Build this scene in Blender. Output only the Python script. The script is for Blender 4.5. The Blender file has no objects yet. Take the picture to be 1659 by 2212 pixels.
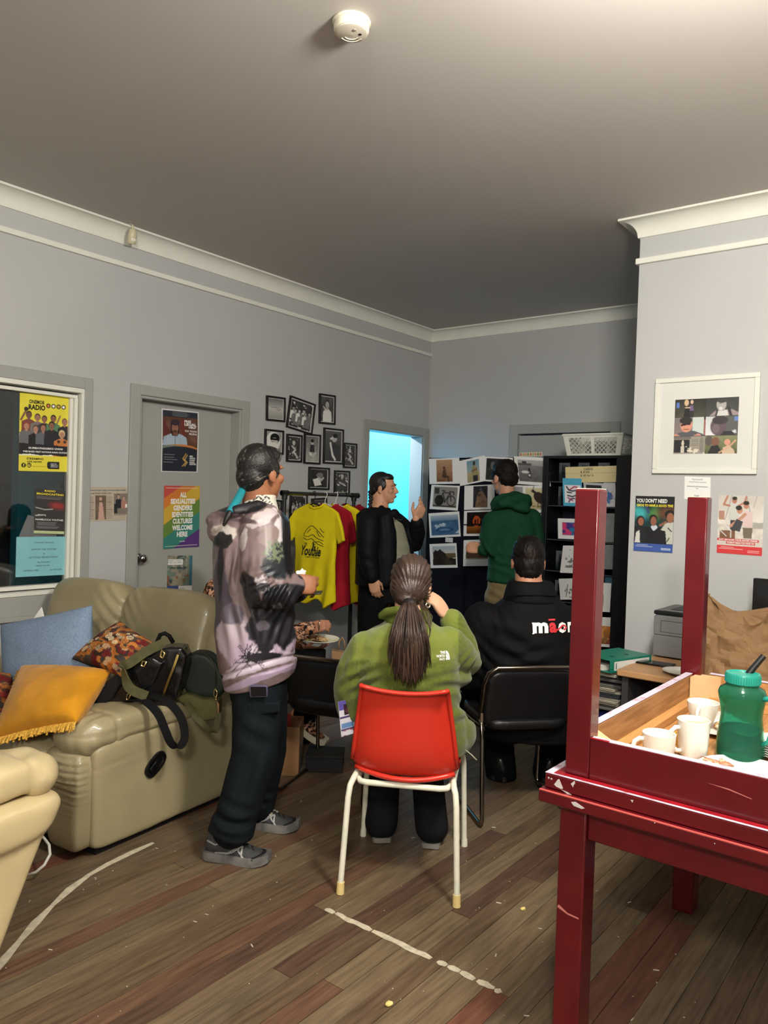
import bpy, math, random
import numpy as np
from mathutils import Vector, Matrix
from mathutils.bvhtree import BVHTree

# ---------------------------------------------------------------- scene, camera, light
S = bpy.context.scene
COL = S.collection
V = Vector
R = math.radians
random.seed(7)
RNG = np.random.default_rng(7)

YAW, PITCH, ROLL, FPX = R(37.8146), R(-1.0379), R(1.8973), 1666.3
EYE = V((0.0, 0.0, 1.5))
FW = V((-math.sin(YAW) * math.cos(PITCH), math.cos(YAW) * math.cos(PITCH), math.sin(PITCH)))
_r = V((math.cos(YAW), math.sin(YAW), 0)); _u = _r.cross(FW)
RT = math.cos(ROLL) * _r + math.sin(ROLL) * _u
UP = -math.sin(ROLL) * _r + math.cos(ROLL) * _u
cd = bpy.data.cameras.new('camera'); cam = bpy.data.objects.new('camera', cd); COL.objects.link(cam)
cam.matrix_world = Matrix(((RT.x, UP.x, -FW.x, EYE.x), (RT.y, UP.y, -FW.y, EYE.y), (RT.z, UP.z, -FW.z, EYE.z), (0, 0, 0, 1)))
cd.sensor_fit = 'VERTICAL'; cd.sensor_height = 36; cd.sensor_width = 27
cd.lens = 36 * FPX / 2212; cd.clip_start = 0.02
S.camera = cam
S.view_settings.view_transform = 'Standard'; S.view_settings.look = 'None'
S.view_settings.exposure = 0.12; S.view_settings.gamma = 1; S.view_settings.use_curve_mapping = False

w = bpy.data.worlds.new('night'); S.world = w; w.use_nodes = True
w.node_tree.nodes['Background'].inputs[0].default_value = (0.4, 0.5, 0.7, 1)
w.node_tree.nodes['Background'].inputs[1].default_value = 0.02

def lamp(name, kind, loc, power, color, size=0.1, target=None, size_y=None, spot=None):
    l = bpy.data.lights.new(name, kind); l.energy = power; l.color = color
    if kind == 'AREA':
        l.size = size
        if size_y: l.shape = 'RECTANGLE'; l.size_y = size_y
    else:
        l.shadow_soft_size = size
    o = bpy.data.objects.new(name, l); COL.objects.link(o); o.location = loc
    if target is not None:
        o.rotation_euler = (V(target) - V(loc)).to_track_quat('-Z', 'Y').to_euler()
    return o

# the room's ceiling lamp, just outside the top of the frame, a weaker one further along,
# and the cool white lamp of the blue painted room behind the open doorway
lamp('ceiling_lamp', 'POINT', (-0.28, 1.66, 2.74), 215, (1.0, 0.955, 0.875), 0.16)
lamp('ceiling_lamp_near_end', 'POINT', (0.7, -1.2, 2.74), 260, (1.0, 0.96, 0.89), 0.16)
lamp('doorway_room_lamp', 'POINT', (-5.3, 5.7, 2.57), 190, (0.86, 0.92, 1.0), 0.03)
# ---------------------------------------------------------------- helpers
def lin(c):
    c = np.asarray(c, float) / 255.0
    return np.where(c <= 0.04045, c / 12.92, ((c + 0.055) / 1.055) ** 2.4)

MATS = {}
def mat(name, rgb, rough=0.6, metal=0.0, var=0.0, vscale=6.0, bump=0.0, bscale=60.0, rgb2=None, spec=0.5,
        stretch=(1, 1, 1), coat=0.0, sheen=0.0, trans=0.0, ior=1.45, emit=0.0, alpha=1.0, detail=3.0, lo=0.35, hi=0.65):
    if name in MATS: return MATS[name]
    m = bpy.data.materials.new(name); m.use_nodes = True
    nt = m.node_tree; b = nt.nodes['Principled BSDF']
    c1 = tuple(lin(rgb)) + (1,)
    b.inputs['Base Color'].default_value = c1
    b.inputs['Roughness'].default_value = rough; b.inputs['Metallic'].default_value = metal
    b.inputs['Specular IOR Level'].default_value = spec; b.inputs['IOR'].default_value = ior
    b.inputs['Coat Weight'].default_value = coat; b.inputs['Sheen Weight'].default_value = sheen
    b.inputs['Transmission Weight'].default_value = trans; b.inputs['Alpha'].default_value = alpha
    if emit: b.inputs['Emission Color'].default_value = c1; b.inputs['Emission Strength'].default_value = emit
    if var or rgb2 is not None or bump:
        tc = nt.nodes.new('ShaderNodeTexCoord'); mp = nt.nodes.new('ShaderNodeMapping'); mp.inputs['Scale'].default_value = stretch
        nt.links.new(tc.outputs['Object'], mp.inputs['Vector'])
    if var or rgb2 is not None:
        n = nt.nodes.new('ShaderNodeTexNoise'); n.inputs['Scale'].default_value = vscale; n.inputs['Detail'].default_value = detail
        nt.links.new(mp.outputs['Vector'], n.inputs['Vector'])
        cr = nt.nodes.new('ShaderNodeValToRGB'); cr.color_ramp.elements[0].position = lo; cr.color_ramp.elements[1].position = hi
        c2 = tuple(lin(rgb2)) + (1,) if rgb2 is not None else tuple(min(1, x * (1 + var)) for x in c1[:3]) + (1,)
        c0 = c1 if rgb2 is not None else tuple(x * (1 - var) for x in c1[:3]) + (1,)
        cr.color_ramp.elements[0].color = c0; cr.color_ramp.elements[1].color = c2
        nt.links.new(n.outputs['Fac'], cr.inputs['Fac']); nt.links.new(cr.outputs['Color'], b.inputs['Base Color'])
    if bump:
        n2 = nt.nodes.new('ShaderNodeTexNoise'); n2.inputs['Scale'].default_value = bscale; n2.inputs['Detail'].default_value = 4
        nt.links.new(mp.outputs['Vector'], n2.inputs['Vector'])
        bp = nt.nodes.new('ShaderNodeBump'); bp.inputs['Strength'].default_value = bump; bp.inputs['Distance'].default_value = 0.01
        nt.links.new(n2.outputs['Fac'], bp.inputs['Height']); nt.links.new(bp.outputs['Normal'], b.inputs['Normal'])
    MATS[name] = m
    return m

def print_mat(name='printed_colour', rough=0.5, bump=0.0, bscale=80, sheen=0.0):
    if name in MATS: return MATS[name]
    m = bpy.data.materials.new(name); m.use_nodes = True; nt = m.node_tree; b = nt.nodes['Principled BSDF']
    a = nt.nodes.new('ShaderNodeAttribute'); a.attribute_name = 'Col'
    nt.links.new(a.outputs['Color'], b.inputs['Base Color']); b.inputs['Roughness'].default_value = rough
    b.inputs['Sheen Weight'].default_value = sheen
    if bump:
        n2 = nt.nodes.new('ShaderNodeTexNoise'); n2.inputs['Scale'].default_value = bscale; n2.inputs['Detail'].default_value = 4
        tc = nt.nodes.new('ShaderNodeTexCoord'); nt.links.new(tc.outputs['Object'], n2.inputs['Vector'])
        bp = nt.nodes.new('ShaderNodeBump'); bp.inputs['Strength'].default_value = bump; bp.inputs['Distance'].default_value = 0.01
        nt.links.new(n2.outputs['Fac'], bp.inputs['Height']); nt.links.new(bp.outputs['Normal'], b.inputs['Normal'])
    MATS[name] = m
    return m

def WM(o):
    if o.parent is None: return o.matrix_basis.copy()
    return WM(o.parent) @ o.matrix_parent_inverse @ o.matrix_basis

def attach(o, parent):
    o.parent = parent
    o.matrix_parent_inverse = WM(parent).inverted()

def tag(o, label=None, cat=None, group=None, kind=None):
    if label: o['label'] = label
    if cat: o['category'] = cat
    if group: o['group'] = group
    if kind: o['kind'] = kind
    return o

def thing(name, label, cat, loc=(0, 0, 0), group=None):
    o = bpy.data.objects.new(name, None); COL.objects.link(o); o.location = loc; o.empty_display_size = 0.1
    return tag(o, label, cat, group)

def basis(x, y, z, o=(0, 0, 0)):
    return Matrix(((x[0], y[0], z[0], o[0]), (x[1], y[1], z[1], o[1]), (x[2], y[2], z[2], o[2]), (0, 0, 0, 1)))

def place(o, rz=0.0, rx=0.0, ry=0.0, s=1.0):
    return Matrix.Translation(V(o)) @ Matrix.Rotation(rz, 4, 'Z') @ Matrix.Rotation(ry, 4, 'Y') @ Matrix.Rotation(rx, 4, 'X') @ Matrix.Scale(s, 4)

def frame_of(d, ref=(0, 0, 1)):
    d = V(d).normalized(); a = V(ref)
    if abs(d.dot(a)) > 0.95: a = V((1, 0, 0)) if abs(d.x) < 0.9 else V((0, 1, 0))
    x = a.cross(d).normalized(); y = d.cross(x)
    return x, y, d

class MB:
    """collects closed shapes; every point goes through the matrix M"""
    def __init__(s, M=None): s.v = []; s.f = []; s.M = M
    def add(s, vs, fs):
        o = len(s.v)
        if s.M is not None: vs = [s.M @ V(p) for p in vs]
        s.v += [tuple(p) for p in vs]; s.f += [tuple(i + o for i in f) for f in fs]
        return s
    def box(s, x0, x1, y0, y1, z0, z1):
        vs = [(x, y, z) for z in (z0, z1) for y in (y0, y1) for x in (x0, x1)]
        return s.add(vs, [(0, 2, 3, 1), (4, 5, 7, 6), (0, 1, 5, 4), (2, 6, 7, 3), (0, 4, 6, 2), (1, 3, 7, 5)])
    def cbox(s, c, size, rot=None):
        h = [k / 2 for k in size]
        vs = [V((x, y, z)) for z in (-h[2], h[2]) for y in (-h[1], h[1]) for x in (-h[0], h[0])]
        if rot is not None: vs = [rot @ p for p in vs]
        vs = [p + V(c) for p in vs]
        return s.add(vs, [(0, 2, 3, 1), (4, 5, 7, 6), (0, 1, 5, 4), (2, 6, 7, 3), (0, 4, 6, 2), (1, 3, 7, 5)])
    def hexa(s, p):   # 8 points: bottom loop 4, top loop 4 (counterclockwise from above)
        return s.add(p, [(3, 2, 1, 0), (4, 5, 6, 7), (0, 1, 5, 4), (1, 2, 6, 5), (2, 3, 7, 6), (3, 0, 4, 7)])
    def loft(s, rings, caps=True, closed=False):
        n = len(rings[0]); vs = [p for r in rings for p in r]; fs = []
        m = len(rings)
        for i in range(m if closed else m - 1):
            a = i * n; b = ((i + 1) % m) * n
            for j in range(n):
                k = (j + 1) % n
                fs.append((a + j, a + k, b + k, b + j))
        if caps and not closed:
            fs.append(tuple(range(n - 1, -1, -1))); fs.append(tuple(range((m - 1) * n, m * n)))
        return s.add(vs, fs)
    def tube(s, pts, r, n=10, closed=False, flat=1.0, ref=(0, 0, 1), round_ends=False):
        pts = [V(p) for p in pts]; m = len(pts)
        rr = list(r) if hasattr(r, '__len__') else [r] * m
        if round_ends and not closed:
            d0 = (pts[0] - pts[1]).normalized(); d1 = (pts[-1] - pts[-2]).normalized()
            r0, r1 = rr[0], rr[-1]
            pre = [(pts[0] + d0 * r0 * math.sin(a), r0 * math.cos(a)) for a in (1.45, 1.1, 0.75, 0.38)]
            post = [(pts[-1] + d1 * r1 * math.sin(a), r1 * math.cos(a)) for a in (0.38, 0.75, 1.1, 1.45)]
            pts = [p for p, _ in pre] + pts + [p for p, _ in post]; rr = [q for _, q in pre] + rr + [q for _, q in post]; m = len(pts)
        x = None; rings = []
        for i in range(m):
            if closed: d = pts[(i + 1) % m] - pts[i - 1]
            else: d = pts[min(i + 1, m - 1)] - pts[max(i - 1, 0)]
            if d.length < 1e-9: d = V((0, 0, 1))
            d.normalize()
            if x is None: x = frame_of(d, ref)[0]
            else:
                x = x - d * x.dot(d)
                x = x.normalized() if x.length > 1e-6 else frame_of(d, ref)[0]
            y = d.cross(x)
            rings.append([pts[i] + (x * math.cos(t) + y * math.sin(t) * flat) * rr[i] for t in [2 * math.pi * j / n for j in range(n)]])
        return s.loft(rings, True, closed)
    def ell(s, c, rx, ry, rz, rot=None, nu=20, nv=12):
        c = V(c); vs = []; fs = []
        for i in range(1, nv):
            a = math.pi * i / nv
            for j in range(nu):
                t = 2 * math.pi * j / nu
                vs.append(V((rx * math.sin(a) * math.cos(t), ry * math.sin(a) * math.sin(t), -rz * math.cos(a))))
        b = len(vs); vs += [V((0, 0, -rz)), V((0, 0, rz))]
        for i in range(nv - 2):
            for j in range(nu):
                k = (j + 1) % nu
                fs.append((i * nu + j, i * nu + k, (i + 1) * nu + k, (i + 1) * nu + j))
        for j in range(nu):
            k = (j + 1) % nu
            fs.append((b, k, j)); fs.append(((nv - 2) * nu + j, (nv - 2) * nu + k, b + 1))
        if rot is not None: vs = [rot @ p for p in vs]
        return s.add([p + c for p in vs], fs)
    def lathe(s, prof, o=(0, 0, 0), n=32, cap=True, closed=False):
        o = V(o)
        rings = [[o + V((r * math.cos(2 * math.pi * j / n), r * math.sin(2 * math.pi * j / n), z)) for j in range(n)] for r, z in prof]
        return s.loft(rings, cap, closed)
    def prism(s, poly, o, ux, uy, t):
        """polygon in the (ux,uy) plane at o, pulled out by vector t"""
        o = V(o); ux = V(ux); uy = V(uy); t = V(t); n = len(poly)
        a = [o + ux * p[0] + uy * p[1] for p in poly]
        vs = a + [p + t for p in a]
        fs = [tuple(range(n - 1, -1, -1)), tuple(range(n, 2 * n))] + [(j, (j + 1) % n, n + (j + 1) % n, n + j) for j in range(n)]
        return s.add(vs, fs)
    def mesh(s, name):
        me = bpy.data.meshes.new(name); me.from_pydata(s.v, [], s.f); me.update()
        return me

def fix_normals(me):
    import bmesh
    bm = bmesh.new(); bm.from_mesh(me); bmesh.ops.recalc_face_normals(bm, faces=bm.faces); bm.to_mesh(me); bm.free()

def obj(name, mb, m, parent=None, smooth=35, bevel=0, seg=2, sub=0, label=None, recalc=True, weld=False):
    me = mb.mesh(name) if isinstance(mb, MB) else mb
    if recalc: fix_normals(me)
    if m is not None and not me.materials: me.materials.append(m)
    o = bpy.data.objects.new(name, me); COL.objects.link(o)
    if smooth:
        me.polygons.foreach_set('use_smooth', [True] * len(me.polygons))
        if smooth < 180: me.set_sharp_from_angle(angle=R(smooth))
    if bevel:
        b = o.modifiers.new('bevel', 'BEVEL'); b.width = bevel; b.segments = seg; b.limit_method = 'ANGLE'; b.angle_limit = R(40)
        b.harden_normals = False
    if sub:
        b = o.modifiers.new('sub', 'SUBSURF'); b.levels = sub; b.render_levels = sub
    if parent is not None: attach(o, parent)
    if label: o['label'] = label
    return o

def struct(name, mb, m, parent=None, **k):
    o = obj(name, mb, m, parent, **k)
    if parent is None: o['kind'] = 'structure'
    return o

def copy_tree(o, parent=None):
    c = o.copy(); COL.objects.link(c)
    if parent is not None: c.parent = parent
    for ch in list(o.children): copy_tree(ch, c)
    return c

def evaluated(o):
    dg = bpy.context.evaluated_depsgraph_get(); dg.update()
    return bpy.data.meshes.new_from_object(o.evaluated_get(dg))

def get_co(me):
    a = np.empty(len(me.vertices) * 3); me.vertices.foreach_get('co', a); return a.reshape(-1, 3)
def set_co(me, a): me.vertices.foreach_set('co', np.ascontiguousarray(a).ravel()); me.update()
def get_no(me):
    a = np.empty(len(me.vertices) * 3); me.vertices.foreach_get('normal', a); return a.reshape(-1, 3)

def fuse(mb, voxel=0.01, smooth=4, fac=0.5, sub=0):
    """one continuous skin over all the shapes of mb"""
    me = mb.mesh('fuse'); fix_normals(me)
    o = bpy.data.objects.new('fuse', me); COL.objects.link(o)
    r = o.modifiers.new('r', 'REMESH'); r.mode = 'VOXEL'; r.voxel_size = voxel; r.adaptivity = 0
    if smooth:
        q = o.modifiers.new('s', 'SMOOTH'); q.factor = fac; q.iterations = smooth
    if sub:
        q = o.modifiers.new('u', 'SUBSURF'); q.levels = sub; q.render_levels = sub
    out = evaluated(o)
    bpy.data.objects.remove(o); bpy.data.meshes.remove(me)
    return out

def vnoise(p, scale=1.0, seed=0, octaves=1):
    """value noise, p is n x 3, result 0..1"""
    p = np.asarray(p) * scale; tot = 0; amp = 1; s = 0
    for k in range(octaves):
        i = np.floor(p).astype(np.int64); f = p - i; f = f * f * (3 - 2 * f)
        def h(a):
            x = (a[:, 0] * 374761393 + a[:, 1] * 668265263 + a[:, 2] * 2147483647 + seed * 974711 + k * 7919) & 0xffffffff
            x = ((x ^ (x >> 13)) * 1274126177) & 0xffffffff
            return ((x ^ (x >> 16)) & 0xffff) / 65535.0
        r = 0
        for dx in (0, 1):
            for dy in (0, 1):
                for dz in (0, 1):
                    wgt = (f[:, 0] if dx else 1 - f[:, 0]) * (f[:, 1] if dy else 1 - f[:, 1]) * (f[:, 2] if dz else 1 - f[:, 2])
                    r = r + wgt * h(i + np.array([dx, dy, dz]))
        tot = tot + r * amp; s += amp; amp *= 0.5; p = p * 2.03
    return tot / s

def set_col(me, c):
    a = me.color_attributes.new('Col', 'FLOAT_COLOR', 'POINT')
    full = np.ones((len(me.vertices), 4)); full[:, :3] = c
    a.data.foreach_set('color', full.ravel())

class Pic:
    """a small painted picture (sRGB 0..255); u to the right, v down, both 0..1"""
    def __init__(s, w, h, bg=(255, 255, 255)):
        s.w, s.h = w, h; s.a = np.ones((h, w, 3)) * np.array(bg, float)
        s.u, s.v = np.meshgrid((np.arange(w)) / (w - 1), (np.arange(h)) / (h - 1))
    def mix(s, m, c): m = np.clip(m, 0, 1)[..., None]; s.a = s.a * (1 - m) + np.array(c, float) * m; return s
    def rect(s, u0, v0, u1, v1, c): return s.mix(((s.u >= u0) & (s.u <= u1) & (s.v >= v0) & (s.v <= v1)) * 1.0, c)
    def grad(s, u0, v0, u1, v1, c0, c1, horiz=False):
        m = (s.u >= u0) & (s.u <= u1) & (s.v >= v0) & (s.v <= v1)
        t = ((s.u - u0) / (u1 - u0 + 1e-9) if horiz else (s.v - v0) / (v1 - v0 + 1e-9))[..., None]
        s.a = np.where(m[..., None], np.array(c0, float) * (1 - t) + np.array(c1, float) * t, s.a); return s
    def ell(s, cu, cv, ru, rv, c, ang=0.0, soft=0.12):
        asp = s.h / s.w
        x = (s.u - cu); y = (s.v - cv) * asp; ca, sa = math.cos(ang), math.sin(ang)
        X = (x * ca + y * sa) / ru; Y = (-x * sa + y * ca) / (rv * asp)
        d = np.sqrt(X * X + Y * Y)
        return s.mix((1 - d) / soft + 0.5, c)
    def poly(s, pts, c):
        ins = np.zeros(s.u.shape, bool); n = len(pts)
        for i in range(n):
            x0, y0 = pts[i]; x1, y1 = pts[(i + 1) % n]
            if y0 == y1: continue
            cnd = ((s.v >= min(y0, y1)) & (s.v < max(y0, y1))) & (s.u < (x1 - x0) * (s.v - y0) / (y1 - y0) + x0)
            ins ^= cnd
        return s.mix(ins * 1.0, c)
    def line(s, pts, wd, c):
        asp = s.h / s.w
        for (x0, y0), (x1, y1) in zip(pts[:-1], pts[1:]):
            dx, dy = x1 - x0, (y1 - y0) * asp; L2 = dx * dx + dy * dy + 1e-12
            t = np.clip(((s.u - x0) * dx + (s.v - y0) * asp * dy) / L2, 0, 1)
            d = np.hypot(s.u - x0 - t * dx, (s.v - y0) * asp - t * dy)
            s.mix((wd - d) / (0.5 / s.w) * 0.5 + 0.5, c)
        return s
    def noise(s, amt, scale=8, seed=0, oct=3, area=None):
        p = np.stack([s.u.ravel() * scale, s.v.ravel() * scale * s.h / s.w, np.zeros(s.u.size) + seed * 3.7], 1)
        n = (vnoise(p, 1, seed, oct).reshape(s.u.shape) - 0.5)[..., None] * 2 * amt
        if area: n = n * (((s.u >= area[0]) & (s.u <= area[2]) & (s.v >= area[1]) & (s.v <= area[3]))[..., None])
        s.a = np.clip(s.a + n, 0, 255); return s
    def blot(s, c, scale=6, thr=0.55, seed=0, area=(0, 0, 1, 1), soft=0.06, oct=3):
        p = np.stack([s.u.ravel() * scale, s.v.ravel() * scale * s.h / s.w, np.zeros(s.u.size) + seed * 3.7], 1)
        n = vnoise(p, 1, seed, oct).reshape(s.u.shape)
        m = ((s.u >= area[0]) & (s.u <= area[2]) & (s.v >= area[1]) & (s.v <= area[3])) * 1.0
        return s.mix(np.clip((n - thr) / soft, 0, 1) * m, c)
    def person(s, cu, cv, h, skin, hair, top, asp=None, low=None, wide=1.0):
        """small figure: head at (cu,cv), head height h"""
        a = s.h / s.w; rw = h * 0.40 * a
        s.poly([(cu - rw * 2.3 * wide, cv + h * 3.2), (cu - rw * 2.1 * wide, cv + h * 1.0), (cu - rw * 0.8, cv + h * 0.62), (cu + rw * 0.8, cv + h * 0.62), (cu + rw * 2.1 * wide, cv + h * 1.0), (cu + rw * 2.3 * wide, cv + h * 3.2)], top)
        s.ell(cu, cv + h * 0.5, rw * 0.5, h * 0.3, skin)
        s.ell(cu, cv - h * 0.06, rw * 1.12, h * 0.56, hair)
        s.ell(cu, cv + h * 0.06, rw * 0.9, h * 0.46, skin)
        s.ell(cu - rw * .35, cv, rw * .16, h * .05, tuple(k * .35 for k in skin)); s.ell(cu + rw * .35, cv, rw * .16, h * .05, tuple(k * .35 for k in skin))
        s.ell(cu, cv + h * .28, rw * .3, h * .045, tuple(k * .55 for k in skin))
        return s

def print_mesh(name, pic, tl, tr, bl, parent=None, thick=0.001, m=None, warp=None, label=None, back=(235, 235, 230)):
    """a sheet with pic printed on it; tl,tr,bl are the corners of its face; thickness goes behind"""
    tl, tr, bl = V(tl), V(tr), V(bl); h, w_ = pic.h, pic.w
    ux, uy = np.array(tr - tl), np.array(bl - tl); n = np.array((bl - tl).cross(tr - tl).normalized())
    U = pic.u.ravel()[:, None]; Vv = pic.v.ravel()[:, None]
    co = np.array(tl) + U * ux + Vv * uy
    if warp is not None: co = co + warp(U, Vv) * n
    co = np.concatenate([co, co - n * thick])
    idx = np.arange(h * w_).reshape(h, w_)
    q = np.stack([idx[:-1, :-1], idx[1:, :-1], idx[1:, 1:], idx[:-1, 1:]], -1).reshape(-1, 4)
    N = h * w_
    border = np.concatenate([idx[0, :], idx[1:, -1], idx[-1, -2::-1], idx[-2:0:-1, 0]])
    if warp is None:
        faces = q.tolist(); faces.append([int(idx[0, 0]) + N, int(idx[0, -1]) + N, int(idx[-1, -1]) + N, int(idx[-1, 0]) + N])
        c4 = [idx[0, 0], idx[0, -1], idx[-1, -1], idx[-1, 0]]
        faces += [[int(c4[i]), int(c4[(i + 1) % 4]), int(c4[(i + 1) % 4]) + N, int(c4[i]) + N] for i in range(4)]
        keep = np.zeros(2 * N, bool); keep[:N] = True; keep[[int(k) + N for k in c4]] = True
    else:
        faces = q.tolist() + (q[:, ::-1] + N).tolist(); b2 = np.roll(border, -1)
        faces += np.stack([border, b2, b2 + N, border + N], 1).tolist(); keep = np.ones(2 * N, bool)
    remap = np.cumsum(keep) - 1
    me = bpy.data.meshes.new(name); me.from_pydata(co[keep].tolist(), [], [[int(remap[i]) for i in f] for f in faces]); me.update()
    cols = np.concatenate([lin(pic.a.reshape(-1, 3)), np.tile(lin(back), (N, 1))])[keep]
    set_col(me, cols)
    me.materials.append(m or print_mat())
    o = bpy.data.objects.new(name, me); COL.objects.link(o)
    if warp is not None: me.polygons.foreach_set('use_smooth', [True] * len(me.polygons)); me.set_sharp_from_angle(angle=R(40))
    if parent is not None: attach(o, parent)
    if label: o['label'] = label
    return o

def text_verts(s, bold=0.0, shear=0.0):
    cu = bpy.data.curves.new('t', 'FONT'); cu.body = s; cu.resolution_u = 2; cu.offset = bold; cu.shear = shear
    o = bpy.data.objects.new('t', cu); COL.objects.link(o)
    me = evaluated(o); bpy.data.objects.remove(o); bpy.data.curves.remove(cu)
    co = get_co(me); fs = [tuple(p.vertices) for p in me.polygons]; bpy.data.meshes.remove(me)
    return co, fs

def lettering(lines, tl, tr, bl, m, parent, name='lettering', lift=0.0012, warp=None, project=None):
    """lines: (text, u0, v0, u1, v1[, bold[, shear[, slant]]]) the box each line fills, in sheet fractions"""
    tl, tr, bl = V(tl), V(tr), V(bl); ux, uy = tr - tl, bl - tl; n = uy.cross(ux).normalized()
    for L in lines:
        s, u0, v0, u1, v1 = L[:5]; bold = L[5] if len(L) > 5 else 0.0; sh = L[6] if len(L) > 6 else 0.0; sl = L[7] if len(L) > 7 else 0.0
        rows = s.split('\n'); nr = len(rows); mx = max(len(r) for r in rows)
        for i, r in enumerate(rows):
            co, fs = text_verts(r, bold, sh)
            if not len(co): continue
            a = co.min(0); b = co.max(0); d = np.maximum(b - a, 1e-6); pts = []; mb = MB()
            w0 = v0 + (v1 - v0) * (i / nr); w1 = v0 + (v1 - v0) * ((i + .8) / nr) if nr > 1 else v1
            e1 = u0 + (u1 - u0) * len(r) / mx if nr > 1 else u1
            for p in co:
                fu = (p[0] - a[0]) / d[0]; fv = (p[1] - a[1]) / d[1]
                u = u0 + fu * (e1 - u0); v = w1 + (w0 - w1) * fv + sl * fu
                q = tl + ux * u + uy * v + n * (lift + (warp(u, v) if warp else 0))
                pts.append(project(q) if project else q)
            mb.add(pts, fs)
            obj(name, mb, m, parent, smooth=0, recalc=False)

def at(px, py, d):
    """the point d metres ahead of the camera along the sight line of a photograph pixel"""
    return EYE + (RT * ((px - 829.5) / FPX) - UP * ((py - 1106) / FPX) + FW) * d
def onX(px, py, X):
    r = at(px, py, 1.0) - EYE; return EYE + r * (X / r.x)
def onY(px, py, Y):
    r = at(px, py, 1.0) - EYE; return EYE + r * (Y / r.y)
def onZ(px, py, Z):
    r = at(px, py, 1.0) - EYE; return EYE + r * ((Z - EYE.z) / r.z)
# ---------------------------------------------------------------- the room
XL, YB, YR, XR, XS, YN, ZC = -4.3, 6.2, 4.36, 3.4, -1.6, -2.6, 3.125
m_wall = mat('wall_paint', (182, 183, 182), 0.6, var=0.03, vscale=1.2, bump=0.03, bscale=220)
m_ceil = mat('ceiling_paint', (186, 181, 175), 0.7, var=0.02, vscale=1.0, bump=0.02, bscale=150)
m_trim_w = mat('trim_white', (226, 226, 216), 0.45, var=0.02)
m_trim_g = mat('trim_grey', (160, 161, 156), 0.42, var=0.02, vscale=3)
m_dark = mat('dark_void', (14, 14, 15), 0.8)

b = MB()
def wall_x(x0, x1, y0, y1, z1, holes):
    """wall slab along y with rectangular holes (y0,y1,z0,z1)"""
    y = y0
    for (a, c, z0, zt) in sorted(holes):
        b.box(x0, x1, y, a, 0, z1)
        if z0 > 0: b.box(x0, x1, a, c, 0, z0)
        b.box(x0, x1, a, c, zt, z1); y = c
    b.box(x0, x1, y, y1, 0, z1)
wall_x(XL - 0.14, XL, YN, YB + 0.12, ZC, [(0.72, 2.555, 0.875, 2.095), (2.945, 3.806, 0, 2.11), (5.28, 6.115, 0, 2.11)])
struct('wall_left', b, m_wall, smooth=0)
b = MB(); b.box(XL, -3.315, YB, YB + 0.12, 0, ZC); b.box(-3.315, -2.46, YB, YB + 0.12, 2.112, ZC); b.box(-2.46, XS, YB, YB + 0.12, 0, ZC)
struct('wall_back', b, m_wall, smooth=0)
b = MB(); b.prism([(XS, YR), (XR, YR), (XR, YR + .25), (XS + .25, YR + .25), (XS + .25, YB + .12), (XS, YB + .12)], (0, 0, 0), (1, 0, 0), (0, 1, 0), (0, 0, ZC))
struct('wall_right', b, m_wall, smooth=0)
b = MB(); b.box(XR, XR + 0.12, YN, YR + 0.1, 0, ZC); struct('wall_side', b, m_wall, smooth=0)
b = MB(); b.box(XL - 0.12, XR + 0.12, YN - 0.12, YN, 0, ZC); struct('wall_near', b, m_wall, smooth=0)
b = MB(); b.box(XL - 2.8, XR + 0.2, YN - 0.2, YB + 1.2, ZC, ZC + 0.08); struct('ceiling', b, m_ceil, smooth=0)

# floor: a dark slab with one board object per floorboard, boards run along y
def plank_mat(i, rgb, rgb2):
    return mat('board_%d' % i, rgb, 0.42, rgb2=rgb2, vscale=7.0, stretch=(9, 0.7, 1), detail=8, lo=0.3, hi=0.72, bump=0.10, bscale=30, spec=0.35)
PM = [plank_mat(0, (76, 61, 47), (110, 91, 69)), plank_mat(1, (80, 57, 45), (114, 86, 66)), plank_mat(2, (88, 73, 55), (122, 104, 80)),
      plank_mat(3, (68, 50, 41), (98, 75, 60)), plank_mat(4, (88, 54, 42), (118, 80, 62)), plank_mat(5, (90, 76, 58), (126, 109, 84)), plank_mat(6, (80, 68, 54), (114, 98, 76))]
b = MB(); b.box(XL - 2.8, XR + 0.1, YN - 0.1, YB + 1.2, -0.08, -0.012)
floor = struct('floor', b, mat('underfloor', (38, 29, 22), 0.8), smooth=0)
rr = random.Random(21)
PW = 0.0805
def board(x, y0, y1, k):
    bb = MB(); dz = rr.uniform(-0.0009, 0.0006); g = 0.0011
    bb.box(x + g, x + PW - g, y0 + g, y1 - g, -0.012, dz)
    return obj('floorboard', bb, PM[k], floor, smooth=0)
row = 0; x = XL
rest = MB()
while x < XR:
    vis = x < 0.10
    y = -2.6 + rr.uniform(-1.4, 0) ; last = -1
    if not vis:
        rest.box(x + .0011, x + PW - .0011, YN, YB, -0.012, 0)
    else:
        y = YN; rest.box(x + .0011, x + PW - .0011, y, 0.55, -0.012, 0); y = 0.55
        while y < YB:
            L = rr.choice([1.1, 1.6, 2.2, 2.9, 3.4]) * rr.uniform(.85, 1.15)
            y1 = min(YB, y + L)
            if YB - y1 < 0.4: y1 = YB
            k = rr.choice([j for j in (0, 0, 1, 2, 2, 3, 4, 5, 5, 6, 6) if j != last]); last = k
            board(x, y, y1, k); y = y1
    x += PW; row += 1
tag(obj('floorboard', rest, PM[0], floor, smooth=0), kind='stuff')
# floor of the two rooms behind the left wall
b = MB(); b.box(XL - 2.7, XL - 0.0, YN, YB + 1.1, -0.012, -0.001)
obj('floor_covering', b, mat('lino', (96, 92, 88), 0.5), floor, smooth=0)

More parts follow.
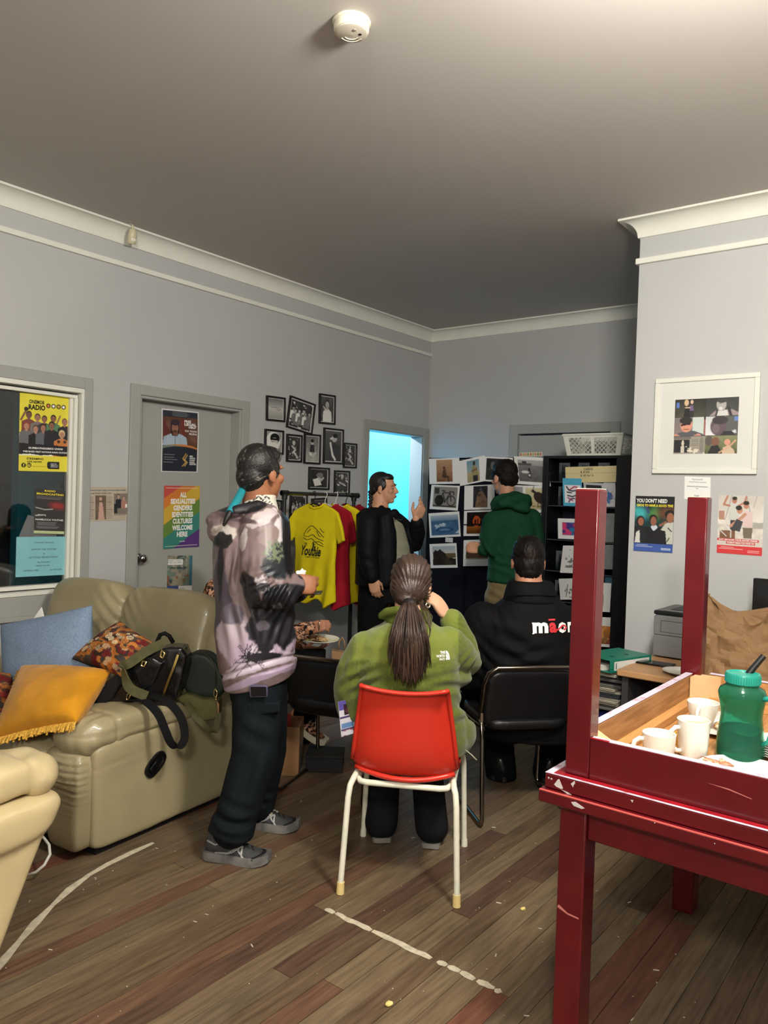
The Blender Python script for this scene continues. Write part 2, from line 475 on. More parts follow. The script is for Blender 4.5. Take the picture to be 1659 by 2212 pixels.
# cornice: cove profile (out from wall, height below ceiling)
P_ = 0.098; H_ = 0.098
cove = [(0, -H_), (0.010, -H_), (0.012, -H_ + .006)]
for k in range(9):
    a = math.pi / 2 * k / 8
    cove.append((0.012 + 0.074 * (1 - math.cos(a)), -H_ + .008 + 0.078 * math.sin(a)))
cove += [(P_, -0.012), (P_, 0), (0, 0)]
def cornice(name, fn0, fn1):
    r0 = [fn0(p, z) for p, z in cove]; r1 = [fn1(p, z) for p, z in cove]
    b = MB(); b.loft([r0, r1]); return struct(name, b, m_trim_w, smooth=30)
ZT = ZC - 0.0005
cornice('trim_1', lambda p, z: (XL + p, YN, ZT + z), lambda p, z: (XL + p, YB - p, ZT + z))
cornice('trim_2', lambda p, z: (XL + p, YB - p, ZT + z), lambda p, z: (XS - p, YB - p, ZT + z))
cornice('trim_3', lambda p, z: (XS - p, YR - p, ZT + z), lambda p, z: (XR, YR - p, ZT + z))
cornice('trim_4', lambda p, z: (XS - p, YB - p, ZT + z), lambda p, z: (XS - p, YR - p, ZT + z))
b = MB(); b.box(XL, XL + 0.018, YN, YB, 2.886, 2.918); struct('trim_5', b, m_trim_w, bevel=0.004)
b = MB(); b.box(XS - 0.018, XR, YR - 0.018, YR, 2.877, 2.911); b.box(XS - 0.018, XS, YR, YR + 0.3, 2.877, 2.911); struct('trim_6', b, m_trim_w, bevel=0.004)
b = MB(); b.box(XL, XL + .015, YN, 2.87, 0, .14); b.box(XL, XL + .015, 3.876, 5.2, 0, .14); struct('baseboard_left', b, m_trim_g, bevel=.003)
b = MB(); b.box(XL + .015, -3.40, YB - .015, YB, 0, .14); b.box(-2.38, XS, YB - .015, YB, 0, .14); struct('baseboard_back', b, m_trim_g, bevel=.003)
b = MB(); b.box(XS - .015, XR, YR - .015, YR, 0, .14); struct('baseboard_right', b, m_trim_g, bevel=.003)

# window in the left wall
win = struct('window_1', MB().box(XL - .02, XL + .016, 0.65, 0.72, .76, 2.163).box(XL - .02, XL + .016, 2.555, 2.607, .76, 2.163)
             .box(XL - .02, XL + .016, .72, 2.555, 2.095, 2.163).box(XL - .02, XL + .016, .72, 2.555, .76, .875), m_trim_g, bevel=.003)
fr = MB()
fr.box(XL - .09, XL + .012, .72, 2.555, 2.068, 2.095); fr.box(XL - .09, XL + .012, 2.537, 2.555, .875, 2.068)
fr.box(XL - .09, XL + .012, .72, .74, .875, 2.068); fr.box(XL - .09, XL + .022, .72, 2.555, .875, .897)
obj('window_frame', fr, m_trim_w, win, bevel=.002)
sa = MB()
sa.box(XL - .075, XL - .02, .75, 2.53, 2.036, 2.056); sa.box(XL - .075, XL - .02, .75, 2.53, .905, .928)
sa.box(XL - .06, XL - .015, 2.508, 2.53, .928, 2.036); sa.box(XL - .075, XL - .03, 2.488, 2.507, .928, 2.036); sa.box(XL - .06, XL - .03, .75, .79, .928, 2.036)
obj('window_sash', sa, m_trim_w, win, bevel=.002)
glass = mat('window_glass', (235, 240, 238), 0.02, trans=1.0, ior=1.5)
obj('pane', MB().box(XL - .058, XL - .054, .79, 2.488, .928, 2.036), glass, win, smooth=0)
obj('window_sill', MB().box(XL, XL + .03, .65, 2.607, .735, .762), m_trim_g, win, bevel=.003)

# door 1 (closed, flat grey leaf set back in its opening)
d1 = struct('door_1', MB().box(XL - .13, XL - .09, 2.965, 3.786, .008, 2.09), m_trim_g, smooth=0)
tr = MB(); tr.box(XL, XL + .016, 2.872, 2.945, 0, 2.175); tr.box(XL, XL + .016, 3.806, 3.874, 0, 2.175); tr.box(XL, XL + .016, 2.945, 3.806, 2.11, 2.175)
obj('door_trim', tr, m_trim_g, d1, bevel=.003)
jb = MB(); jb.box(XL - .138, XL + .001, 2.94, 2.963, 0, 2.115); jb.box(XL - .138, XL + .001, 3.788, 3.811, 0, 2.115); jb.box(XL - .138, XL + .001, 2.963, 3.788, 2.092, 2.115)
obj('door_jamb', jb, m_trim_g, d1, bevel=.002)
kb = MB(Matrix.Translation((XL - .09, 3.03, 1.05)) @ Matrix.Rotation(R(90), 4, 'Y'))
kb.lathe([(0, 0), (.033, 0), (.033, .004), (.028, .009), (.012, .012), (.011, .034), (.018, .038), (.027, .048), (.029, .058), (.025, .068), (.012, .073), (0, .074)], n=28)
obj('door_knob', kb, mat('chrome', (200, 200, 200), 0.12, 1.0), d1, smooth=50)
# door 2: open doorway to the blue painted room
d2 = struct('door_2', MB().box(XL, XL + .016, 5.203, 5.28, 0, 2.185).box(XL, XL + .016, 6.115, 6.198, 0, 2.185).box(XL, XL + .016, 5.28, 6.115, 2.11, 2.185), m_trim_g, bevel=.003)
obj('door_jamb', MB().box(XL - .138, XL + .001, 5.265, 5.29, 0, 2.11).box(XL - .138, XL + .001, 6.105, 6.13, 0, 2.11).box(XL - .138, XL + .001, 5.29, 6.105, 2.10, 2.123), m_trim_g, d2)
# door 3 in the back wall behind the display board
d3 = struct('door_3', MB().box(-3.30, -2.475, YB - .012, YB + .03, .008, 2.095), m_trim_g, smooth=0)
obj('door_trim', MB().box(-3.40, -3.315, YB - .016, YB, 0, 2.194).box(-2.46, -2.375, YB - .016, YB, 0, 2.194).box(-3.315, -2.46, YB - .016, YB, 2.112, 2.194), m_trim_g, d3, bevel=.003)

# rooms behind the left wall
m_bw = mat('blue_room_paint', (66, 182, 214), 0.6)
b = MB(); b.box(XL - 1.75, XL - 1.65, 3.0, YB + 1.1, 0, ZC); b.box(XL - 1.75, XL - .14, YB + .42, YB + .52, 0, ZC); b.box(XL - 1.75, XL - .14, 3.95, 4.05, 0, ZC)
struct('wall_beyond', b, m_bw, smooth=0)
m_bd = mat('dark_room_paint', (92, 96, 104), 0.7)
b = MB(); b.box(XL - 2.6, XL - 2.5, YN, 3.95, 0, ZC); b.box(XL - 2.6, XL - .14, YN - .1, YN, 0, ZC); b.box(XL - 1.75, XL - .14, 3.9, 3.95, 0, ZC)
struct('wall_far_room', b, m_bd, smooth=0)

# a few dim things in the dark room behind the window glass
fw_ = thing('wall_cabinet', 'pale cabinet seen dimly through the window at the left edge', 'cabinet', (XL - 2.49, 2.6, 1.3))  # stands for the door frame in the dark room
for (y0, y1, z0, z1) in ((2.55, 2.62, .9, 2.05), (3.12, 3.19, .9, 2.05), (2.62, 3.12, 1.98, 2.05)): obj('frame', MB().box(XL - 2.5, XL - 2.44, y0, y1, z0, z1), mat('dim_frame', (150, 154, 158), .6), fw_)
obj('panel', MB().box(XL - 2.5, XL - 2.47, 2.62, 3.12, .9, 1.98), mat('dim_panel', (44, 56, 66), .6), fw_)
pb = thing('painting', 'dim green painting on the far wall behind the window', 'painting', (XL - 2.49, 3.4, 1.3))
obj('canvas', MB().box(XL - 2.5, XL - 2.47, 3.26, 3.62, .95, 1.52), mat('dim_green', (62, 76, 58), .7, rgb2=(34, 40, 34), vscale=7), pb)
# ---------------------------------------------------------------- things on the walls and on the window
def sheet(name, label, cat, pic, tl, tr, bl, lines=None, tm=None, parent=None, group=None, warp=None, thick=.0012, m=None, extra=None):
    o = print_mesh(name, pic, tl, tr, bl, parent, thick, m, warp)
    if parent is None: tag(o, label, cat, group)
    if lines:
        by = {}
        for L, mm in lines: by.setdefault(mm.name, (mm, []))[1].append(L)
        for mm, ls in by.values():
            wf = (lambda u, v: float(warp(np.array([[u]]), np.array([[v]]))[0, 0])) if warp else None
            lettering(ls, tl, tr, bl, mm, o, warp=wf)
    return o
INK = mat('ink_black', (18, 18, 20), 0.6); INKW = mat('ink_white', (240, 240, 236), 0.6); INKY = mat('ink_yellow', (238, 220, 60), 0.6)
INKG = mat('ink_grey', (70, 78, 84), 0.6); INKLB = mat('ink_dull', (150, 152, 150), 0.6)
GL = print_mat('glossy_print', 0.28)
def bars(n, u0, u1, v0, v1, c, seed=0, pic=None, wob=.3, th=.35):
    r = random.Random(seed); dv = (v1 - v0) / n
    for i in range(n):
        a = u0 + r.uniform(0, wob * .2) * (u1 - u0); e = u1 - r.uniform(0, wob) * (u1 - u0)
        pic.rect(a, v0 + dv * i, e, v0 + dv * (i + th), c)

# --- yellow radio poster
p = Pic(116, 166, (226, 214, 60)); p.noise(6, 5, 3)
p.poly([(0, .52), (.3, .45), (.7, .47), (1, .42), (1, .8), (0, .8)], (238, 236, 215))
sk = [(120, 78, 62), (150, 100, 80), (168, 118, 98), (186, 136, 112)]
for (cu, cv, h, s_, hr, tp) in [(.17, .275, .085, 0, (30, 24, 22), (120, 60, 52)), (.33, .30, .085, 2, (70, 48, 36), (120, 112, 108)), (.46, .315, .08, 1, (40, 30, 26), (60, 58, 60)),
        (.63, .30, .085, 1, (28, 24, 22), (86, 128, 92)), (.85, .335, .085, 2, (120, 84, 60), (40, 40, 42)),
        (.13, .42, .085, 3, (150, 70, 50), (104, 104, 106)), (.3, .45, .085, 3, (80, 60, 50), (24, 24, 26)), (.44, .43, .09, 2, (46, 34, 30), (96, 98, 106)),
        (.60, .39, .09, 1, (22, 20, 22), (34, 34, 38)), (.95, .42, .085, 3, (60, 40, 34), (30, 30, 32))]:
    p.person(cu, cv, h, sk[s_], hr, tp, wide=1.25)
p.line([(.03, .34), (.11, .23)], .018, sk[0]); p.ell(.12, .2, .04, .026, (40, 28, 24)); p.line([(.7, .36), (.76, .26)], .014, sk[1])
p.person(.80, .50, .095, sk[3], (222, 200, 150), (196, 120, 62), wide=1.3); p.ell(.74, .60, .03, .02, (60, 36, 30)); p.ell(.86, .60, .03, .02, (60, 36, 30))
p.poly([(0, .64), (1, .66), (1, .79), (.8, .795), (.6, .78), (.4, .79), (.2, .775), (0, .785)], (26, 26, 28))
p.rect(0, .8, 1, 1, (226, 214, 60))
for k, c in enumerate([(222, 120, 60), (240, 240, 240), (200, 160, 60), (245, 245, 245)]):
    p.ell(.53 + .098 * k, .135, .042, .03, (20, 20, 20)); p.ell(.53 + .098 * k, .135, .026, .018, c)
p.ell(.09, .925, .042, .03, (20, 20, 22)); p.ell(.19, .925, .042, .03, (20, 20, 22)); p.rect(.165, .91, .215, .94, (222, 208, 64)); p.rect(.175, .917, .205, .933, (20, 20, 22))
p.poly([(.55, .87), (.76, .87), (.76, .965), (.55, .965), (.53, .95), (.53, .885)], (24, 24, 26))
XG = XL - .052
sheet('poster', 'yellow radio station poster with a cheering group taped inside the window', 'poster', p, onX(43, 848, XG), onX(157, 860, XG), onX(40, 1017, XG),
      [(("ONEMOB", .17, .075, .45, .125, .03), INK), (("RADIO", .16, .135, .47, .205, .04), INK), (("GUMBAYNGGIRR'S OWN!", .17, .685, .82, .712, .03), INKW),
       (("WEB BASED FIRST NATIONS RADIO STATION!", .07, .735, .93, .757, .03), INKW), (("STREAMING", .14, .825, .45, .852, .03), INK), (("LIVE NOW!", .15, .865, .42, .89, .03), INK),
       (("f", .078, .905, .102, .946, .05), INKY), (("@onemobradio", .26, .932, .5, .944), INK), (("SCAN THE\nWEBSITE TO\nLISTEN NOW", .59, .89, .73, .95), INKW)])
# --- dark radio broadcasting flyer, white sheet behind it, blue notice below
p = Pic(70, 104, (52, 50, 50)); p.noise(10, 5, 8); p.ell(.75, .36, .28, .09, (128, 44, 44), .1, .8); p.rect(.62, .31, .92, .40, (150, 52, 50))
p.line([(.05, .42), (.35, .46), (.6, .44)], .018, (170, 168, 165)); p.line([(.05, .6), (.3, .58)], .02, (190, 188, 186)); bars(3, .04, .95, .165, .235, (120, 110, 112), 4, p)
bars(5, .06, .95, .74, .9, (150, 150, 150), 5, p); p.rect(0, .94, 1, 1, (186, 198, 148)); p.blot((190, 190, 188), 14, .68, 3, (.02, .56, .4, .68))
sheet('flyer', 'dark radio broadcasting flyer with a red glow taped inside the window', 'flyer', p, onX(75, 1055, XG), onX(140.5, 1060, XG), onX(73, 1152, XG),
      [(("RADIO", .32, .015, .68, .055, .04), INKY), (("BROADCASTING", .06, .085, .95, .13, .03), INKY), (("NAMBUCCA YOUTHIE", .04, .665, .95, .705, .02), INKW)])
p = Pic(30, 30, (184, 180, 184))
b = MB(); xx = XL - .0585 - .003
q = [onX(60, 1112, xx), onX(122, 1130, xx), onX(122, 1165, xx), onX(38, 1165, xx)]
b.prism([(v.y, v.z) for v in q], (xx, 0, 0), (0, 1, 0), (0, 0, 1), (-.001, 0, 0))
tag(obj('paper_sheet', b, mat('grey_paper', (170, 166, 170), .7), smooth=0), 'blank pale sheet standing behind the window glass, its corner slanting', 'paper')
p = Pic(90, 72, (130, 192, 200)); p.noise(4, 6, 2)
sheet('notice', 'pale blue typed notice taped low inside the window', 'notice', p, onX(35.5, 1160, XG), onX(147.5, 1159, XG), onX(33.5, 1247, XG),
      [(("YOUTHIE'S ANNUAL", .32, .13, .72, .165), INKG), (("SUPPORT THE YOUTHIE", .28, .30, .76, .34), INKG), (("&", .51, .41, .54, .45), INKG),
       (("GET TOTALLY SMOKED TONIGHT", .24, .50, .80, .545), INKG), (("BBQ AND RAFFLES", .40, .63, .64, .67), INKG), (("FROM 5.30 PM", .38, .72, .64, .755), INKG),
       (("MEMBERS FREE", .14, .83, .43, .87), INKG), (("ALL WELCOME", .64, .83, .88, .87), INKG)])
# --- newspaper cutting
p = Pic(100, 76, (182, 170, 152)); p.noise(8, 10, 2)
bars(16, .02, .17, .27, .95, (132, 120, 106), 1, p); bars(16, .45, .6, .27, .95, (132, 120, 106), 2, p); bars(4, .62, .96, .84, .95, (132, 120, 106), 3, p)
p.rect(.19, .25, .44, .95, (110, 92, 78)); p.noise(14, 9, 5, 3, (.19, .25, .44, .95)); p.ell(.31, .35, .035, .05, (196, 160, 140)); p.poly([(.25, .95), (.28, .45), (.35, .45), (.40, .95)], (196, 158, 142))
p.rect(.62, .20, .97, .82, (128, 118, 106)); p.person(.73, .28, .11, (190, 156, 134), (60, 50, 46), (34, 36, 44)); p.person(.86, .33, .1, (200, 160, 140), (80, 56, 44), (168, 122, 106)); p.rect(.89, .52, .96, .62, (228, 224, 216))
p.rect(.62, .5, .7, .78, (34, 36, 44))
sheet('newspaper_cutting', 'yellowed newspaper cutting with two photos pinned between window and door', 'cutting', p, onX(188, 1052, XL + .002), onX(280, 1052, XL + .002), onX(188, 1127, XL + .002),
      [(("Nambucca Youth Centre crowned Emergency Relief", .03, .075, .9, .125, .02), INKG), (("Young Citizen of the Year", .03, .16, .56, .21, .02), INKG)])
# --- three papers on the grey door
XD = XL - .0885
p = Pic(82, 116, (30, 36, 48)); p.rect(.03, .12, .97, .58, (96, 62, 48)); p.noise(26, 6, 4, 3, (.03, .12, .97, .58)); p.poly([(.03, .15), (.45, .58), (.03, .58)], (96, 40, 34)); p.rect(.5, .15, .62, .5, (110, 46, 40))
p.poly([(.03, .58), (.06, .44), (.25, .385), (.5, .385), (.66, .44), (.7, .58)], (160, 178, 192)); p.noise(6, 12, 3, 3, (.03, .42, .7, .58))
p.poly([(.24, .36), (.24, .22), (.33, .17), (.45, .19), (.47, .35), (.42, .42), (.28, .42)], (44, 26, 24)); p.ell(.355, .29, .085, .085, (150, 104, 84)); p.ell(.355, .205, .125, .05, (52, 40, 48)); p.rect(.3, .36, .42, .41, (120, 80, 64))
p.rect(.3, .275, .34, .285, (50, 30, 26)); p.rect(.37, .275, .41, .285, (50, 30, 26)); p.ell(.355, .345, .05, .022, (80, 50, 40)); p.rect(.35, .4, .365, .58, (60, 60, 70))
p.ell(.5, .88, .9, .30, (30, 36, 48)); p.ell(.5, .885, .9, .335, (196, 120, 60), 0, .02); p.ell(.3, .9, .9, .33, (112, 128, 118), 0, .06); p.ell(.5, .91, .95, .325, (30, 36, 48), 0, .02)
p.rect(.03, .03, .97, .12, (40, 46, 56)); bars(3, .28, .72, .04, .12, (120, 124, 130), 2, p, .1)
bars(4, .06, .44, .72, .88, (130, 134, 138), 3, p, .4, .2); p.line([(.66, .70), (.58, .78), (.66, .84), (.57, .9)], .012, (206, 160, 70)); p.line([(.7, .72), (.63, .79), (.7, .84), (.63, .9)], .01, (206, 180, 100)); p.ell(.62, .8, .02, .015, (206, 160, 70))
for a in ((0, 0, .025, 1), (.975, 0, 1, 1), (0, 0, 1, .018), (0, .985, 1, 1)): p.rect(*a, (214, 214, 210))
wv = lambda u, v: .004 + .004 * np.sin(3.6 * v + .4) * (0.4 + u)
sheet('poster', 'dark legal help poster with a young man in a beanie, topmost on the grey door', 'poster', p, onX(348, 882, XD), onX(428, 890, XD), onX(347, 1019, XD),
      [(("FREE", .60, .155, .78, .195, .03), INKW), (("LEGAL", .60, .20, .93, .245, .04), INKW), (("HELP", .72, .25, .92, .285, .04), INKW), (("FOR YOUNG", .62, .315, .94, .345, .02), INKW), (("PEOPLE", .73, .36, .94, .39, .02), INKW),
       (("MID\nNORTH\nCOAST\nLEGAL\nCENTRE", .76, .725, .94, .885, .03), INKW)], warp=wv, thick=.0006)
p = Pic(84, 140, (200, 70, 60))
W_ = p.u * .55 + p.v * 1.0
W_ = (p.v + (p.u - .5) * .55 * .62)
for lo_, c in ((-1, (190, 72, 66)), (.10, (206, 120, 50)), (.27, (204, 166, 58)), (.52, (96, 132, 56)), (.74, (52, 128, 120)), (1.02, (84, 52, 120))):
    p.mix((p.v + p.u * .42 - .10 >= lo_ + .0) * 1.0, c)
for a in ((.05, .035, .95, .041), (.05, .959, .95, .965), (.05, .035, .06, .965), (.94, .035, .95, .965)): p.rect(*a, (222, 214, 196))
RB = ("ALL", "SEXUALITIES", "GENDERS", "IDENTITIES", "CULTURES", "WELCOME", "HERE"); RW = (.19, .70, .54, .60, .56, .58, .30)
ls = [((t, .5 - w_ / 2 + .02, .10 + .106 * i, .5 + w_ / 2 + .02, .185 + .106 * i, .045), INKW) for i, (t, w_) in enumerate(zip(RB, RW))]
ls.append((("youth", .45, .885, .6, .905, .04), INKW))
sheet('poster', 'rainbow striped welcome poster in the middle of the grey door', 'poster', p, onX(354, 1049, XD), onX(432, 1050, XD), onX(351, 1186, XD), ls, warp=lambda u, v: .003 + .003 * np.sin(5 * u + 2 * v), thick=.0006)
p = Pic(56, 86, (110, 128, 118)); p.blot((150, 142, 122), 4, .5, 2); p.blot((142, 84, 58), 5, .6, 5); p.blot((60, 74, 72), 6, .6, 9); p.blot((164, 158, 146), 9, .66, 4); p.rect(.88, 0, 1, .8, (60, 110, 126))
p.rect(.02, .10, .6, .24, (236, 236, 232)); p.rect(0, .78, .45, 1, (54, 76, 128)); p.rect(.47, .8, 1, 1, (230, 230, 226)); bars(3, .5, .75, .85, .98, (120, 120, 124), 3, p)
sheet('leaflet', 'map leaflet, lowest paper on the grey door, just above the sofa', 'leaflet', p, onX(362, 1200, XD), onX(416, 1200, XD), onX(360, 1284, XD),
      [(("Help is closer\nthan you think", .05, .12, .56, .22, .01), INKG)])

# --- thirteen small black frames round the clothes rack
m_blackframe = mat('black_frame', (16, 16, 17), 0.35)
m_glare = print_mat('photo_gloss', 0.22)
def bw(kind, seed, w_=40, h_=54):
    p = Pic(w_, h_, (120, 118, 114)); p.noise(50, 4, seed, 4)
    sk, dk, lt = (188, 184, 178), (26, 26, 26), (226, 224, 218)
    if kind == 'beach': p.grad(0, 0, 1, .42, (120, 120, 118), (176, 174, 170)); p.grad(0, .42, 1, 1, (196, 194, 188), (150, 148, 144)); p.line([(.15, .45), (.55, .42), (.85, .5)], .012, (70, 70, 70)); p.line([(.55, .5), (.75, .56)], .012, (50, 50, 50))
    elif kind == 'crowd':
        p.a *= .45
        for i in range(9): p.person(.1 + .1 * i, .3 + .25 * ((i * 7 % 5) / 5), .13, sk if i % 2 else (150, 148, 142), dk, (110, 110, 108) if i % 3 else lt)
        p.blot((220, 218, 212), 9, .68, seed)
    elif kind == 'girl': p.a *= .6; p.person(.5, .3, .3, (176, 170, 162), dk, lt); p.line([(.2, .4), (.35, .5)], .05, sk)
    elif kind == 'kid': p.a = p.a * .4 + 100; p.ell(.45, .45, .5, .5, (226, 224, 220)); p.ell(.56, .3, .33, .26, dk); p.ell(.52, .46, .24, .2, sk); p.rect(.3, .3, .78, .4, dk); p.ell(.42, .62, .3, .12, lt); p.ell(.4, .5, .03, .02, dk)
    elif kind == 'sit': p.grad(0, 0, 1, 1, (110, 110, 108), (170, 168, 160)); p.noise(20, 8, seed); p.ell(.5, .22, .11, .1, sk); p.ell(.5, .16, .12, .07, dk); p.poly([(.3, .62), (.36, .32), (.64, .32), (.7, .62)], (44, 44, 46)); p.line([(.3, .66), (.55, .78), (.75, .66)], .08, sk); p.ell(.38, .7, .1, .05, lt)
    elif kind == 'lean': p.grad(0, 0, 1, 1, (90, 90, 90), (60, 60, 60)); p.ell(.55, .22, .16, .13, sk); p.ell(.6, .14, .15, .08, dk); p.poly([(.2, 1), (.3, .45), (.55, .36), (.9, .5), (.95, 1)], (56, 56, 58)); p.line([(.3, .4), (.45, .8), (.6, .95)], .06, lt); p.line([(.3, .25), (.45, .22)], .03, lt)
    elif kind == 'dance': p.a *= .5; p.ell(.45, .25, .12, .1, sk); p.poly([(.25, .75), (.35, .35), (.65, .4), (.7, .75)], (60, 60, 60)); p.line([(.3, .4), (.6, .55), (.35, .7)], .06, sk); p.line([(.5, .7), (.8, .9)], .07, sk); p.blot(lt, 8, .66, seed)
    elif kind == 'hands': p.a *= .25; p.poly([(.1, .55), (.5, .45), (.65, .85), (.25, .95)], lt); p.line([(.4, .3), (.6, .6), (.75, .45)], .07, sk); p.ell(.55, .3, .2, .14, (120, 118, 114))
    elif kind == 'tall': p.a = p.a * .6; p.person(.5, .18, .2, sk, dk, (70, 70, 70), wide=.9); p.line([(.3, .5), (.7, .6)], .06, sk); p.blot(lt, 7, .64, seed)
    elif kind == 'horse': p.grad(0, 0, 1, 1, (110, 104, 92), (70, 66, 60)); p.ell(.55, .5, .3, .4, (140, 128, 104)); p.ell(.4, .3, .15, .12, (190, 180, 160)); p.blot((40, 40, 38), 6, .6, seed)
    return p
def wall_frame(label, q, kind, seed, X=XL, fw=.014, matw=.010, group='black frames round the clothes rack'):
    f_ = lambda a: onX(400 + a[0] / 2.765, 820 + a[1] / 2.765, X + .018)
    tl, tr, bl = f_(q[0]), f_(q[1]), f_(q[2])
    ex = tr - tl; ey = bl - tl; wdt, hgt = ex.length, ey.length; ex = ex.normalized(); ey = (ey - ex * ey.dot(ex)).normalized()
    t = thing('picture_frame', label, 'picture frame', tl + ex * wdt / 2 + ey * hgt / 2, group)
    M = basis(ex, ey, (1, 0, 0), tl - V((.0175, 0, 0)))
    b = MB(M)
    for (x0, x1, y0, y1) in ((0, wdt, 0, fw), (0, wdt, hgt - fw, hgt), (0, fw, fw, hgt - fw), (wdt - fw, wdt, fw, hgt - fw)): b.box(x0, x1, y0, y1, 0, .0175)
    obj('frame', b, m_blackframe, t, bevel=.002)
    g = M @ V((fw, fw, .006)); 
    pc = bw(kind, seed)
    c = Pic(48, 64, (206, 204, 198)); i0 = 3; c.a[i0:-i0, i0:-i0] = np.array(pc.a)[np.linspace(0, pc.h - 1, 64 - 2 * i0).astype(int)][:, np.linspace(0, pc.w - 1, 48 - 2 * i0).astype(int)]
    print_mesh('photo', c, M @ V((fw - .002, fw - .002, .007)), M @ V((wdt - fw + .002, fw - .002, .007)), M @ V((fw - .002, hgt - fw + .002, .007)), t, .004, m_glare)
    return t
FR = [('black framed photo of a pale empty beach, top left of the wall group', ((490, 93), (602, 108), (487, 243)), 'beach', 1),
      ('black framed photo of a crowd, hanging clearly tilted', ((632, 93), (783, 148), (605, 283)), 'crowd', 2),
      ('black framed photo of a girl in a white shirt, top right of the wall group', ((806, 81), (902, 95), (802, 261)), 'girl', 3),
      ('black framed photo of a dark haired child, half behind the standing man', ((481, 293), (593, 305), (478, 440)), 'kid', 4),
      ('black framed photo of a crouching dancer right of the standing man', ((612, 323), (704, 332), (607, 490)), 'dance', 5),
      ('black framed photo of someone sitting cross legged, in the middle of the wall group', ((716, 320), (814, 330), (711, 501)), 'sit', 6),
      ('black framed photo of a leaning man in a dark jacket, largest upright frame', ((833, 285), (951, 298), (828, 500)), 'lean', 7),
      ('small black framed photo nearest the blue doorway', ((952, 376), (1030, 383), (947, 526)), 'dance', 8),
      ('black framed photo of two hands and a card, above the rack rail', ((744, 520), (867, 528), (740, 655)), 'hands', 9),
      ('black framed photo of a tall figure, right of the hands photo above the rail', ((897, 541), (988, 546), (893, 685)), 'tall', 10),
      ('black framed photo of a group, below the rack rail left of the yellow shirt', ((632, 680), (735, 684), (630, 854)), 'crowd', 11),
      ('black framed photo mostly hidden behind the hanging shirts', ((760, 710), (850, 705), (755, 850)), 'tall', 12),
      ('black framed brownish photo behind the rack post beside the man', ((500, 716), (582, 720), (498, 860)), 'horse', 13)]
for a in FR: wall_frame(*a)

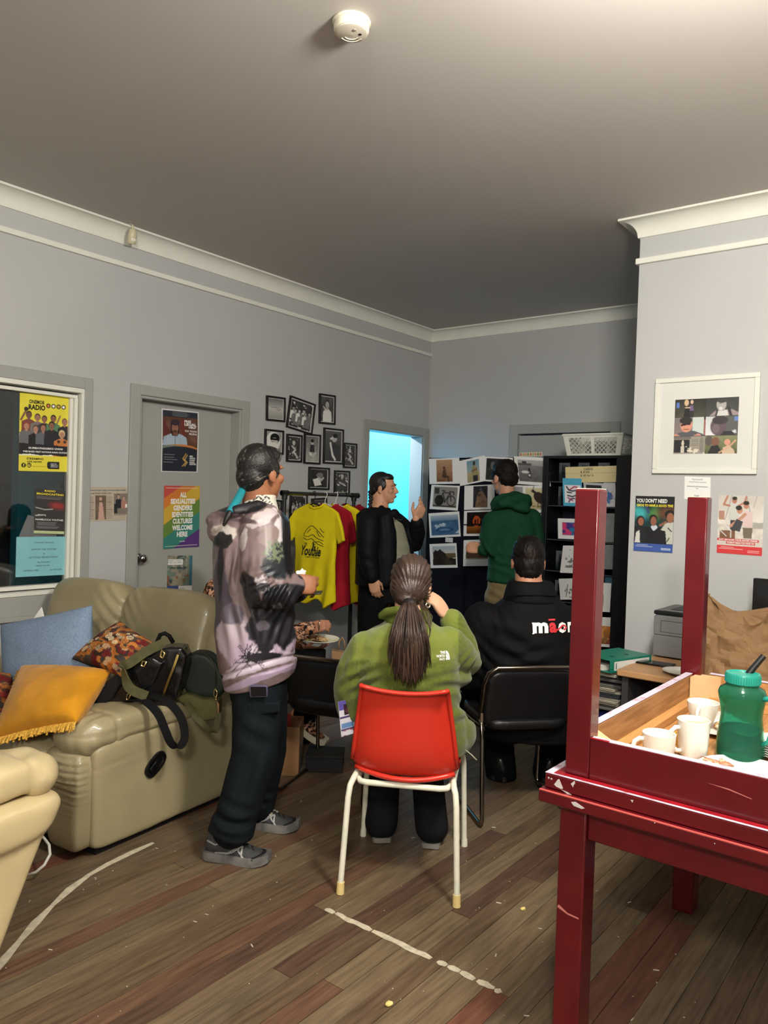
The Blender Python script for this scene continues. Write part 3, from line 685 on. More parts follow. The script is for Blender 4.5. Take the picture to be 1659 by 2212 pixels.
# --- the large white frame, card and two posters on the right wall
def large_frame():
    y = YR - .022
    tl, tr, bl, br = onY(1418, 816.5, y), onY(1645, 805, y), onY(1407, 1020.4, y), onY(1631, 1026.7, y)
    tl = (tl + V((bl.x, 0, 0)) - V((tl.x, 0, 0)) + tl) / 2; x0 = (tl.x + bl.x) / 2; x1 = (tr.x + br.x) / 2; z1 = (tl.z + tr.z) / 2; z0 = (bl.z + br.z) / 2
    t = thing('picture_frame', 'large white framed collage of six photos with a wide white mat', 'picture frame', ((x0 + x1) / 2, YR, (z0 + z1) / 2))
    f = .026; b = MB()
    for (a, c, e, g) in ((x0, x1, z1 - f, z1), (x0, x1, z0, z0 + f), (x0, x0 + f, z0 + f, z1 - f), (x1 - f, x1, z0 + f, z1 - f)): b.box(a, c, y, YR - .001, e, g)
    obj('frame', b, mat('white_frame', (220, 220, 210), 0.4), t, bevel=.003)
    m = MB(); wx, wz = x1 - x0, z1 - z0
    a0, a1 = x0 + wx * .205, x1 - wx * .185; c0, c1 = z0 + wz * .205, z1 - wz * .23; yy = y + .010
    for (a, c, e, g) in ((x0 + f - .002, x1 - f + .002, c1, z1 - f + .002), (x0 + f - .002, x1 - f + .002, z0 + f - .002, c0), (x0 + f - .002, a0, c0, c1), (a1, x1 - f + .002, c0, c1)): m.box(a, c, yy, yy + .003, e, g)
    obj('picture_mat', m, mat('mat_board', (212, 212, 207), 0.8), t, smooth=0)
    p = Pic(110, 104, (40, 40, 38))
    p.grad(0, 0, .5, .33, (36, 36, 34), (76, 74, 56)); p.noise(14, 8, 2, 3, (0, 0, .5, .33)); p.rect(.03, .06, .08, .16, (90, 120, 190))
    p.poly([(.15, .33), (.17, .14), (.24, .14), (.25, .33)], (28, 26, 28)); p.ell(.19, .07, .035, .06, (206, 180, 130)); p.ell(.205, .08, .02, .035, (210, 176, 150)); p.poly([(.24, .33), (.245, .12), (.30, .12), (.31, .33)], (112, 92, 132)); p.rect(.245, .22, .31, .33, (40, 38, 42)); p.ell(.275, .06, .022, .04, (206, 180, 160)); p.rect(.17, .15, .25, .17, (206, 176, 150))
    p.grad(.5, 0, 1, .33, (48, 52, 50), (66, 70, 66)); p.noise(12, 7, 5, 3, (.5, 0, 1, .33)); p.poly([(.55, .33), (.62, .25), (.72, .21), (.9, .22), (1, .28), (1, .33)], (150, 136, 136)); p.poly([(.64, .33), (.67, .24), (.82, .23), (.84, .33)], (206, 204, 200)); p.ell(.73, .13, .075, .105, (170, 166, 160)); p.ell(.74, .05, .08, .05, (60, 58, 56)); p.ell(.72, .2, .03, .03, (210, 208, 204)); p.rect(.69, .105, .73, .115, (60, 56, 54)); p.line([(.67, .24), (.65, .33)], .012, (40, 40, 42)); p.line([(.84, .19), (.88, .33)], .02, (44, 44, 46))
    p.grad(0, .335, .3, .67, (120, 112, 110), (132, 120, 116)); p.rect(.3, .335, .47, .67, (196, 206, 200)); p.rect(.47, .38, .5, .66, (150, 92, 84))
    p.poly([(0, .67), (.08, .61), (.2, .585), (.33, .58), (.45, .63), (.5, .67)], (84, 86, 92)); p.ell(.2, .47, .095, .13, (212, 148, 122)); p.ell(.19, .39, .098, .065, (40, 36, 34)); p.poly([(.11, .455), (.27, .435), (.26, .475), (.19, .475), (.12, .49)], (24, 22, 24)); p.ell(.2, .55, .05, .012, (150, 90, 76)); p.poly([(.0, .67), (.03, .62), (.12, .67)], (206, 140, 124)); p.poly([(.3, .67), (.4, .62), (.44, .67)], (206, 140, 124))
    p.grad(.5, .335, 1, .67, (196, 200, 202), (220, 222, 222)); p.rect(.8, .335, 1, .67, (86, 88, 84)); p.rect(.93, .34, 1, .42, (96, 128, 186)); p.blot((200, 206, 210), 14, .62, 4, (.9, .5, 1, .66)); p.ell(.7, .51, .125, .16, (92, 78, 84)); p.ell(.72, .40, .12, .075, (56, 50, 54)); p.ell(.66, .55, .06, .08, (112, 96, 100)); p.poly([(.72, .67), (.78, .6), (.9, .6), (.96, .67)], (40, 38, 44))
    p.rect(0, .67, .5, 1, (150, 144, 132)); p.rect(0, .67, .28, .72, (108, 104, 98)); p.rect(.01, .73, .26, .97, (30, 32, 34)); 
    for i in range(9): p.rect(.29, .7 + .033 * i, .4, .707 + .033 * i, (110, 104, 94))
    p.ell(.155, .8, .02, .06, (206, 196, 176)); p.rect(.12, .85, .18, .97, (200, 192, 176)); p.blot((216, 208, 190), 16, .56, 3, (.2, .85, .5, 1)); p.ell(.45, .83, .035, .14, (128, 122, 114))
    p.grad(.5, .67, 1, 1, (130, 132, 96), (84, 88, 56)); p.noise(26, 10, 8, 3, (.5, .67, 1, 1)); p.ell(.56, .76, .06, .09, (90, 80, 78)); p.ell(.66, .78, .06, .08, (120, 82, 64)); p.poly([(.54, 1), (.6, .85), (.7, .84), (.78, 1)], (30, 30, 32)); p.poly([(.76, 1), (.78, .88), (.86, .84), (.94, .92), (.96, 1)], (196, 176, 150)); p.ell(.84, .79, .045, .055, (210, 150, 124)); p.line([(.72, .97), (.86, .88), (.96, .76)], .012, (206, 160, 130))
    for a in ((.497, 0, .503, 1), (0, .332, 1, .338), (0, .667, 1, .672)): p.rect(*a, (60, 58, 56))
    print_mesh('photo_collage', p, (a0 - .003, yy + .0032, c1 + .003), (a1 + .003, yy + .0032, c1 + .003), (a0 - .003, yy + .0032, c0 - .003), t, .003)
large_frame()
p = Pic(40, 36, (232, 232, 228)); p.rect(.08, .41, .92, .43, (120, 120, 118)); p.rect(.08, .66, .92, .68, (120, 120, 118))
yw = YR - .002
sheet('label_card', 'white caption card on the wall below the large white frame', 'card', p, onY(1479, 1029, yw), onY(1535, 1031, yw), onY(1478, 1078, yw),
      [(("Picture some RIP", .3, .08, .7, .15), INKG), (("Friends Members supported", .18, .2, .84, .27), INKG), (("Title", .44, .48, .54, .54), INKG), (("COAST", .38, .8, .58, .9, .03), INKG)])
p = Pic(84, 116, (20, 22, 26)); p.grad(0, .2, 1, .55, (20, 24, 30), (18, 60, 60)); p.ell(.12, .3, .22, .12, (60, 170, 170), .5, 1.2); p.ell(.52, .31, .14, .12, (70, 150, 74), 0, 1.2); p.ell(.85, .3, .3, .12, (96, 60, 40), 0, 1.0); p.noise(10, 9, 4, 3, (0, .2, 1, .85)); p.line([(.3, .2), (.36, .3)], .02, (60, 60, 120))
p.poly([(.0, .85), (.02, .62), (.14, .55), (.3, .6), (.34, .85)], (28, 30, 32)); p.poly([(.02, .85), (.05, .66), (.14, .62), (.16, .85)], (206, 206, 200)); p.ell(.15, .46, .11, .1, (28, 20, 18)); p.ell(.165, .465, .075, .075, (150, 96, 70))
p.poly([(.34, .85), (.38, .6), (.5, .54), (.66, .56), (.78, .64), (.8, .85)], (22, 22, 26)); p.poly([(.42, .56), (.5, .63), (.6, .56), (.57, .52), (.45, .53)], (196, 206, 216)); p.ell(.48, .40, .1, .07, (24, 18, 16)); p.ell(.49, .45, .075, .085, (142, 90, 68))
p.poly([(.68, .6), (.8, .47), (1, .45), (1, .85), (.84, .85), (.8, .62)], (190, 192, 180)); p.ell(.9, .32, .13, .08, (26, 20, 18)); p.ell(.91, .38, .09, .09, (150, 98, 74)); p.line([(.66, .52), (.8, .46)], .03, (140, 90, 66)); p.line([(.86, .56), (.95, .62)], .012, (40, 44, 40)); p.line([(.85, .8), (.9, .74)], .012, (40, 44, 40))
p.rect(0, .86, 1, 1, (58, 86, 158)); bars(3, .04, .5, .88, .97, (190, 200, 220), 2, p, .3, .25); bars(2, .7, .95, .93, .98, (190, 200, 220), 4, p, .2, .4)
sheet('poster', 'dark party poster with three laughing people and blue footer, left on the right wall', 'poster', p, onY(1373.5, 1071, yw), onY(1458, 1073, yw), onY(1368.5, 1189, yw),
      [(("YOU DON'T NEED", .03, .045, .82, .12, .03), INKW), (("GROG TO HAVE A GOOD TIME", .04, .145, .97, .19, .03), INKY)], warp=lambda u, v: .0015 + .004 * np.clip(v - .9, 0, 1) * (1 - u) * 6, thick=.0006)
p = Pic(88, 118, (206, 200, 190)); p.grad(0, 0, 1, .5, (196, 190, 182), (220, 214, 204)); p.noise(8, 7, 3, 3); p.line([(.3, 0), (.16, .42)], .008, (150, 146, 142)); p.line([(.62, 0), (.72, .3)], .008, (150, 146, 142)); p.line([(.85, 0), (.78, .2)], .006, (150, 146, 142))
p.rect(.02, .27, .14, .42, (176, 130, 112)); p.rect(.7, .45, 1, .55, (170, 166, 160)); p.rect(.05, .6, .4, .75, (120, 84, 60)); p.noise(30, 10, 5, 3, (0, .4, 1, .72))
p.poly([(.24, .42), (.24, .17), (.36, .13), (.46, .17), (.48, .42)], (200, 200, 194)); p.ell(.36, .085, .055, .055, (176, 120, 96)); p.ell(.36, .05, .055, .03, (40, 30, 26)); p.line([(.25, .18), (.12, .16), (.2, .02)], .022, (176, 120, 96)); p.line([(.46, .17), (.58, .12), (.62, .02)], .022, (176, 120, 96)); p.rect(.28, .42, .46, .6, (46, 46, 50))
p.poly([(.55, .52), (.52, .3), (.62, .25), (.76, .28), (.78, .54)], (214, 190, 186)); p.ell(.62, .17, .06, .055, (182, 126, 102)); p.ell(.62, .125, .065, .035, (34, 26, 22)); p.poly([(.56, .54), (.78, .54), (.76, .72), (.58, .72)], (112, 104, 86))
p.ell(.48, .25, .065, .06, (186, 132, 108)); p.ell(.46, .21, .07, .04, (36, 28, 24)); p.line([(.3, .52), (.46, .42), (.6, .32)], .035, (190, 140, 116)); p.poly([(.3, .58), (.42, .4), (.56, .44), (.5, .62)], (60, 62, 66)); p.line([(.05, .44), (.3, .6), (.3, .72)], .012, (214, 214, 212)); p.line([(.02, .58), (.2, .7)], .012, (200, 200, 200))
p.rect(.0, .74, .92, .785, (196, 66, 62)); p.rect(.2, .79, .84, .83, (196, 66, 62)); p.rect(0, .86, 1, 1, (206, 52, 54)); bars(3, .04, .6, .885, .97, (232, 190, 190), 2, p, .4, .22); bars(2, .68, .95, .93, .98, (232, 190, 190), 4, p, .2, .4)
sheet('poster', 'bright poster of young men hugging with red footer, rightmost on the right wall', 'poster', p, onY(1553, 1069, yw), onY(1651, 1072, yw), onY(1548, 1194, yw),
      [(("JUST BECAUSE YOUR MATES DRINK", .04, .748, .9, .778, .03), INKW), (("DOESN'T MEAN YOU HAVE TO", .23, .797, .82, .823, .03), INKW)])

# --- smoke alarm and motion sensor
def smoke_alarm():
    c = onZ(759, 66, ZC - .03); c.z = ZC
    t = thing('smoke_alarm', 'round white smoke alarm on the ceiling', 'smoke alarm', c)
    m = mat('alarm_plastic', (222, 218, 196), 0.45); M = Matrix.Translation(c) @ Matrix.Rotation(R(200), 4, 'Z') @ Matrix.Rotation(math.pi, 4, 'X')
    obj('base', MB(M).lathe([(0, 0), (.064, 0), (.066, .004), (.064, .010), (0, .010)], n=48), m, t)
    obj('body', MB(M).lathe([(0, .0101), (.060, .0101), (.0605, .03), (.058, .036), (0, .036)], n=48), m, t)
    obj('cover', MB(M).lathe([(0, .0361), (.056, .0361), (.054, .040), (.046, .043), (0, .045)], n=48), mat('alarm_cover', (196, 188, 172), 0.5), t)
    v = MB(M)
    for r in (.030, .044):
        for a0 in (R(20), R(55), R(90)):
            v.tube([(r * math.cos(a0 + R(30) * k / 6), r * math.sin(a0 + R(30) * k / 6), .0437 if r < .04 else .0425) for k in range(7)], .0022, 6)
    obj('vent_slots', v, m_dark, t)
    v = MB(M)
    for r in (.026, .040):
        v.tube([(r * math.cos(R(14) + R(112) * k / 14), r * math.sin(R(14) + R(112) * k / 14), .0448 if r < .03 else .0440) for k in range(15)], .0017, 6)
    obj('vent_ribs', v, m, t)
    v = MB(M); v.lathe([(0, .0445), (.0055, .0445), (.0055, .0452), (0, .0452)], (-.03, .006, 0), 16); obj('test_button', v, m_dark, t)
    v = MB(M); v.lathe([(0, .044), (.0065, .044), (.0055, .0462), (0, .0465)], (-.02, -.022, 0), 16); obj('sounder', v, mat('alarm_grey', (150, 142, 130), .6), t)
smoke_alarm()
def sensor():
    c = onX(284, 505, XL + .09)
    t = thing('motion_sensor', 'cream motion sensor hanging from the left cornice', 'sensor', c)
    m = mat('sensor_plastic', (206, 198, 166), 0.35)
    M = Matrix.Translation(c + V((.01, 0, 0))) @ Matrix.Rotation(R(14), 4, 'Y') @ Matrix.Rotation(R(6), 4, 'X')
    b = MB(M)
    rings = []
    for z, hw, dp in ((-.062, .024, .018), (-.056, .028, .022), (-.01, .027, .024), (.022, .022, .02), (.03, .012, .012)):
        rings.append([(dp * math.cos(a) * (1.0 if math.cos(a) > 0 else .6), hw * math.sin(a), z) for a in [2 * math.pi * j / 20 for j in range(20)]])
    b.loft(rings); obj('body', b, m, t, smooth=60)
    b = MB(M); b.tube([(0, 0, .028), (-.006, 0, .05)], .008, 12); b.cbox((-.008, 0, .053), (.03, .05, .006)); obj('bracket', b, m, t, bevel=.001)
    b = MB(M); b.ell((.018, 0, -.036), .006, .018, .014); obj('lens', b, mat('sensor_lens', (232, 228, 214), .3), t, smooth=180)
sensor()
# ---------------------------------------------------------------- the two red tables (one upside down on the other)
m_red = mat('red_paint', (90, 16, 23), 0.22, var=.10, vscale=9, bump=.05, bscale=40, coat=.25)
m_redhi = mat('red_paint_bright', (138, 20, 30), 0.3, var=.1, vscale=20)
m_worn = mat('worn_primer', (196, 184, 198), .6, rgb2=(160, 118, 130), vscale=30, lo=.5, hi=.72, detail=6)
m_pine = mat('pine_board', (150, 104, 58), 0.5, rgb2=(186, 136, 82), vscale=6, stretch=(14, 1, 14), detail=6)
m_pine_y = mat('pine_board_side', (146, 104, 62), 0.55, rgb2=(178, 132, 84), vscale=6, stretch=(10, 1, 12), detail=6)
m_chip = mat('paint_chip', (196, 190, 186), 0.7)
TX0, TX1, TY0, TY1 = -.916, .46, 1.895, 3.115
def chip(parent, pts, o, ux, uy, n):
    b = MB(); b.prism(pts, o, ux, uy, V(n) * .0006); return obj('paint_chip', b, m_chip, parent, smooth=0)
lt = thing('table', 'red painted wooden table standing on its four legs at right', 'table', (TX0, TY0, 0))
obj('tabletop', MB().box(TX0, TX1, TY0, TY1, .700, .735), m_red, lt, bevel=.006, seg=3)
for x in (-.865, TX1 - .125):
    for y in (1.925, TY1 - .165): obj('leg', MB().box(x, x + .074, y, y + .074, 0, .6995), m_red, lt, bevel=.004)
for (x0, x1, y0, y1) in ((-.7905, TX1 - .125, 1.938, 1.962), (-.7905, TX1 - .125, TY1 - .15, TY1 - .126), (-.852, -.828, 1.9995, TY1 - .165), (TX1 - .09, TX1 - .066, 1.9995, TY1 - .165)):
    obj('apron', MB().box(x0, x1, y0, y1, .618, .6995), m_red, lt, bevel=.003)
ed = MB(); ed.box(TX0 + .004, TX1 - .01, TY0 - .0006, TY0 + .004, .7325, .7356); obj('worn_edge', ed, mat('red_edge_light', (214, 92, 84), .4), lt, smooth=0)
for pts, u, v in (([(0, 0), (.012, .004), (.02, .001), (.038, -.006), (.03, -.010), (.008, -.008)], .095, -.012), ([(0, 0), (.004, .001), (.003, .004)], .31, -.006), ([(0, 0), (.003, 0), (.002, -.003)], .45, -.012)):
    chip(lt, pts, (TX0 + u, TY0, .735 + v), (1, 0, 0), (0, 0, 1), (0, -1, 0))
b = MB(); b.prism([(0, 0), (.004, .03), (-.004, .03), (-.006, .004)], (TX0, TY0 + .03, .702), (0, 1, 0), (0, 0, 1), (-.0006, 0, 0)); obj('paint_chip', b, m_chip, lt, smooth=0)
b = MB(); b.prism([(0, 0), (.03, -.010), (.062, -.012), (.06, -.008), (.03, -.006), (.004, .008)], (-.862, 1.925, .42), (1, 0, 0), (0, 0, 1), (0, -.0004, 0)); obj('scuff', b, mat('scuff', (196, 116, 110), .6), lt, smooth=0)

ut = thing('table', 'red painted table turned upside down on the other, legs in the air', 'table', (TX0, TY0, .736))
UX0, UY0, UY1 = -.906, 1.912, 3.10
obj('tabletop', MB().box(UX0, TX1 - .01, UY0, UY1, .7355, .776), m_red, ut, bevel=.004)
obj('underside_boards', MB().box(-.832, TX1 - .085, 1.975, UY1 - .085, .7765, .7795), m_pine, ut, smooth=0)
ex = TX1 - .07
for (x0, x1, y0, y1) in ((-.7955, ex - .07, 1.944, 1.968), (-.780, ex - .07, UY1 - .08, UY1 - .056)):
    obj('apron', MB().box(x0, x1, y0, y1, .7765, .884), m_red, ut, bevel=.002)
for (x0, x1) in ((-.856, -.832), (ex - .02, ex + .004)):
    obj('apron', MB().box(x0, x1, 2.015, UY1 - .13, .7765, .884), m_red, ut, bevel=.002)
# bare wood inner faces and worn rims of the aprons
obj('apron_lining', MB().box(-.8318, -.8295, 2.015, UY1 - .13, .781, .882), m_pine_y, ut, smooth=0)
obj('apron_lining', MB().box(-.780, ex - .09, UY1 - .0825, UY1 - .0802, .781, .882), m_pine, ut, smooth=0)
obj('apron_lining', MB().box(-.780, ex - .09, 1.9682, 1.9705, .781, .882), m_pine, ut, smooth=0)
obj('worn_rim', MB().box(-.8565, -.8315, 2.0, UY1 - .12, .8842, .8858), m_worn, ut, smooth=0)
obj('worn_rim', MB().box(-.794, ex - .075, 1.9455, 1.9685, .8842, .8856), m_worn, ut, smooth=0)
obj('worn_rim', MB().box(-.782, ex - .075, UY1 - .081, UY1 - .0555, .8842, .8856), m_worn, ut, smooth=0)
obj('red_rim', MB().box(-.795, -.745, 1.943, 1.952, .8845, .8862), m_redhi, ut, smooth=0)
obj('batten', MB().box(-.8293, -.795, 2.05, UY1 - .16, .7798, .806), mat('batten_pine', (188, 136, 80), .5, var=.12, vscale=7, stretch=(10, .6, 10)), ut, bevel=.002)
obj('batten', MB().box(-.780, ex - .1, UY1 - .116, UY1 - .083, .7798, .806), mat('batten_pine', (188, 136, 80)), ut, bevel=.002)
for (px, py, a, c) in ((-.826, 1.9725, 1, 1), (-.826, UY1 - .0845, 1, -1)):
    b = MB(); b.prism([(0, 0), (.085 * a, 0), (0, .085 * c)], (px, py, .782), (1, 0, 0), (0, 1, 0), (0, 0, .098)); obj('corner_block', b, mat('corner_pine', (206, 170, 124), .6, var=.1, vscale=12), ut, smooth=0)
for (x, y) in ((-.863, 1.942), (ex - .07, 1.942), (-.88, UY1 - .11), (ex - .07, UY1 - .11)):
    w_ = .074 if (y > 2.5 and x < 0) else .067
    lg = MB(); lg.box(x, x + w_, y, y + .058, .7768, 1.541); lo = obj('leg', lg, m_red, ut, bevel=.004)
    cp = MB(); cp.box(x + .003, x + w_ - .003, y + .003, y + .055, 1.5412, 1.5435); obj('worn_end', cp, mat('worn_wood_end', (226, 208, 180), .7, var=.1, vscale=30), lo, bevel=.001)
# worn bands on the board edge around the aprons
obj('red_band', MB().box(-.885, TX1 - .03, 1.922, 1.9425, .7761, .7772), m_redhi, ut, smooth=0)
obj('red_band', MB().box(-.885, -.862, 1.9425, UY1 - .02, .7761, .7772), m_redhi, ut, smooth=0)
obj('worn_band', MB().box(-.9055, TX1 - .02, UY0 + .0005, 1.9215, .7761, .7769), m_worn, ut, smooth=0)
obj('worn_band', MB().box(-.9055, -.8852, 1.9217, UY1 - .01, .7761, .7769), m_worn, ut, smooth=0)
for pts, u, v in (([(0, 0), (.010, .016), (.014, .018), (.026, -.004), (.020, -.007), (.006, -.004)], .028, -.026), ([(0, 0), (.010, .010), (.012, .004), (.008, -.002), (.007, -.008)], .075, -.012),
                  ([(0, 0), (.02, -.003), (.034, -.008), (.02, -.008)], .048, -.034), ([(0, 0), (.004, 0), (.004, -.004), (0, -.004)], .010, -.010), ([(0, 0), (.004, 0), (.004, -.004), (0, -.004)], .018, -.011), ([(0, 0), (.007, .001), (.005, -.006)], .235, -.012)):
    chip(ut, pts, (UX0 + u, UY0, .776 + v), (1, 0, 0), (0, 0, 1), (0, -1, 0))
for pts, u, z in (([(0, 0), (.05, -.002), (.1, -.012), (.101, -.0135), (.05, -.0045)], -.50, .842),):
    b = MB(); b.prism(pts, (u, 1.944, z), (1, 0, 0), (0, 0, 1), (0, -.0004, 0)); obj('scuff', b, mat('scuff', (196, 116, 110)), ut, smooth=0)

# ---------------------------------------------------------------- crockery and jug on the upturned table
m_china = mat('white_china', (232, 230, 220), 0.18, coat=.4)
ZT_ = .7797
def mug(label, p, r0, r1, h, hand, kind='mug', liquid=None, square=0.0):
    t = thing('mug', label, 'mug' if kind == 'mug' else 'cup', (p[0], p[1], ZT_ + p[2]), 'white cups and mugs on the upturned table')
    M = Matrix.Translation((p[0], p[1], ZT_ + p[2])) @ Matrix.Rotation(hand, 4, 'Z')
    prof = [(0, .0), (r0 * .86, 0), (r0 * .96, .003), (r0, .010)]
    n_ = 8
    for k in range(1, n_ + 1):
        f = k / n_
        rr_ = r0 + (r1 - r0) * (f ** .8 if kind == 'mug' else math.sin(f * math.pi / 2) ** .9)
        prof.append((rr_, .010 + (h - .010) * f))
    inner = [(r - .0042, z) for r, z in prof[4:]][::-1]
    prof += [(r1 - .002, h + .0012)] + inner + [(r0 * .8, .009), (0, .008)]
    b = MB(M)
    rings = []
    N = 40
    for r, z in prof:
        sq = square * max(0, 1 - z / h) 
        ring = []
        for j in range(N):
            a = 2 * math.pi * j / N
            k = (abs(math.cos(a)) ** 4 + abs(math.sin(a)) ** 4) ** -.25
            q = r * ((1 - sq) + sq * k * .92)
            ring.append((q * math.cos(a), q * math.sin(a), z))
        rings.append(ring)
    b.loft(rings, True); obj('body', b, m_china, t, smooth=40)
    hb = MB(M); hh = h * .62; z0 = h * .16; rm = (r0 + r1) / 2
    if kind == 'cup': hh, z0, rm = h * .5, h * .36, r1 * .9
    pts = [(rm - .003, 0, z0 + hh), (rm + .012, 0, z0 + hh * 1.02), (rm + .025, 0, z0 + hh * .85), (rm + .030, 0, z0 + hh * .5), (rm + .022, 0, z0 + hh * .18), (rm + .008, 0, z0 + hh * .02), (rm - .006, 0, z0)]
    hb.tube(pts, .0055, 10, flat=1.25); obj('handle', hb, m_china, t, smooth=180)
    if liquid:
        b = MB(M); zl = h * .86; rl = r0 + (r1 - r0) * .86 - .0045; b.lathe([(0, zl), (rl, zl), (rl, zl + .0006), (0, zl + .0006)], n=36); obj('tea', b, mat('milky_tea', liquid, .15), t)
LEFT = math.pi + R(37)
mug('short white mug nearest the corner leg, handle to the left', (-.700, 2.205, 0), .040, .046, .082, LEFT)
mug('tall white mug of milky tea with squared base', (-.640, 2.322, 0), .037, .046, .108, LEFT + .1, liquid=(190, 160, 120), square=1.0)
mug('white tea cup standing on a plate behind the tall mug', (-.700, 2.640, .012), .030, .050, .076, LEFT + .95, kind='cup')
def plate(label, c, r, name='plate', group='plates on the upturned table', z=ZT_, cat='plate'):
    b = MB(Matrix.Translation((c[0], c[1], z)))
    b.lathe([(0, 0), (r * .55, 0), (r * .60, .003), (r * .8, .008), (r, .016), (r * 1.0, .0185), (r * .97, .0185), (r * .78, .0112), (r * .6, .006), (0, .005)], n=56)
    return tag(obj(name, b, m_china, smooth=50), label, cat, group)
plate('white plate of food scraps under the tea cup', (-.648, 2.655), .115)
plate('white plate with chicken scraps at the front of the upturned table', (-.478, 2.250), .125)
for k in range(6):
    plate('white plate in the stack at the right frame edge, number %s from the bottom' % ('one', 'two', 'three', 'four', 'five', 'six')[k], (-.405, 2.50), .10, group='stacked plates beside the green jug', z=ZT_ + .0065 * k)
def scraps(name, label, cat, c, z, cols, n, r, seed, s0=.012, group=None):
    q = random.Random(seed); t = thing(name, label, cat, (c[0], c[1], z), group)
    for i in range(n):
        a = q.uniform(0, 6.28); d = r * math.sqrt(q.random()); h = q.uniform(.2, 1) * s0 * 1.4
        M = place((c[0] + d * math.cos(a), c[1] + d * math.sin(a) * .7, z + h * .5 + .001), q.uniform(0, 3), q.uniform(-.5, .5))
        b = MB(M); b.ell((0, 0, 0), s0 * q.uniform(.8, 1.9), s0 * q.uniform(.6, 1.1), h * .6, nu=10, nv=6)
        b.v = [tuple(V(p) + V((q.uniform(-1, 1), q.uniform(-1, 1), q.uniform(-.5, 1))) * s0 * .18) for p in b.v]
        k = q.randrange(len(cols)); obj('scrap', b, mat('food_%d_%d_%d' % cols[k], cols[k], .45, var=.25, vscale=60), t, smooth=60)
    return t
scraps('food_scraps', 'chicken bones and scraps on the front plate', 'food', (-.565, 2.275), ZT_ + .006, [(196, 168, 140), (168, 116, 84), (204, 180, 156), (130, 74, 50)], 12, .035, 5, .011)
scraps('food_scraps', 'heaped pasta scraps on the plate beside the tea cup', 'food', (-.600, 2.640), ZT_ + .007, [(206, 176, 120), (190, 150, 90), (214, 196, 160), (150, 100, 60)], 20, .055, 6, .014)
scraps('crumpled_napkin', 'crumpled white napkin behind the tea cup', 'napkin', (-.655, 2.775), ZT_ + .001, [(228, 224, 218), (216, 210, 204)], 8, .035, 9, .02)
b = MB(place((-.688, 2.41, ZT_))); b.lathe([(0, 0), (.026, 0), (.03, .03), (.031, .036), (.028, .036), (.026, .004), (0, .004)], n=28)
tag(obj('yellow_bowl', b, mat('butter_yellow', (216, 176, 84), .35), smooth=45), 'small yellow pot standing behind the tall mug', 'pot')
def jug():
    c = V((-.530, 2.40, ZT_)); t = thing('jug', 'green plastic drink jug with teal lid and handle', 'jug', c)
    m_g = mat('green_plastic', (96, 190, 162), 0.08, trans=.9, ior=1.2)
    m_t = mat('teal_plastic', (36, 140, 124), 0.28)
    M = Matrix.Translation(c)
    pr = [(.058, 0), (.0645, .006), (.066, .02), (.064, .06), (.0585, .10), (.0555, .125), (.058, .15), (.0635, .178), (.065, .192), (.060, .204), (.047, .212), (.0435, .218), (.0435, .224)]
    prof = [(0, 0)] + pr + [(r - .0028, z) for r, z in pr[::-1][:-1]] + [(.058, .005), (0, .005)]
    obj('body', MB(M).lathe(prof, n=48), m_g, t, smooth=50)
    obj('water', MB(M).lathe([(0, .0055), (.0595, .0056), (.0622, .02), (.0602, .06), (.0555, .092), (0, .092)], n=40), mat('green_tinted_water', (70, 190, 150), .02, trans=1.0, ior=1.33), t, smooth=50)
    lid = MB(M); lid.lathe([(0, .222), (.0455, .220), (.0475, .222), (.0475, .246), (.0455, .250), (.040, .2505), (.038, .247), (0, .247)], n=44); lo = obj('lid', lid, m_t, t, smooth=40)
    rb = MB(M)
    for k in range(44):
        a = 2 * math.pi * k / 44; rb.tube([(.0476 * math.cos(a), .0476 * math.sin(a), .223), (.0476 * math.cos(a), .0476 * math.sin(a), .244)], .0011, 5)
    tag(obj('lid_ribs', rb, m_t, lo), kind='stuff')
    d = V((.79, .61, 0)) * .62 + V((.61, -.79, 0)) * .78; d.z = 0; d.normalize()     # handle faces the camera, a little to the right
    hb = MB(); P_ = lambda r, z: c + d * r + V((0, 0, z))
    hb.tube([P_(.060, .186), P_(.082, .192), P_(.094, .178), P_(.095, .14), P_(.090, .10), P_(.080, .068), P_(.062, .058)], [.010, .012, .0125, .011, .0105, .010, .008], 12, flat=.75); ho = obj('handle', hb, m_t, t, smooth=180)
    g = MB()
    for z in (.184, .179, .174, .169): g.tube([P_(.0955, z) + V((-d.y, d.x, 0)) * q for q in (-.009, 0, .009)], .0022, 6)
    tag(obj('grip_ridges', g, m_t, ho), kind='stuff')
    s = M @ V((.012, .03, .25)); e = s + V((.030, .022, .048))
    sp = MB(); sp.tube([s - V((.006, .004, .012)), s, e], [.010, .0095, .0085], 14); obj('spout', sp, mat('black_plastic', (22, 24, 26), .4), t, smooth=50)
jug()

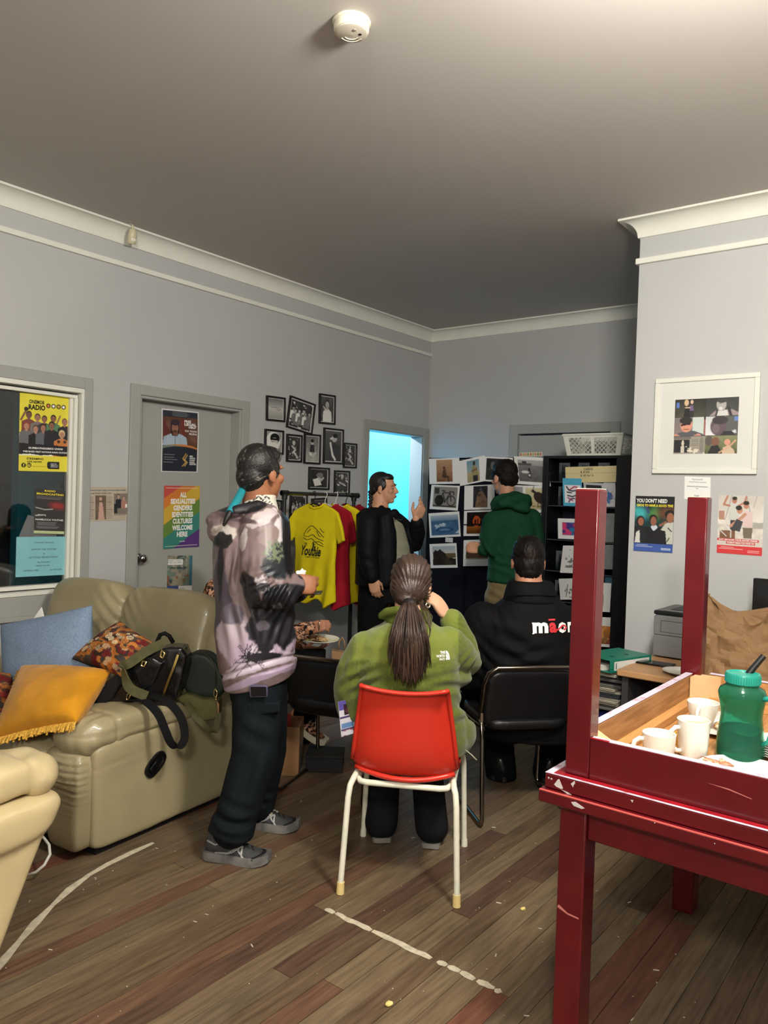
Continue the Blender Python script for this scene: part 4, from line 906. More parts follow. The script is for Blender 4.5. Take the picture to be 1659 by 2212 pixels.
# ---------------------------------------------------------------- desk, printer, bag, monitor, binder
m_desk = mat('beech_laminate', (176, 134, 92), .4, var=.05, vscale=5, stretch=(1, 8, 1)); m_char = mat('charcoal_panel', (52, 52, 54), .5)
dk = thing('desk', 'beech desk with charcoal legs against the right wall', 'desk', (-1.32, 3.55, 0))
obj('desktop', MB().box(-1.335, .9, 3.545, 4.335, .700, .731), m_desk, dk, bevel=.006)
obj('side_panel', MB().box(-1.318, -1.288, 3.575, 4.32, 0, .6995), m_char, dk); obj('side_panel', MB().box(.85, .88, 3.575, 4.32, 0, .6995), m_char, dk)
obj('back_panel', MB().box(-1.2875, .8495, 4.27, 4.288, .25, .6995), mat('dark_panel', (20, 20, 22), .6), dk)
def printer():
    x0, x1, y0, y1, z0 = -1.318, -.945, 3.985, 4.325, .7315
    t = thing('printer', 'grey laser printer with black top on the desk', 'printer', (x0, y0, z0))
    m = mat('printer_grey', (112, 112, 112), .45); mk = mat('printer_black', (26, 27, 28), .3)
    obj('body', MB().box(x0 + .003, x1 - .003, y0 + .002, y1, z0 + .004, z0 + .218), m, t, bevel=.012, seg=3)
    obj('top_cover', MB().box(x0, x1, y0, y1, z0 + .2183, z0 + .240), mk, t, bevel=.008, seg=3)
    obj('front_panel', MB().box(x0 + .004, x1 - .004, y0 - .003, y0 + .0018, z0 + .118, z0 + .212), m, t, bevel=.002)
    gr = MB()
    for (a, c, e, f) in ((x0 + .04, x1 - .06, .132, .134), (x0 + .04, x1 - .06, .190, .192), (x0 + .04, x0 + .042, .134, .19), (x1 - .062, x1 - .06, .134, .19)): gr.box(a, c, y0 - .0036, y0 - .003, z0 + e, z0 + f)
    obj('manual_slot_outline', gr, mk, t, smooth=0)
    obj('paper_tray', MB().box(x0 + .004, x1 - .004, y0 - .002, y0 + .0018, z0 + .010, z0 + .115), m, t, bevel=.002)
    obj('control_panel', MB().box(x0 + .05, x0 + .17, y0 + .012, y0 + .05, z0 + .2402, z0 + .2425), m, t, bevel=.001)
    obj('output_well', MB().box(x0 + .06, x1 - .06, y0 + .08, y1 - .06, z0 + .2402, z0 + .2415), mat('printer_dark', (14, 14, 15), .5), t)
    obj('tray_pull', MB().box(x1 - .10, x1 - .02, y0 - .004, y0 - .002, z0 + .02, z0 + .045), mk, t)
printer()
def paper_bag():
    c = V((-.83, 3.80, .7315)); q = random.Random(4)
    b = MB(); n = 26; m_ = 15; rings = []
    for i in range(m_):
        f = i / (m_ - 1); ring = []
        for j in range(n):
            a = 2 * math.pi * j / n
            rx = .265 * (1 - .50 * f ** 1.5); ry = .14 * (1 - .58 * f)
            x = rx * (abs(math.cos(a)) ** .7) * (1 if math.cos(a) > 0 else -1); y = ry * (abs(math.sin(a)) ** .7) * (1 if math.sin(a) > 0 else -1)
            k = (vnoise(np.array([[x * 9 + 5, y * 9 + 2, f * 4.5]]), 1, 3, 3)[0] - .5) * 2
            s_ = 1 + .34 * k * (.3 + f)
            z = .34 * f ** .9 * (1 + .16 * k) + (.05 * math.sin(a * 2 + 1) * f) - .10 * f * max(0, x / .2)
            ring.append(c + V((x * s_ - .05 * f + .0, y * s_ - .02 * f, max(.001, z))))
        rings.append(ring)
    b.loft(rings)
    me = b.mesh('bag'); fix_normals(me)
    o = obj('paper_bag', me, mat('kraft_paper', (132, 100, 66), .75, var=.08, vscale=14, bump=.1, bscale=90), smooth=12)
    su = o.modifiers.new('s', 'SUBSURF'); su.subdivision_type = 'SIMPLE'; su.levels = su.render_levels = 2
    tx = bpy.data.textures.new('crumple', 'VORONOI'); tx.noise_scale = .085; tx.distance_metric = 'DISTANCE'; tx.weight_1 = -1; tx.weight_2 = 1
    d = o.modifiers.new('d', 'DISPLACE'); d.texture = tx; d.strength = .06; d.mid_level = .3; d.texture_coords = 'LOCAL'
    me2 = evaluated(o); o.modifiers.clear(); co = get_co(me2); co[:, 2] = np.maximum(co[:, 2], .7318); co[:, 1] = np.minimum(co[:, 1], 3.975); set_co(me2, co)
    o.data = me2; me2.set_sharp_from_angle(angle=R(16))
    tag(o, 'crumpled brown paper bag lying on the desk', 'paper bag')
paper_bag()
mo = thing('monitor', 'black computer monitor cut by the right frame edge', 'monitor', (-.62, 4.12, .7315))
b = MB(); b.box(-.878, -.36, 4.10, 4.13, .862, 1.168); obj('casing', b, mat('monitor_black', (20, 20, 21), .35), mo, bevel=.005)
obj('screen', MB().box(-.858, -.38, 4.0985, 4.0998, .884, 1.15), mat('screen_off', (30, 31, 33), .12), mo)
obj('stand', MB().box(-.66, -.58, 4.131, 4.16, .742, .95), mat('monitor_black', (20, 20, 21)), mo, bevel=.004); obj('foot', MB().box(-.76, -.48, 4.03, 4.22, .7315, .7418), mat('monitor_black', (20, 20, 21)), mo, bevel=.004)
tb = thing('phone', 'black phone lying on the desk in front of the printer', 'phone', (-1.22, 3.80, .7315))
M = place((-1.235, 3.795, .7315), R(2)); obj('body', MB(M).box(-.085, .085, -.045, .045, 0, .009), mat('phone_black', (18, 18, 20), .25), tb, bevel=.004); obj('screen', MB(M).box(-.080, .080, -.041, .041, .0092, .0098), mat('screen_glass', (24, 25, 28), .06), tb)
cbl = MB(); cbl.tube([M @ V((-.085, .0, .004)), M @ V((-.11, .01, .012)), M @ V((-.15, -.005, .022)), M @ V((-.19, -.02, .02))], .0018, 6); obj('cable', cbl, mat('cable_grey', (60, 58, 56), .5), tb, smooth=180)
plate('white plate on the desk behind the upturned table', (-1.07, 3.66), .085, group='plates on the desk', z=.7315)
# binder, papers, blue bag, crate left of the desk
XC, YC = -1.435, 3.84
cr = thing('crate', 'black crate beside the desk holding newspapers', 'crate', (XC, YC, 0))
for (a, c, e, g) in ((-.09, .09, -.2, -.185), (-.09, .09, .185, .2), (-.09, -.075, -.185, .185), (.075, .09, -.185, .185)): obj('side', MB().box(XC + a, XC + c, YC + e, YC + g, 0, .40), mat('crate_black', (22, 22, 24), .5), cr, bevel=.003)
obj('bottom', MB().box(XC - .075, XC + .075, YC - .185, YC + .185, .36, .375), mat('crate_black', (22, 22, 24)), cr)
b = MB(); b.ell((XC, YC - .02, .44), .09, .2, .056); me = fuse(b, .012, 4); co = get_co(me); co[:, 2] += .012 * (vnoise(co, 14, 2, 2) - .5) * 2; co[:, 2] = np.maximum(co[:, 2], .4005); set_co(me, co)
tag(obj('bag', me, mat('navy_nylon', (28, 38, 84), .4), smooth=180), 'navy blue bag under the newspapers beside the desk', 'bag')
ORD = ('first', 'second', 'third', 'fourth', 'fifth', 'sixth', 'seventh', 'eighth', 'ninth', 'tenth', 'eleventh', 'twelfth', 'thirteenth', 'fourteenth', 'fifteenth'); q = random.Random(8); zz = .503
for k in range(15):
    th = q.uniform(.010, .017); M = place((XC + q.uniform(-.012, .012), YC - .02 + q.uniform(-.02, .02), zz), q.uniform(-.10, .10))
    b = MB(M); c_ = random.Random(k).choice([(168, 160, 142), (150, 142, 126), (188, 182, 166), (92, 90, 84), (40, 44, 52)])
    b.box(-.075, .075, -.17, .17, 0, th * .42); b.box(-.073, .077, -.172, .168, th * .46, th * .92)
    tag(obj('newspaper', b, mat('newsprint_%d' % c_[0], c_, .8, var=.15, vscale=40, stretch=(1, 1, 8)), bevel=.003), 'folded newspaper, %s from the top of the stack under the green binder' % ORD[14 - k], 'newspaper', 'newspapers stacked beside the desk'); zz += th
ZB = zz + .002
def binder():
    A = V((-1.375, 3.575)); D = V((.30, .955)).normalized(); N = V((-D.y, D.x)); L, Wd, H = .315, .20, .062
    t = thing('binder', 'green lever arch binder on the newspaper stack', 'binder', (A.x, A.y, ZB))
    M = basis((D.x, D.y, 0), (N.x, N.y, 0), (0, 0, 1), (A.x - .005, A.y, ZB))
    m = mat('binder_green', (20, 112, 92), .4)
    obj('cover', MB(M).box(0, L, 0, Wd, H - .003, H), m, t, bevel=.001); obj('cover', MB(M).box(0, L, 0, Wd, 0, .003), m, t, bevel=.001); obj('spine', MB(M).box(0, L, -.003, .0005, 0, H), m, t, bevel=.001)
    obj('spine_label', MB(M).box(.03, L - .02, -.0042, -.0031, .010, H - .010), mat('label_paper', (212, 212, 206), .7), t); obj('papers', MB(M).box(.01, L - .012, .045, Wd - .02, .0035, .028), mat('paper_edges', (206, 202, 192), .8, var=.1, vscale=60, stretch=(.1, .1, 6)), t)
    obj('label_text', MB(M).box(.04, .046, -.0047, -.0043, .016, H - .016), INKG, t)
    for x in (.09, .20): b = MB(M); b.lathe([(0, H + .0002), (.010, H + .0002), (.010, H + .0006), (0, H + .0006)], (x, .06, 0), 20); obj('finger_hole', b, m_dark, t)
binder()
# pale plastic bag on the floor far under the table
b = MB(); b.ell((-.36, 3.02, .055), .15, .10, .055); me = fuse(b, .014, 3); co = get_co(me); co += get_no(me) * ((vnoise(co, 22, 1, 2) - .5) * .03)[:, None]; co[:, 2] = np.maximum(co[:, 2], .001); set_co(me, co)
tag(obj('plastic_bag', me, mat('pale_blue_plastic', (120, 132, 150), .35), smooth=180), 'pale blue plastic bag on the floor under the red table', 'bag')
# ---------------------------------------------------------------- sofa, recliner, cushions, bags
def sup(mb, c, rx, ry, rz, e=.35, rot=None, nu=36, nv=20):
    """rounded block (superellipsoid)"""
    c = V(c); sg = lambda x, p: math.copysign(abs(x) ** p, x); vs = []; fs = []
    for i in range(1, nv):
        a = math.pi * i / nv - math.pi / 2
        for j in range(nu):
            t = 2 * math.pi * j / nu
            vs.append(V((rx * sg(math.cos(a), e) * sg(math.cos(t), e), ry * sg(math.cos(a), e) * sg(math.sin(t), e), rz * sg(math.sin(a), e))))
    b = len(vs); vs += [V((0, 0, -rz)), V((0, 0, rz))]
    for i in range(nv - 2):
        for j in range(nu):
            k = (j + 1) % nu; fs.append((i * nu + j, i * nu + k, (i + 1) * nu + k, (i + 1) * nu + j))
    for j in range(nu):
        k = (j + 1) % nu; fs.append((b, k, j)); fs.append(((nv - 2) * nu + j, (nv - 2) * nu + k, b + 1))
    if rot is not None: vs = [rot @ p for p in vs]
    return mb.add([p + c for p in vs], fs)
def lump(me, amt, scale, seed=0, axis=(1, 1, 1), oct=2):
    co = get_co(me); n = get_no(me); co += n * ((vnoise(co * np.array(axis), scale, seed, oct) - .5) * 2 * amt)[:, None]; set_co(me, co); return me
m_lea = mat('khaki_leather', (156, 145, 112), .36, var=.06, vscale=5, bump=.10, bscale=140, coat=.12)
m_lea2 = mat('cream_leather', (196, 178, 136), .33, var=.05, vscale=4, bump=.10, bscale=120, coat=.15)
m_seam = mat('leather_seam', (112, 102, 76), .6)
TH = R(6.0)
SM = Matrix.Translation((-2.765, 1.70, 0)) @ Matrix.Rotation(TH, 4, 'Z')
def soft(name, build, parent, m, M, voxel=.014, smooth=6, amt=.006, scale=7, seed=0, folds=None, label=None):
    b = MB(M); build(b); me = fuse(b, voxel, smooth)
    if folds:
        co = get_co(me); inv = np.array(M.inverted()); l = co @ inv[:3, :3].T + inv[:3, 3]; co += get_no(me) * folds(l)[:, None]; set_co(me, co)
    lump(me, amt, scale, seed)
    return obj(name, me, m, parent, smooth=180, recalc=False, label=label)
def gather(l, y0, z0, z1, n, a):   # ruffled pleats round the arm front
    m = np.exp(-((l[:, 1] - y0) / .055) ** 2) * ((l[:, 2] > z0) & (l[:, 2] < z1)); return m * a * np.sin(l[:, 2] * n)
def make_sofa():
    t = thing('sofa', 'khaki leather two seat recliner sofa below the window', 'sofa', SM.translation)
    W_ = 1.42
    for side in (0, 1):
        x0, x1 = (-.235, 0) if side == 0 else (-W_, -W_ + .235); xc = (x0 + x1) / 2; hw = .1175
        ap = soft('arm', lambda b: (sup(b, (xc, .465, .245), hw, .425, .215, .12), sup(b, (xc, .45, .405), hw * 1.04, .40, .07, .3)), t, m_lea, SM, .012, 3, .003, 5, 1 + side,
             folds=lambda l: -.004 * np.exp(-((l[:, 2] - .365 - .02 * np.sin(l[:, 1] * 5)) / .006) ** 2))
        soft('arm_front', lambda b: (sup(b, (xc - .01, .03, .235), hw * .86, .055, .2, .3), sup(b, (xc - .03, .035, .36), hw * .9, .075, .085, .6)), t, m_lea, SM, .010, 3, .002, 9, 5,
             folds=lambda l: .006 * np.exp(-((l[:, 2] - .33) / .09) ** 2) * np.sin(l[:, 2] * 240 + 3 * l[:, 0]) * (l[:, 1] < .02))
        soft('arm_pad', lambda b: (sup(b, (xc - .005, .42, .515), hw * 1.14, .41, .062, .5), b.ell((xc - .005, .05, .485), hw * 1.1, .085, .085), sup(b, (xc - .005, .12, .50), hw * 1.1, .11, .07, .6)), t, m_lea, SM, .011, 7, .004, 9, 3 + side,
             folds=lambda l: -.007 * np.exp(-((l[:, 1] - .13 - .12 * (l[:, 0] - xc)) / .010) ** 2) + .0035 * np.exp(-((l[:, 1] - .06) / .07) ** 2) * np.sin(l[:, 0] * 130) - .005 * np.exp(-((l[:, 2] - .505) / .006) ** 2))
    for k in (0, 1):
        xc = -.485 - .49 * k
        soft('seat_cushion', lambda b: (sup(b, (xc, .34, .40), .243, .33, .075, .4), sup(b, (xc, .03, .36), .243, .075, .09, .6)), t, m_lea, SM, .014, 5, .005, 7, 11 + k)
        soft('footrest', lambda b: sup(b, (xc, .045, .17), .24, .055, .13, .3), t, m_lea, SM, .014, 4, .003, 7, 15 + k)
        xb = -.405 - .62 * k if k == 0 else -1.02
        rot = Matrix.Rotation(R(-17), 3, 'X')
        soft('back_cushion', lambda b: (sup(b, (xb, .735, .60), .315, .105, .26, .4, rot), sup(b, (xb, .80, .845), .312, .105, .155, .55, rot)), t, m_lea, SM, .013, 5, .006, 6, 21 + k,
             folds=lambda l: .006 * np.exp(-(((l[:, 0] - (xb - .31 if k == 0 else xb + .31)) / .16) ** 2)) * np.sin((l[:, 2] * 1.2 + l[:, 0] * .9) * 75) - .008 * np.exp(-((l[:, 2] - .70) / .012) ** 2) * (l[:, 1] < .75))
    soft('wing', lambda b: sup(b, (-.075, .80, .60), .06, .10, .26, .5, Matrix.Rotation(R(-14), 3, 'X')), t, m_lea, SM, .014, 5, .004, 7, 32)
    obj('back_panel', MB(SM).box(-W_ + .06, -.07, .88, .91, .05, .80), m_lea, t, bevel=.02)
    obj('base', MB(SM).box(-W_ + .06, -.04, .08, .88, .001, .10), mat('sofa_base', (16, 15, 14), .8), t)
    P = SM @ V((0, .345, .312)); M2 = SM @ Matrix.Translation((.0015, .345, .312)) @ Matrix.Rotation(R(38), 4, 'X')
    b = MB(M2); rings = []
    for x, s_ in ((0, 1.0), (.009, 1.0), (.0105, .93), (.0105, .74), (.003, .66)):
        rings.append([(x, .062 * s_ * math.copysign(abs(math.cos(a)) ** .75, math.cos(a)), .036 * s_ * math.copysign(abs(math.sin(a)) ** .75, math.sin(a))) for a in [2 * math.pi * j / 32 for j in range(32)]])
    b.loft(rings); lv = obj('recliner_lever', b, mat('lever_black', (14, 14, 15), .35), t, smooth=40)
    b = MB(M2); sup(b, (.009, -.012, 0), .006, .026, .016, .5); obj('lever_grip', b, mat('lever_black', (14, 14, 15)), lv, smooth=180)
make_sofa()
def make_recliner():
    M = Matrix.Translation((-2.20, 1.285, 0)) @ Matrix.Rotation(R(4), 4, 'Z')
    t = thing('recliner_chair', 'cream leather recliner cut by the lower left frame edge', 'armchair', M.translation)
    for x in (-.13, -.80):
        ao = soft('arm', lambda b: (sup(b, (x, -.42, .30), .115, .41, .27, .16), sup(b, (x + .01, -.40, .50), .135, .415, .075, .4)), t, m_lea2, M, .012, 4, .004, 6, 41, folds=lambda l: -.006 * np.exp(-((l[:, 2] - .565) / .008) ** 2))
        co = get_co(ao.data); k_ = np.clip(.52 - co[:, 2], 0, 1); co[:, 1] -= k_ * .42 * np.clip((co[:, 1] - .6) / .5, 0, 1); set_co(ao.data, co)
        soft('arm_pad', lambda b: (sup(b, (x, -.42, .628), .125, .40, .062, .5), b.ell((x, -.06, .612), .12, .09, .07)), t, m_lea2, M, .012, 6, .006, 9, 42, folds=lambda l: .003 * np.sin(l[:, 0] * 60 + l[:, 1] * 22) * (l[:, 1] > -.12) - .006 * np.exp(-((l[:, 1] + .11 - .1 * (l[:, 0] - x)) / .012) ** 2))
    soft('seat_cushion', lambda b: sup(b, (-.465, -.36, .40), .215, .34, .09, .4), t, m_lea2, M, .016, 4, .004, 6, 43)
    soft('footrest', lambda b: sup(b, (-.465, -.06, .20), .21, .06, .15, .35), t, m_lea2, M, .016, 4, .003, 6, 44)
    soft('back_cushion', lambda b: sup(b, (-.465, -.74, .72), .30, .12, .33, .45, Matrix.Rotation(R(14), 3, 'X')), t, m_lea2, M, .016, 4, .006, 6, 45)
    obj('base', MB(M).box(-.85, -.06, -.78, -.50, .001, .06), mat('sofa_base', (16, 15, 14)), t)
make_recliner()

def pillow(name, label, cat, c, t, pic_fn=None, m=None, n=44, pinch=.06, seed=0, lumps=.006, group='cushions on the sofa'):
    """c: corners TL, TR, BR, BL of the cushion, t: half thickness"""
    TL, TR, BR, BL = [np.array(k) for k in c]
    g = np.linspace(0, 1, n); u, v = np.meshgrid(g, g); U = u.ravel(); W = v.ravel()
    # edges bow inwards between the corners
    e = lambda s: np.sin(math.pi * s)
    uu = .5 + (U - .5) * (1 - pinch * e(W)); vv = .5 + (W - .5) * (1 - pinch * e(U))
    P = ((1 - uu) * (1 - vv))[:, None] * TL + (uu * (1 - vv))[:, None] * TR + (uu * vv)[:, None] * BR + ((1 - uu) * vv)[:, None] * BL
    nn = np.cross(BL - TL, TR - TL); nn = nn / np.linalg.norm(nn)
    h = t * ((1 - (2 * U - 1) ** 2) ** .42) * ((1 - (2 * W - 1) ** 2) ** .42)
    nz = (vnoise(np.stack([U * 4, W * 4, U * 0 + seed], 1), 1, seed, 3) - .5) * 2 * lumps * (h / t)
    co = np.concatenate([P + nn * (h + nz + .003)[:, None], P - nn * (h + .003)[:, None]])
    idx = np.arange(n * n).reshape(n, n); q = np.stack([idx[:-1, :-1], idx[1:, :-1], idx[1:, 1:], idx[:-1, 1:]], -1).reshape(-1, 4)
    bd = np.concatenate([idx[0, :], idx[1:, -1], idx[-1, -2::-1], idx[-2:0:-1, 0]]); b2 = np.roll(bd, -1); N = n * n
    fs = q.tolist() + (q[:, ::-1] + N).tolist() + np.stack([bd, b2, b2 + N, bd + N], 1).tolist()
    me = bpy.data.meshes.new(name); me.from_pydata(co.tolist(), [], fs); me.update()
    if pic_fn is not None:
        col = pic_fn(np.concatenate([U, U]), np.concatenate([W, W])); set_col(me, lin(col))
    o = obj(name, me, m, smooth=180)
    if label: tag(o, label, cat, group)
    return o, (TL, TR, BR, BL, nn)
m_linen = mat('blue_linen', (112, 132, 156), .85, rgb2=(134, 152, 176), vscale=160, bump=.15, bscale=500)
m_must = mat('mustard_velvet', (198, 136, 26), .75, var=.14, vscale=9, sheen=.15, bump=.05, bscale=300)
pillow('cushion', 'plain blue linen cushion leaning in the sofa corner', 'cushion', (at(2, 1350, 3.92), at(199, 1308, 3.74), at(203, 1462, 3.52), at(10, 1500, 3.72)), .085, m=m_linen, seed=1)
def swirl(U, W):
    q = Pic(1, 1) if False else None
    p = np.stack([U * 6, W * 6, U * 0], 1); base = np.array([[140, 84, 38], [52, 40, 34], [96, 30, 30], [74, 66, 56], [168, 104, 48]], float)
    k = (vnoise(p, 1, 5, 2) * 9).astype(int) % 5; c = base[k]
    r = random.Random(3)
    for i in range(70):
        a, b_ = r.random(), r.random(); rad = r.uniform(.025, .065); d = np.hypot(U - a, W - b_) / rad
        cl = [(206, 186, 150), (188, 120, 56), (120, 38, 36), (60, 56, 54), (170, 150, 120)][i % 5]
        ring = (np.abs(d - .8) < .16) | (np.abs(d - .35) < .14); c = np.where((d < 1)[:, None], np.array(((84, 40, 34), (176, 108, 48), (58, 50, 46))[i % 3], float), c); c = np.where(ring[:, None], np.array(cl, float), c)
    return c
m_pat = print_mat('patterned_cloth', .7, bump=.1, bscale=300)
pillow('cushion', 'small brown and orange swirl patterned cushion behind the black handbag', 'cushion', (at(262, 1343, 3.62), at(338, 1392, 3.44), at(262, 1462, 3.33), at(156, 1424, 3.55)), .075, swirl, m_pat, n=80, seed=2)
pillow('cushion', 'patterned brown cushion at the left frame edge beneath the mustard one', 'cushion', (at(-70, 1440, 3.72), at(22, 1455, 3.62), at(28, 1560, 3.40), at(-80, 1590, 3.50)), .07, swirl, m_pat, n=60, seed=4)
mc = (at(48, 1440, 3.66), at(240, 1450, 3.40), at(166, 1558, 3.06), at(-12, 1596, 3.22))
mu, (TL, TR, BR, BL, nn) = pillow('cushion', 'mustard velvet cushion with tassel fringe at the front of the sofa', 'cushion', mc, .095, m=m_must, seed=3)
fr = MB(); q = random.Random(2); dn = V(BR) - V(TR); dn.normalize(); nv_ = V(nn)
def fringe(A, B, out, n, L):
    A, B, out = V(A), V(B), V(out)
    for i in range(n):
        f = (i + .5) / n; p = A.lerp(B, f) + out * -.012 * math.sin(math.pi * f) * 1.6
        for k in range(2):
            d = (out + (B - A).normalized() * q.uniform(-.35, .35) + V((0, 0, -.6)) + nv_ * q.uniform(-.1, .35)).normalized(); l = L * q.uniform(.75, 1.15)
            w_ = (B - A).normalized() * .006
            fr.tube([p, p + d * l * .35 + nv_ * .004, p + d * l], [.0035, .0050, .0042], 6, flat=.6)
fringe(BL, BR, dn, 46, .042); fringe(TL, BL, -(V(TR) - V(TL)).normalized(), 30, .036); fringe(V(TL), V(TL).lerp(V(TR), .12), -dn, 6, .04)
tag(obj('tassel_fringe', fr, mat('gold_tassel', (206, 158, 60), .7, var=.25, vscale=120), mu, smooth=60), kind='stuff')
b = MB(); q0 = at(70, 1340, 3.98); b.prism([(0, 0), (.07, .0), (.05, .07)], q0, RT, UP, -FW * .01); tag(obj('white_cloth', b, mat('white_cloth', (222, 220, 212), .8), bevel=.003), 'small white cloth corner poking up behind the blue cushion', 'cloth')

# handbags on the sofa arm
m_bagb = mat('black_patent', (15, 15, 17), .22, var=.2, vscale=10, bump=.12, bscale=35, coat=.3); m_gold = mat('pale_gold', (226, 200, 130), .2, 1.0); m_strap = mat('black_webbing', (12, 12, 13), .8, spec=.2)
m_olive = mat('olive_webbing', (74, 72, 40), .7, var=.15, vscale=40); m_dgreen = mat('dark_green_bag', (22, 34, 22), .55, bump=.1, bscale=200)
def slab(pix, d, depth, dz=None):
    b = MB(); f = [at(x, y, d + (dz(x, y) if dz else 0)) for x, y in pix]; k = [p + FW * depth for p in f]
    b.add(f + k, [tuple(range(len(f))), tuple(range(2 * len(f) - 1, len(f) - 1, -1))] + [((j + 1) % len(f), j, len(f) + j, len(f) + (j + 1) % len(f)) for j in range(len(f))]); return b
def ribbon(pts, wdt, thick, side, n=3):
    """flat strap along a smooth path"""
    P = [V(p) for p in pts]; Q = []
    for i in range(len(P) - 1):
        p0, p1, p2, p3 = P[max(i - 1, 0)], P[i], P[i + 1], P[min(i + 2, len(P) - 1)]
        for k in range(6):
            t_ = k / 6; Q.append(.5 * ((2 * p1) + (p2 - p0) * t_ + (2 * p0 - 5 * p1 + 4 * p2 - p3) * t_ ** 2 + (3 * p1 - p0 - 3 * p2 + p3) * t_ ** 3))
    Q.append(P[-1]); b = MB(); rings = []
    for i, p in enumerate(Q):
        d = (Q[min(i + 1, len(Q) - 1)] - Q[max(i - 1, 0)]).normalized(); s_ = V(side); s_ = (s_ - d * s_.dot(d)).normalized(); n_ = d.cross(s_)
        rings.append([p + s_ * wdt / 2 + n_ * thick / 2, p - s_ * wdt / 2 + n_ * thick / 2, p - s_ * wdt / 2 - n_ * thick / 2, p + s_ * wdt / 2 - n_ * thick / 2])
    b.loft(rings); return b
hb = thing('handbag', 'shiny black handbag with gold zip slumped on the sofa arm', 'handbag', at(300, 1530, 3.42))
sh = slab([(196, 1502), (222, 1478), (258, 1448), (290, 1424), (350, 1400), (392, 1398), (402, 1420), (396, 1460), (380, 1512), (352, 1526), (280, 1530), (214, 1538), (202, 1528)], 3.36, .13)
me = fuse(sh, .008, 10); lump(me, .006, 14, 5); obj('body', me, m_bagb, hb, smooth=180, recalc=False)
sh = slab([(285, 1450), (330, 1420), (352, 1432), (330, 1480), (300, 1494)], 3.335, .04); me = fuse(sh, .006, 6); lump(me, .003, 20, 2); obj('front_pocket', me, m_bagb, hb, smooth=180, recalc=False)
sh = slab([(200, 1505), (258, 1452), (272, 1462), (240, 1512), (212, 1528)], 3.335, .04); me = fuse(sh, .006, 6); obj('end_gusset', me, mat('black_leather_dull', (26, 26, 27), .5), hb, smooth=180, recalc=False)
obj('zip', ribbon([at(385, 1414, 3.345), at(376, 1440, 3.342), at(364, 1470, 3.342), at(352, 1504, 3.345)], .010, .006, RT + UP * .3), m_gold, hb, smooth=30)
obj('handle', MB().tube([at(341, 1402, 3.40), at(340, 1385, 3.40), at(346, 1371, 3.40), at(356, 1368, 3.40), at(366, 1374, 3.41), at(374, 1388, 3.42)], .0095, 10), m_strap, hb, smooth=180)
obj('clip', MB().tube([at(350, 1404, 3.33), at(356, 1412, 3.325), at(352, 1422, 3.325), at(346, 1418, 3.325)], .0045, 8, closed=True), m_gold, hb, smooth=180); obj('clip', MB().tube([at(308, 1428, 3.33), at(316, 1430, 3.325), at(312, 1440, 3.325), at(305, 1438, 3.325)], .004, 8, closed=True), m_gold, hb, smooth=180)
obj('buckle', MB().tube([at(275, 1500, 3.33), at(283, 1497, 3.33), at(279, 1510, 3.33), at(273, 1512, 3.33)], .003, 8, closed=True), m_gold, hb, smooth=180)
obj('olive_strap', ribbon([at(352, 1390, 3.37), at(318, 1406, 3.33), at(280, 1432, 3.31), at(266, 1440, 3.315), at(272, 1470, 3.30), at(285, 1490, 3.30), at(318, 1504, 3.31)], .042, .004, UP), m_olive, hb, smooth=30)
obj('shoulder_strap', ribbon([at(270, 1516, 3.33), at(310, 1514, 3.28), at(340, 1540, 3.24), at(356, 1575, 3.22), at(370, 1606, 3.22), at(388, 1612, 3.23), at(399, 1590, 3.25), at(390, 1548, 3.27), at(362, 1516, 3.30), at(326, 1504, 3.33)], .034, .004, RT), m_strap, hb, smooth=30)
gb = thing('handbag', 'round dark green bag with gold clasp behind the black handbag', 'handbag', at(440, 1500, 3.5))
sh = slab([(398, 1420), (420, 1410), (446, 1414), (468, 1432), (482, 1462), (486, 1490), (474, 1508), (440, 1512), (406, 1506), (394, 1480)], 3.47, .12); me = fuse(sh, .009, 12); obj('body', me, m_dgreen, gb, smooth=180, recalc=False)
obj('piping', MB().tube([at(440, 1411, 3.46), at(456, 1424, 3.455), at(464, 1446, 3.45), at(466, 1480, 3.45)], .0035, 8), mat('green_piping', (52, 56, 42), .5), gb, smooth=180)
obj('clasp', MB().tube([at(465, 1488, 3.44), at(470, 1496, 3.44), at(467, 1508, 3.44), at(462, 1502, 3.44), at(463, 1492, 3.44)], .0032, 8, closed=True), m_gold, gb, smooth=180)
b = MB(); b.prism([(0, 0), (.034, 0), (.034, .056), (.024, .072), (.010, .072), (0, .056)], at(457, 1548, 3.43), RT, UP, -FW * .004); obj('tan_tag', b, mat('tan_leather', (166, 124, 84), .5), gb, bevel=.001)
obj('ring', MB().tube([at(462, 1510, 3.435), at(468, 1510, 3.435), at(466, 1516, 3.435)], .0028, 8, closed=True), m_gold, gb, smooth=180)
jk = MB(); sp = [(372, 1510), (400, 1500), (440, 1512), (470, 1512), (470, 1552), (440, 1560), (412, 1552), (420, 1536)]
me = fuse(slab(sp, 3.42, .09), .008, 8); lump(me, .006, 16, 7); obj('olive_flap', me, mat('olive_cloth', (96, 92, 58), .7, var=.12, vscale=14), gb, smooth=180, recalc=False)
obj('olive_strap', ribbon([at(405, 1520, 3.38), at(420, 1545, 3.33), at(440, 1565, 3.31), at(462, 1582, 3.33), at(470, 1560, 3.36), at(472, 1540, 3.39)], .026, .004, RT), m_olive, gb, smooth=30)
# white cable on the floor between recliner and sofa
b = MB(); b.tube([at(60, 1890, 2.92), at(78, 1884, 2.92), at(96, 1868, 2.92), at(108, 1846, 2.95), at(106, 1825, 3.0), at(96, 1812, 3.05), at(85, 1800, 3.1)], .0055, 8)
tag(obj('cable', b, mat('white_cable', (224, 222, 214), .4), smooth=180), 'white looped cable on the floor between recliner and sofa', 'cable')
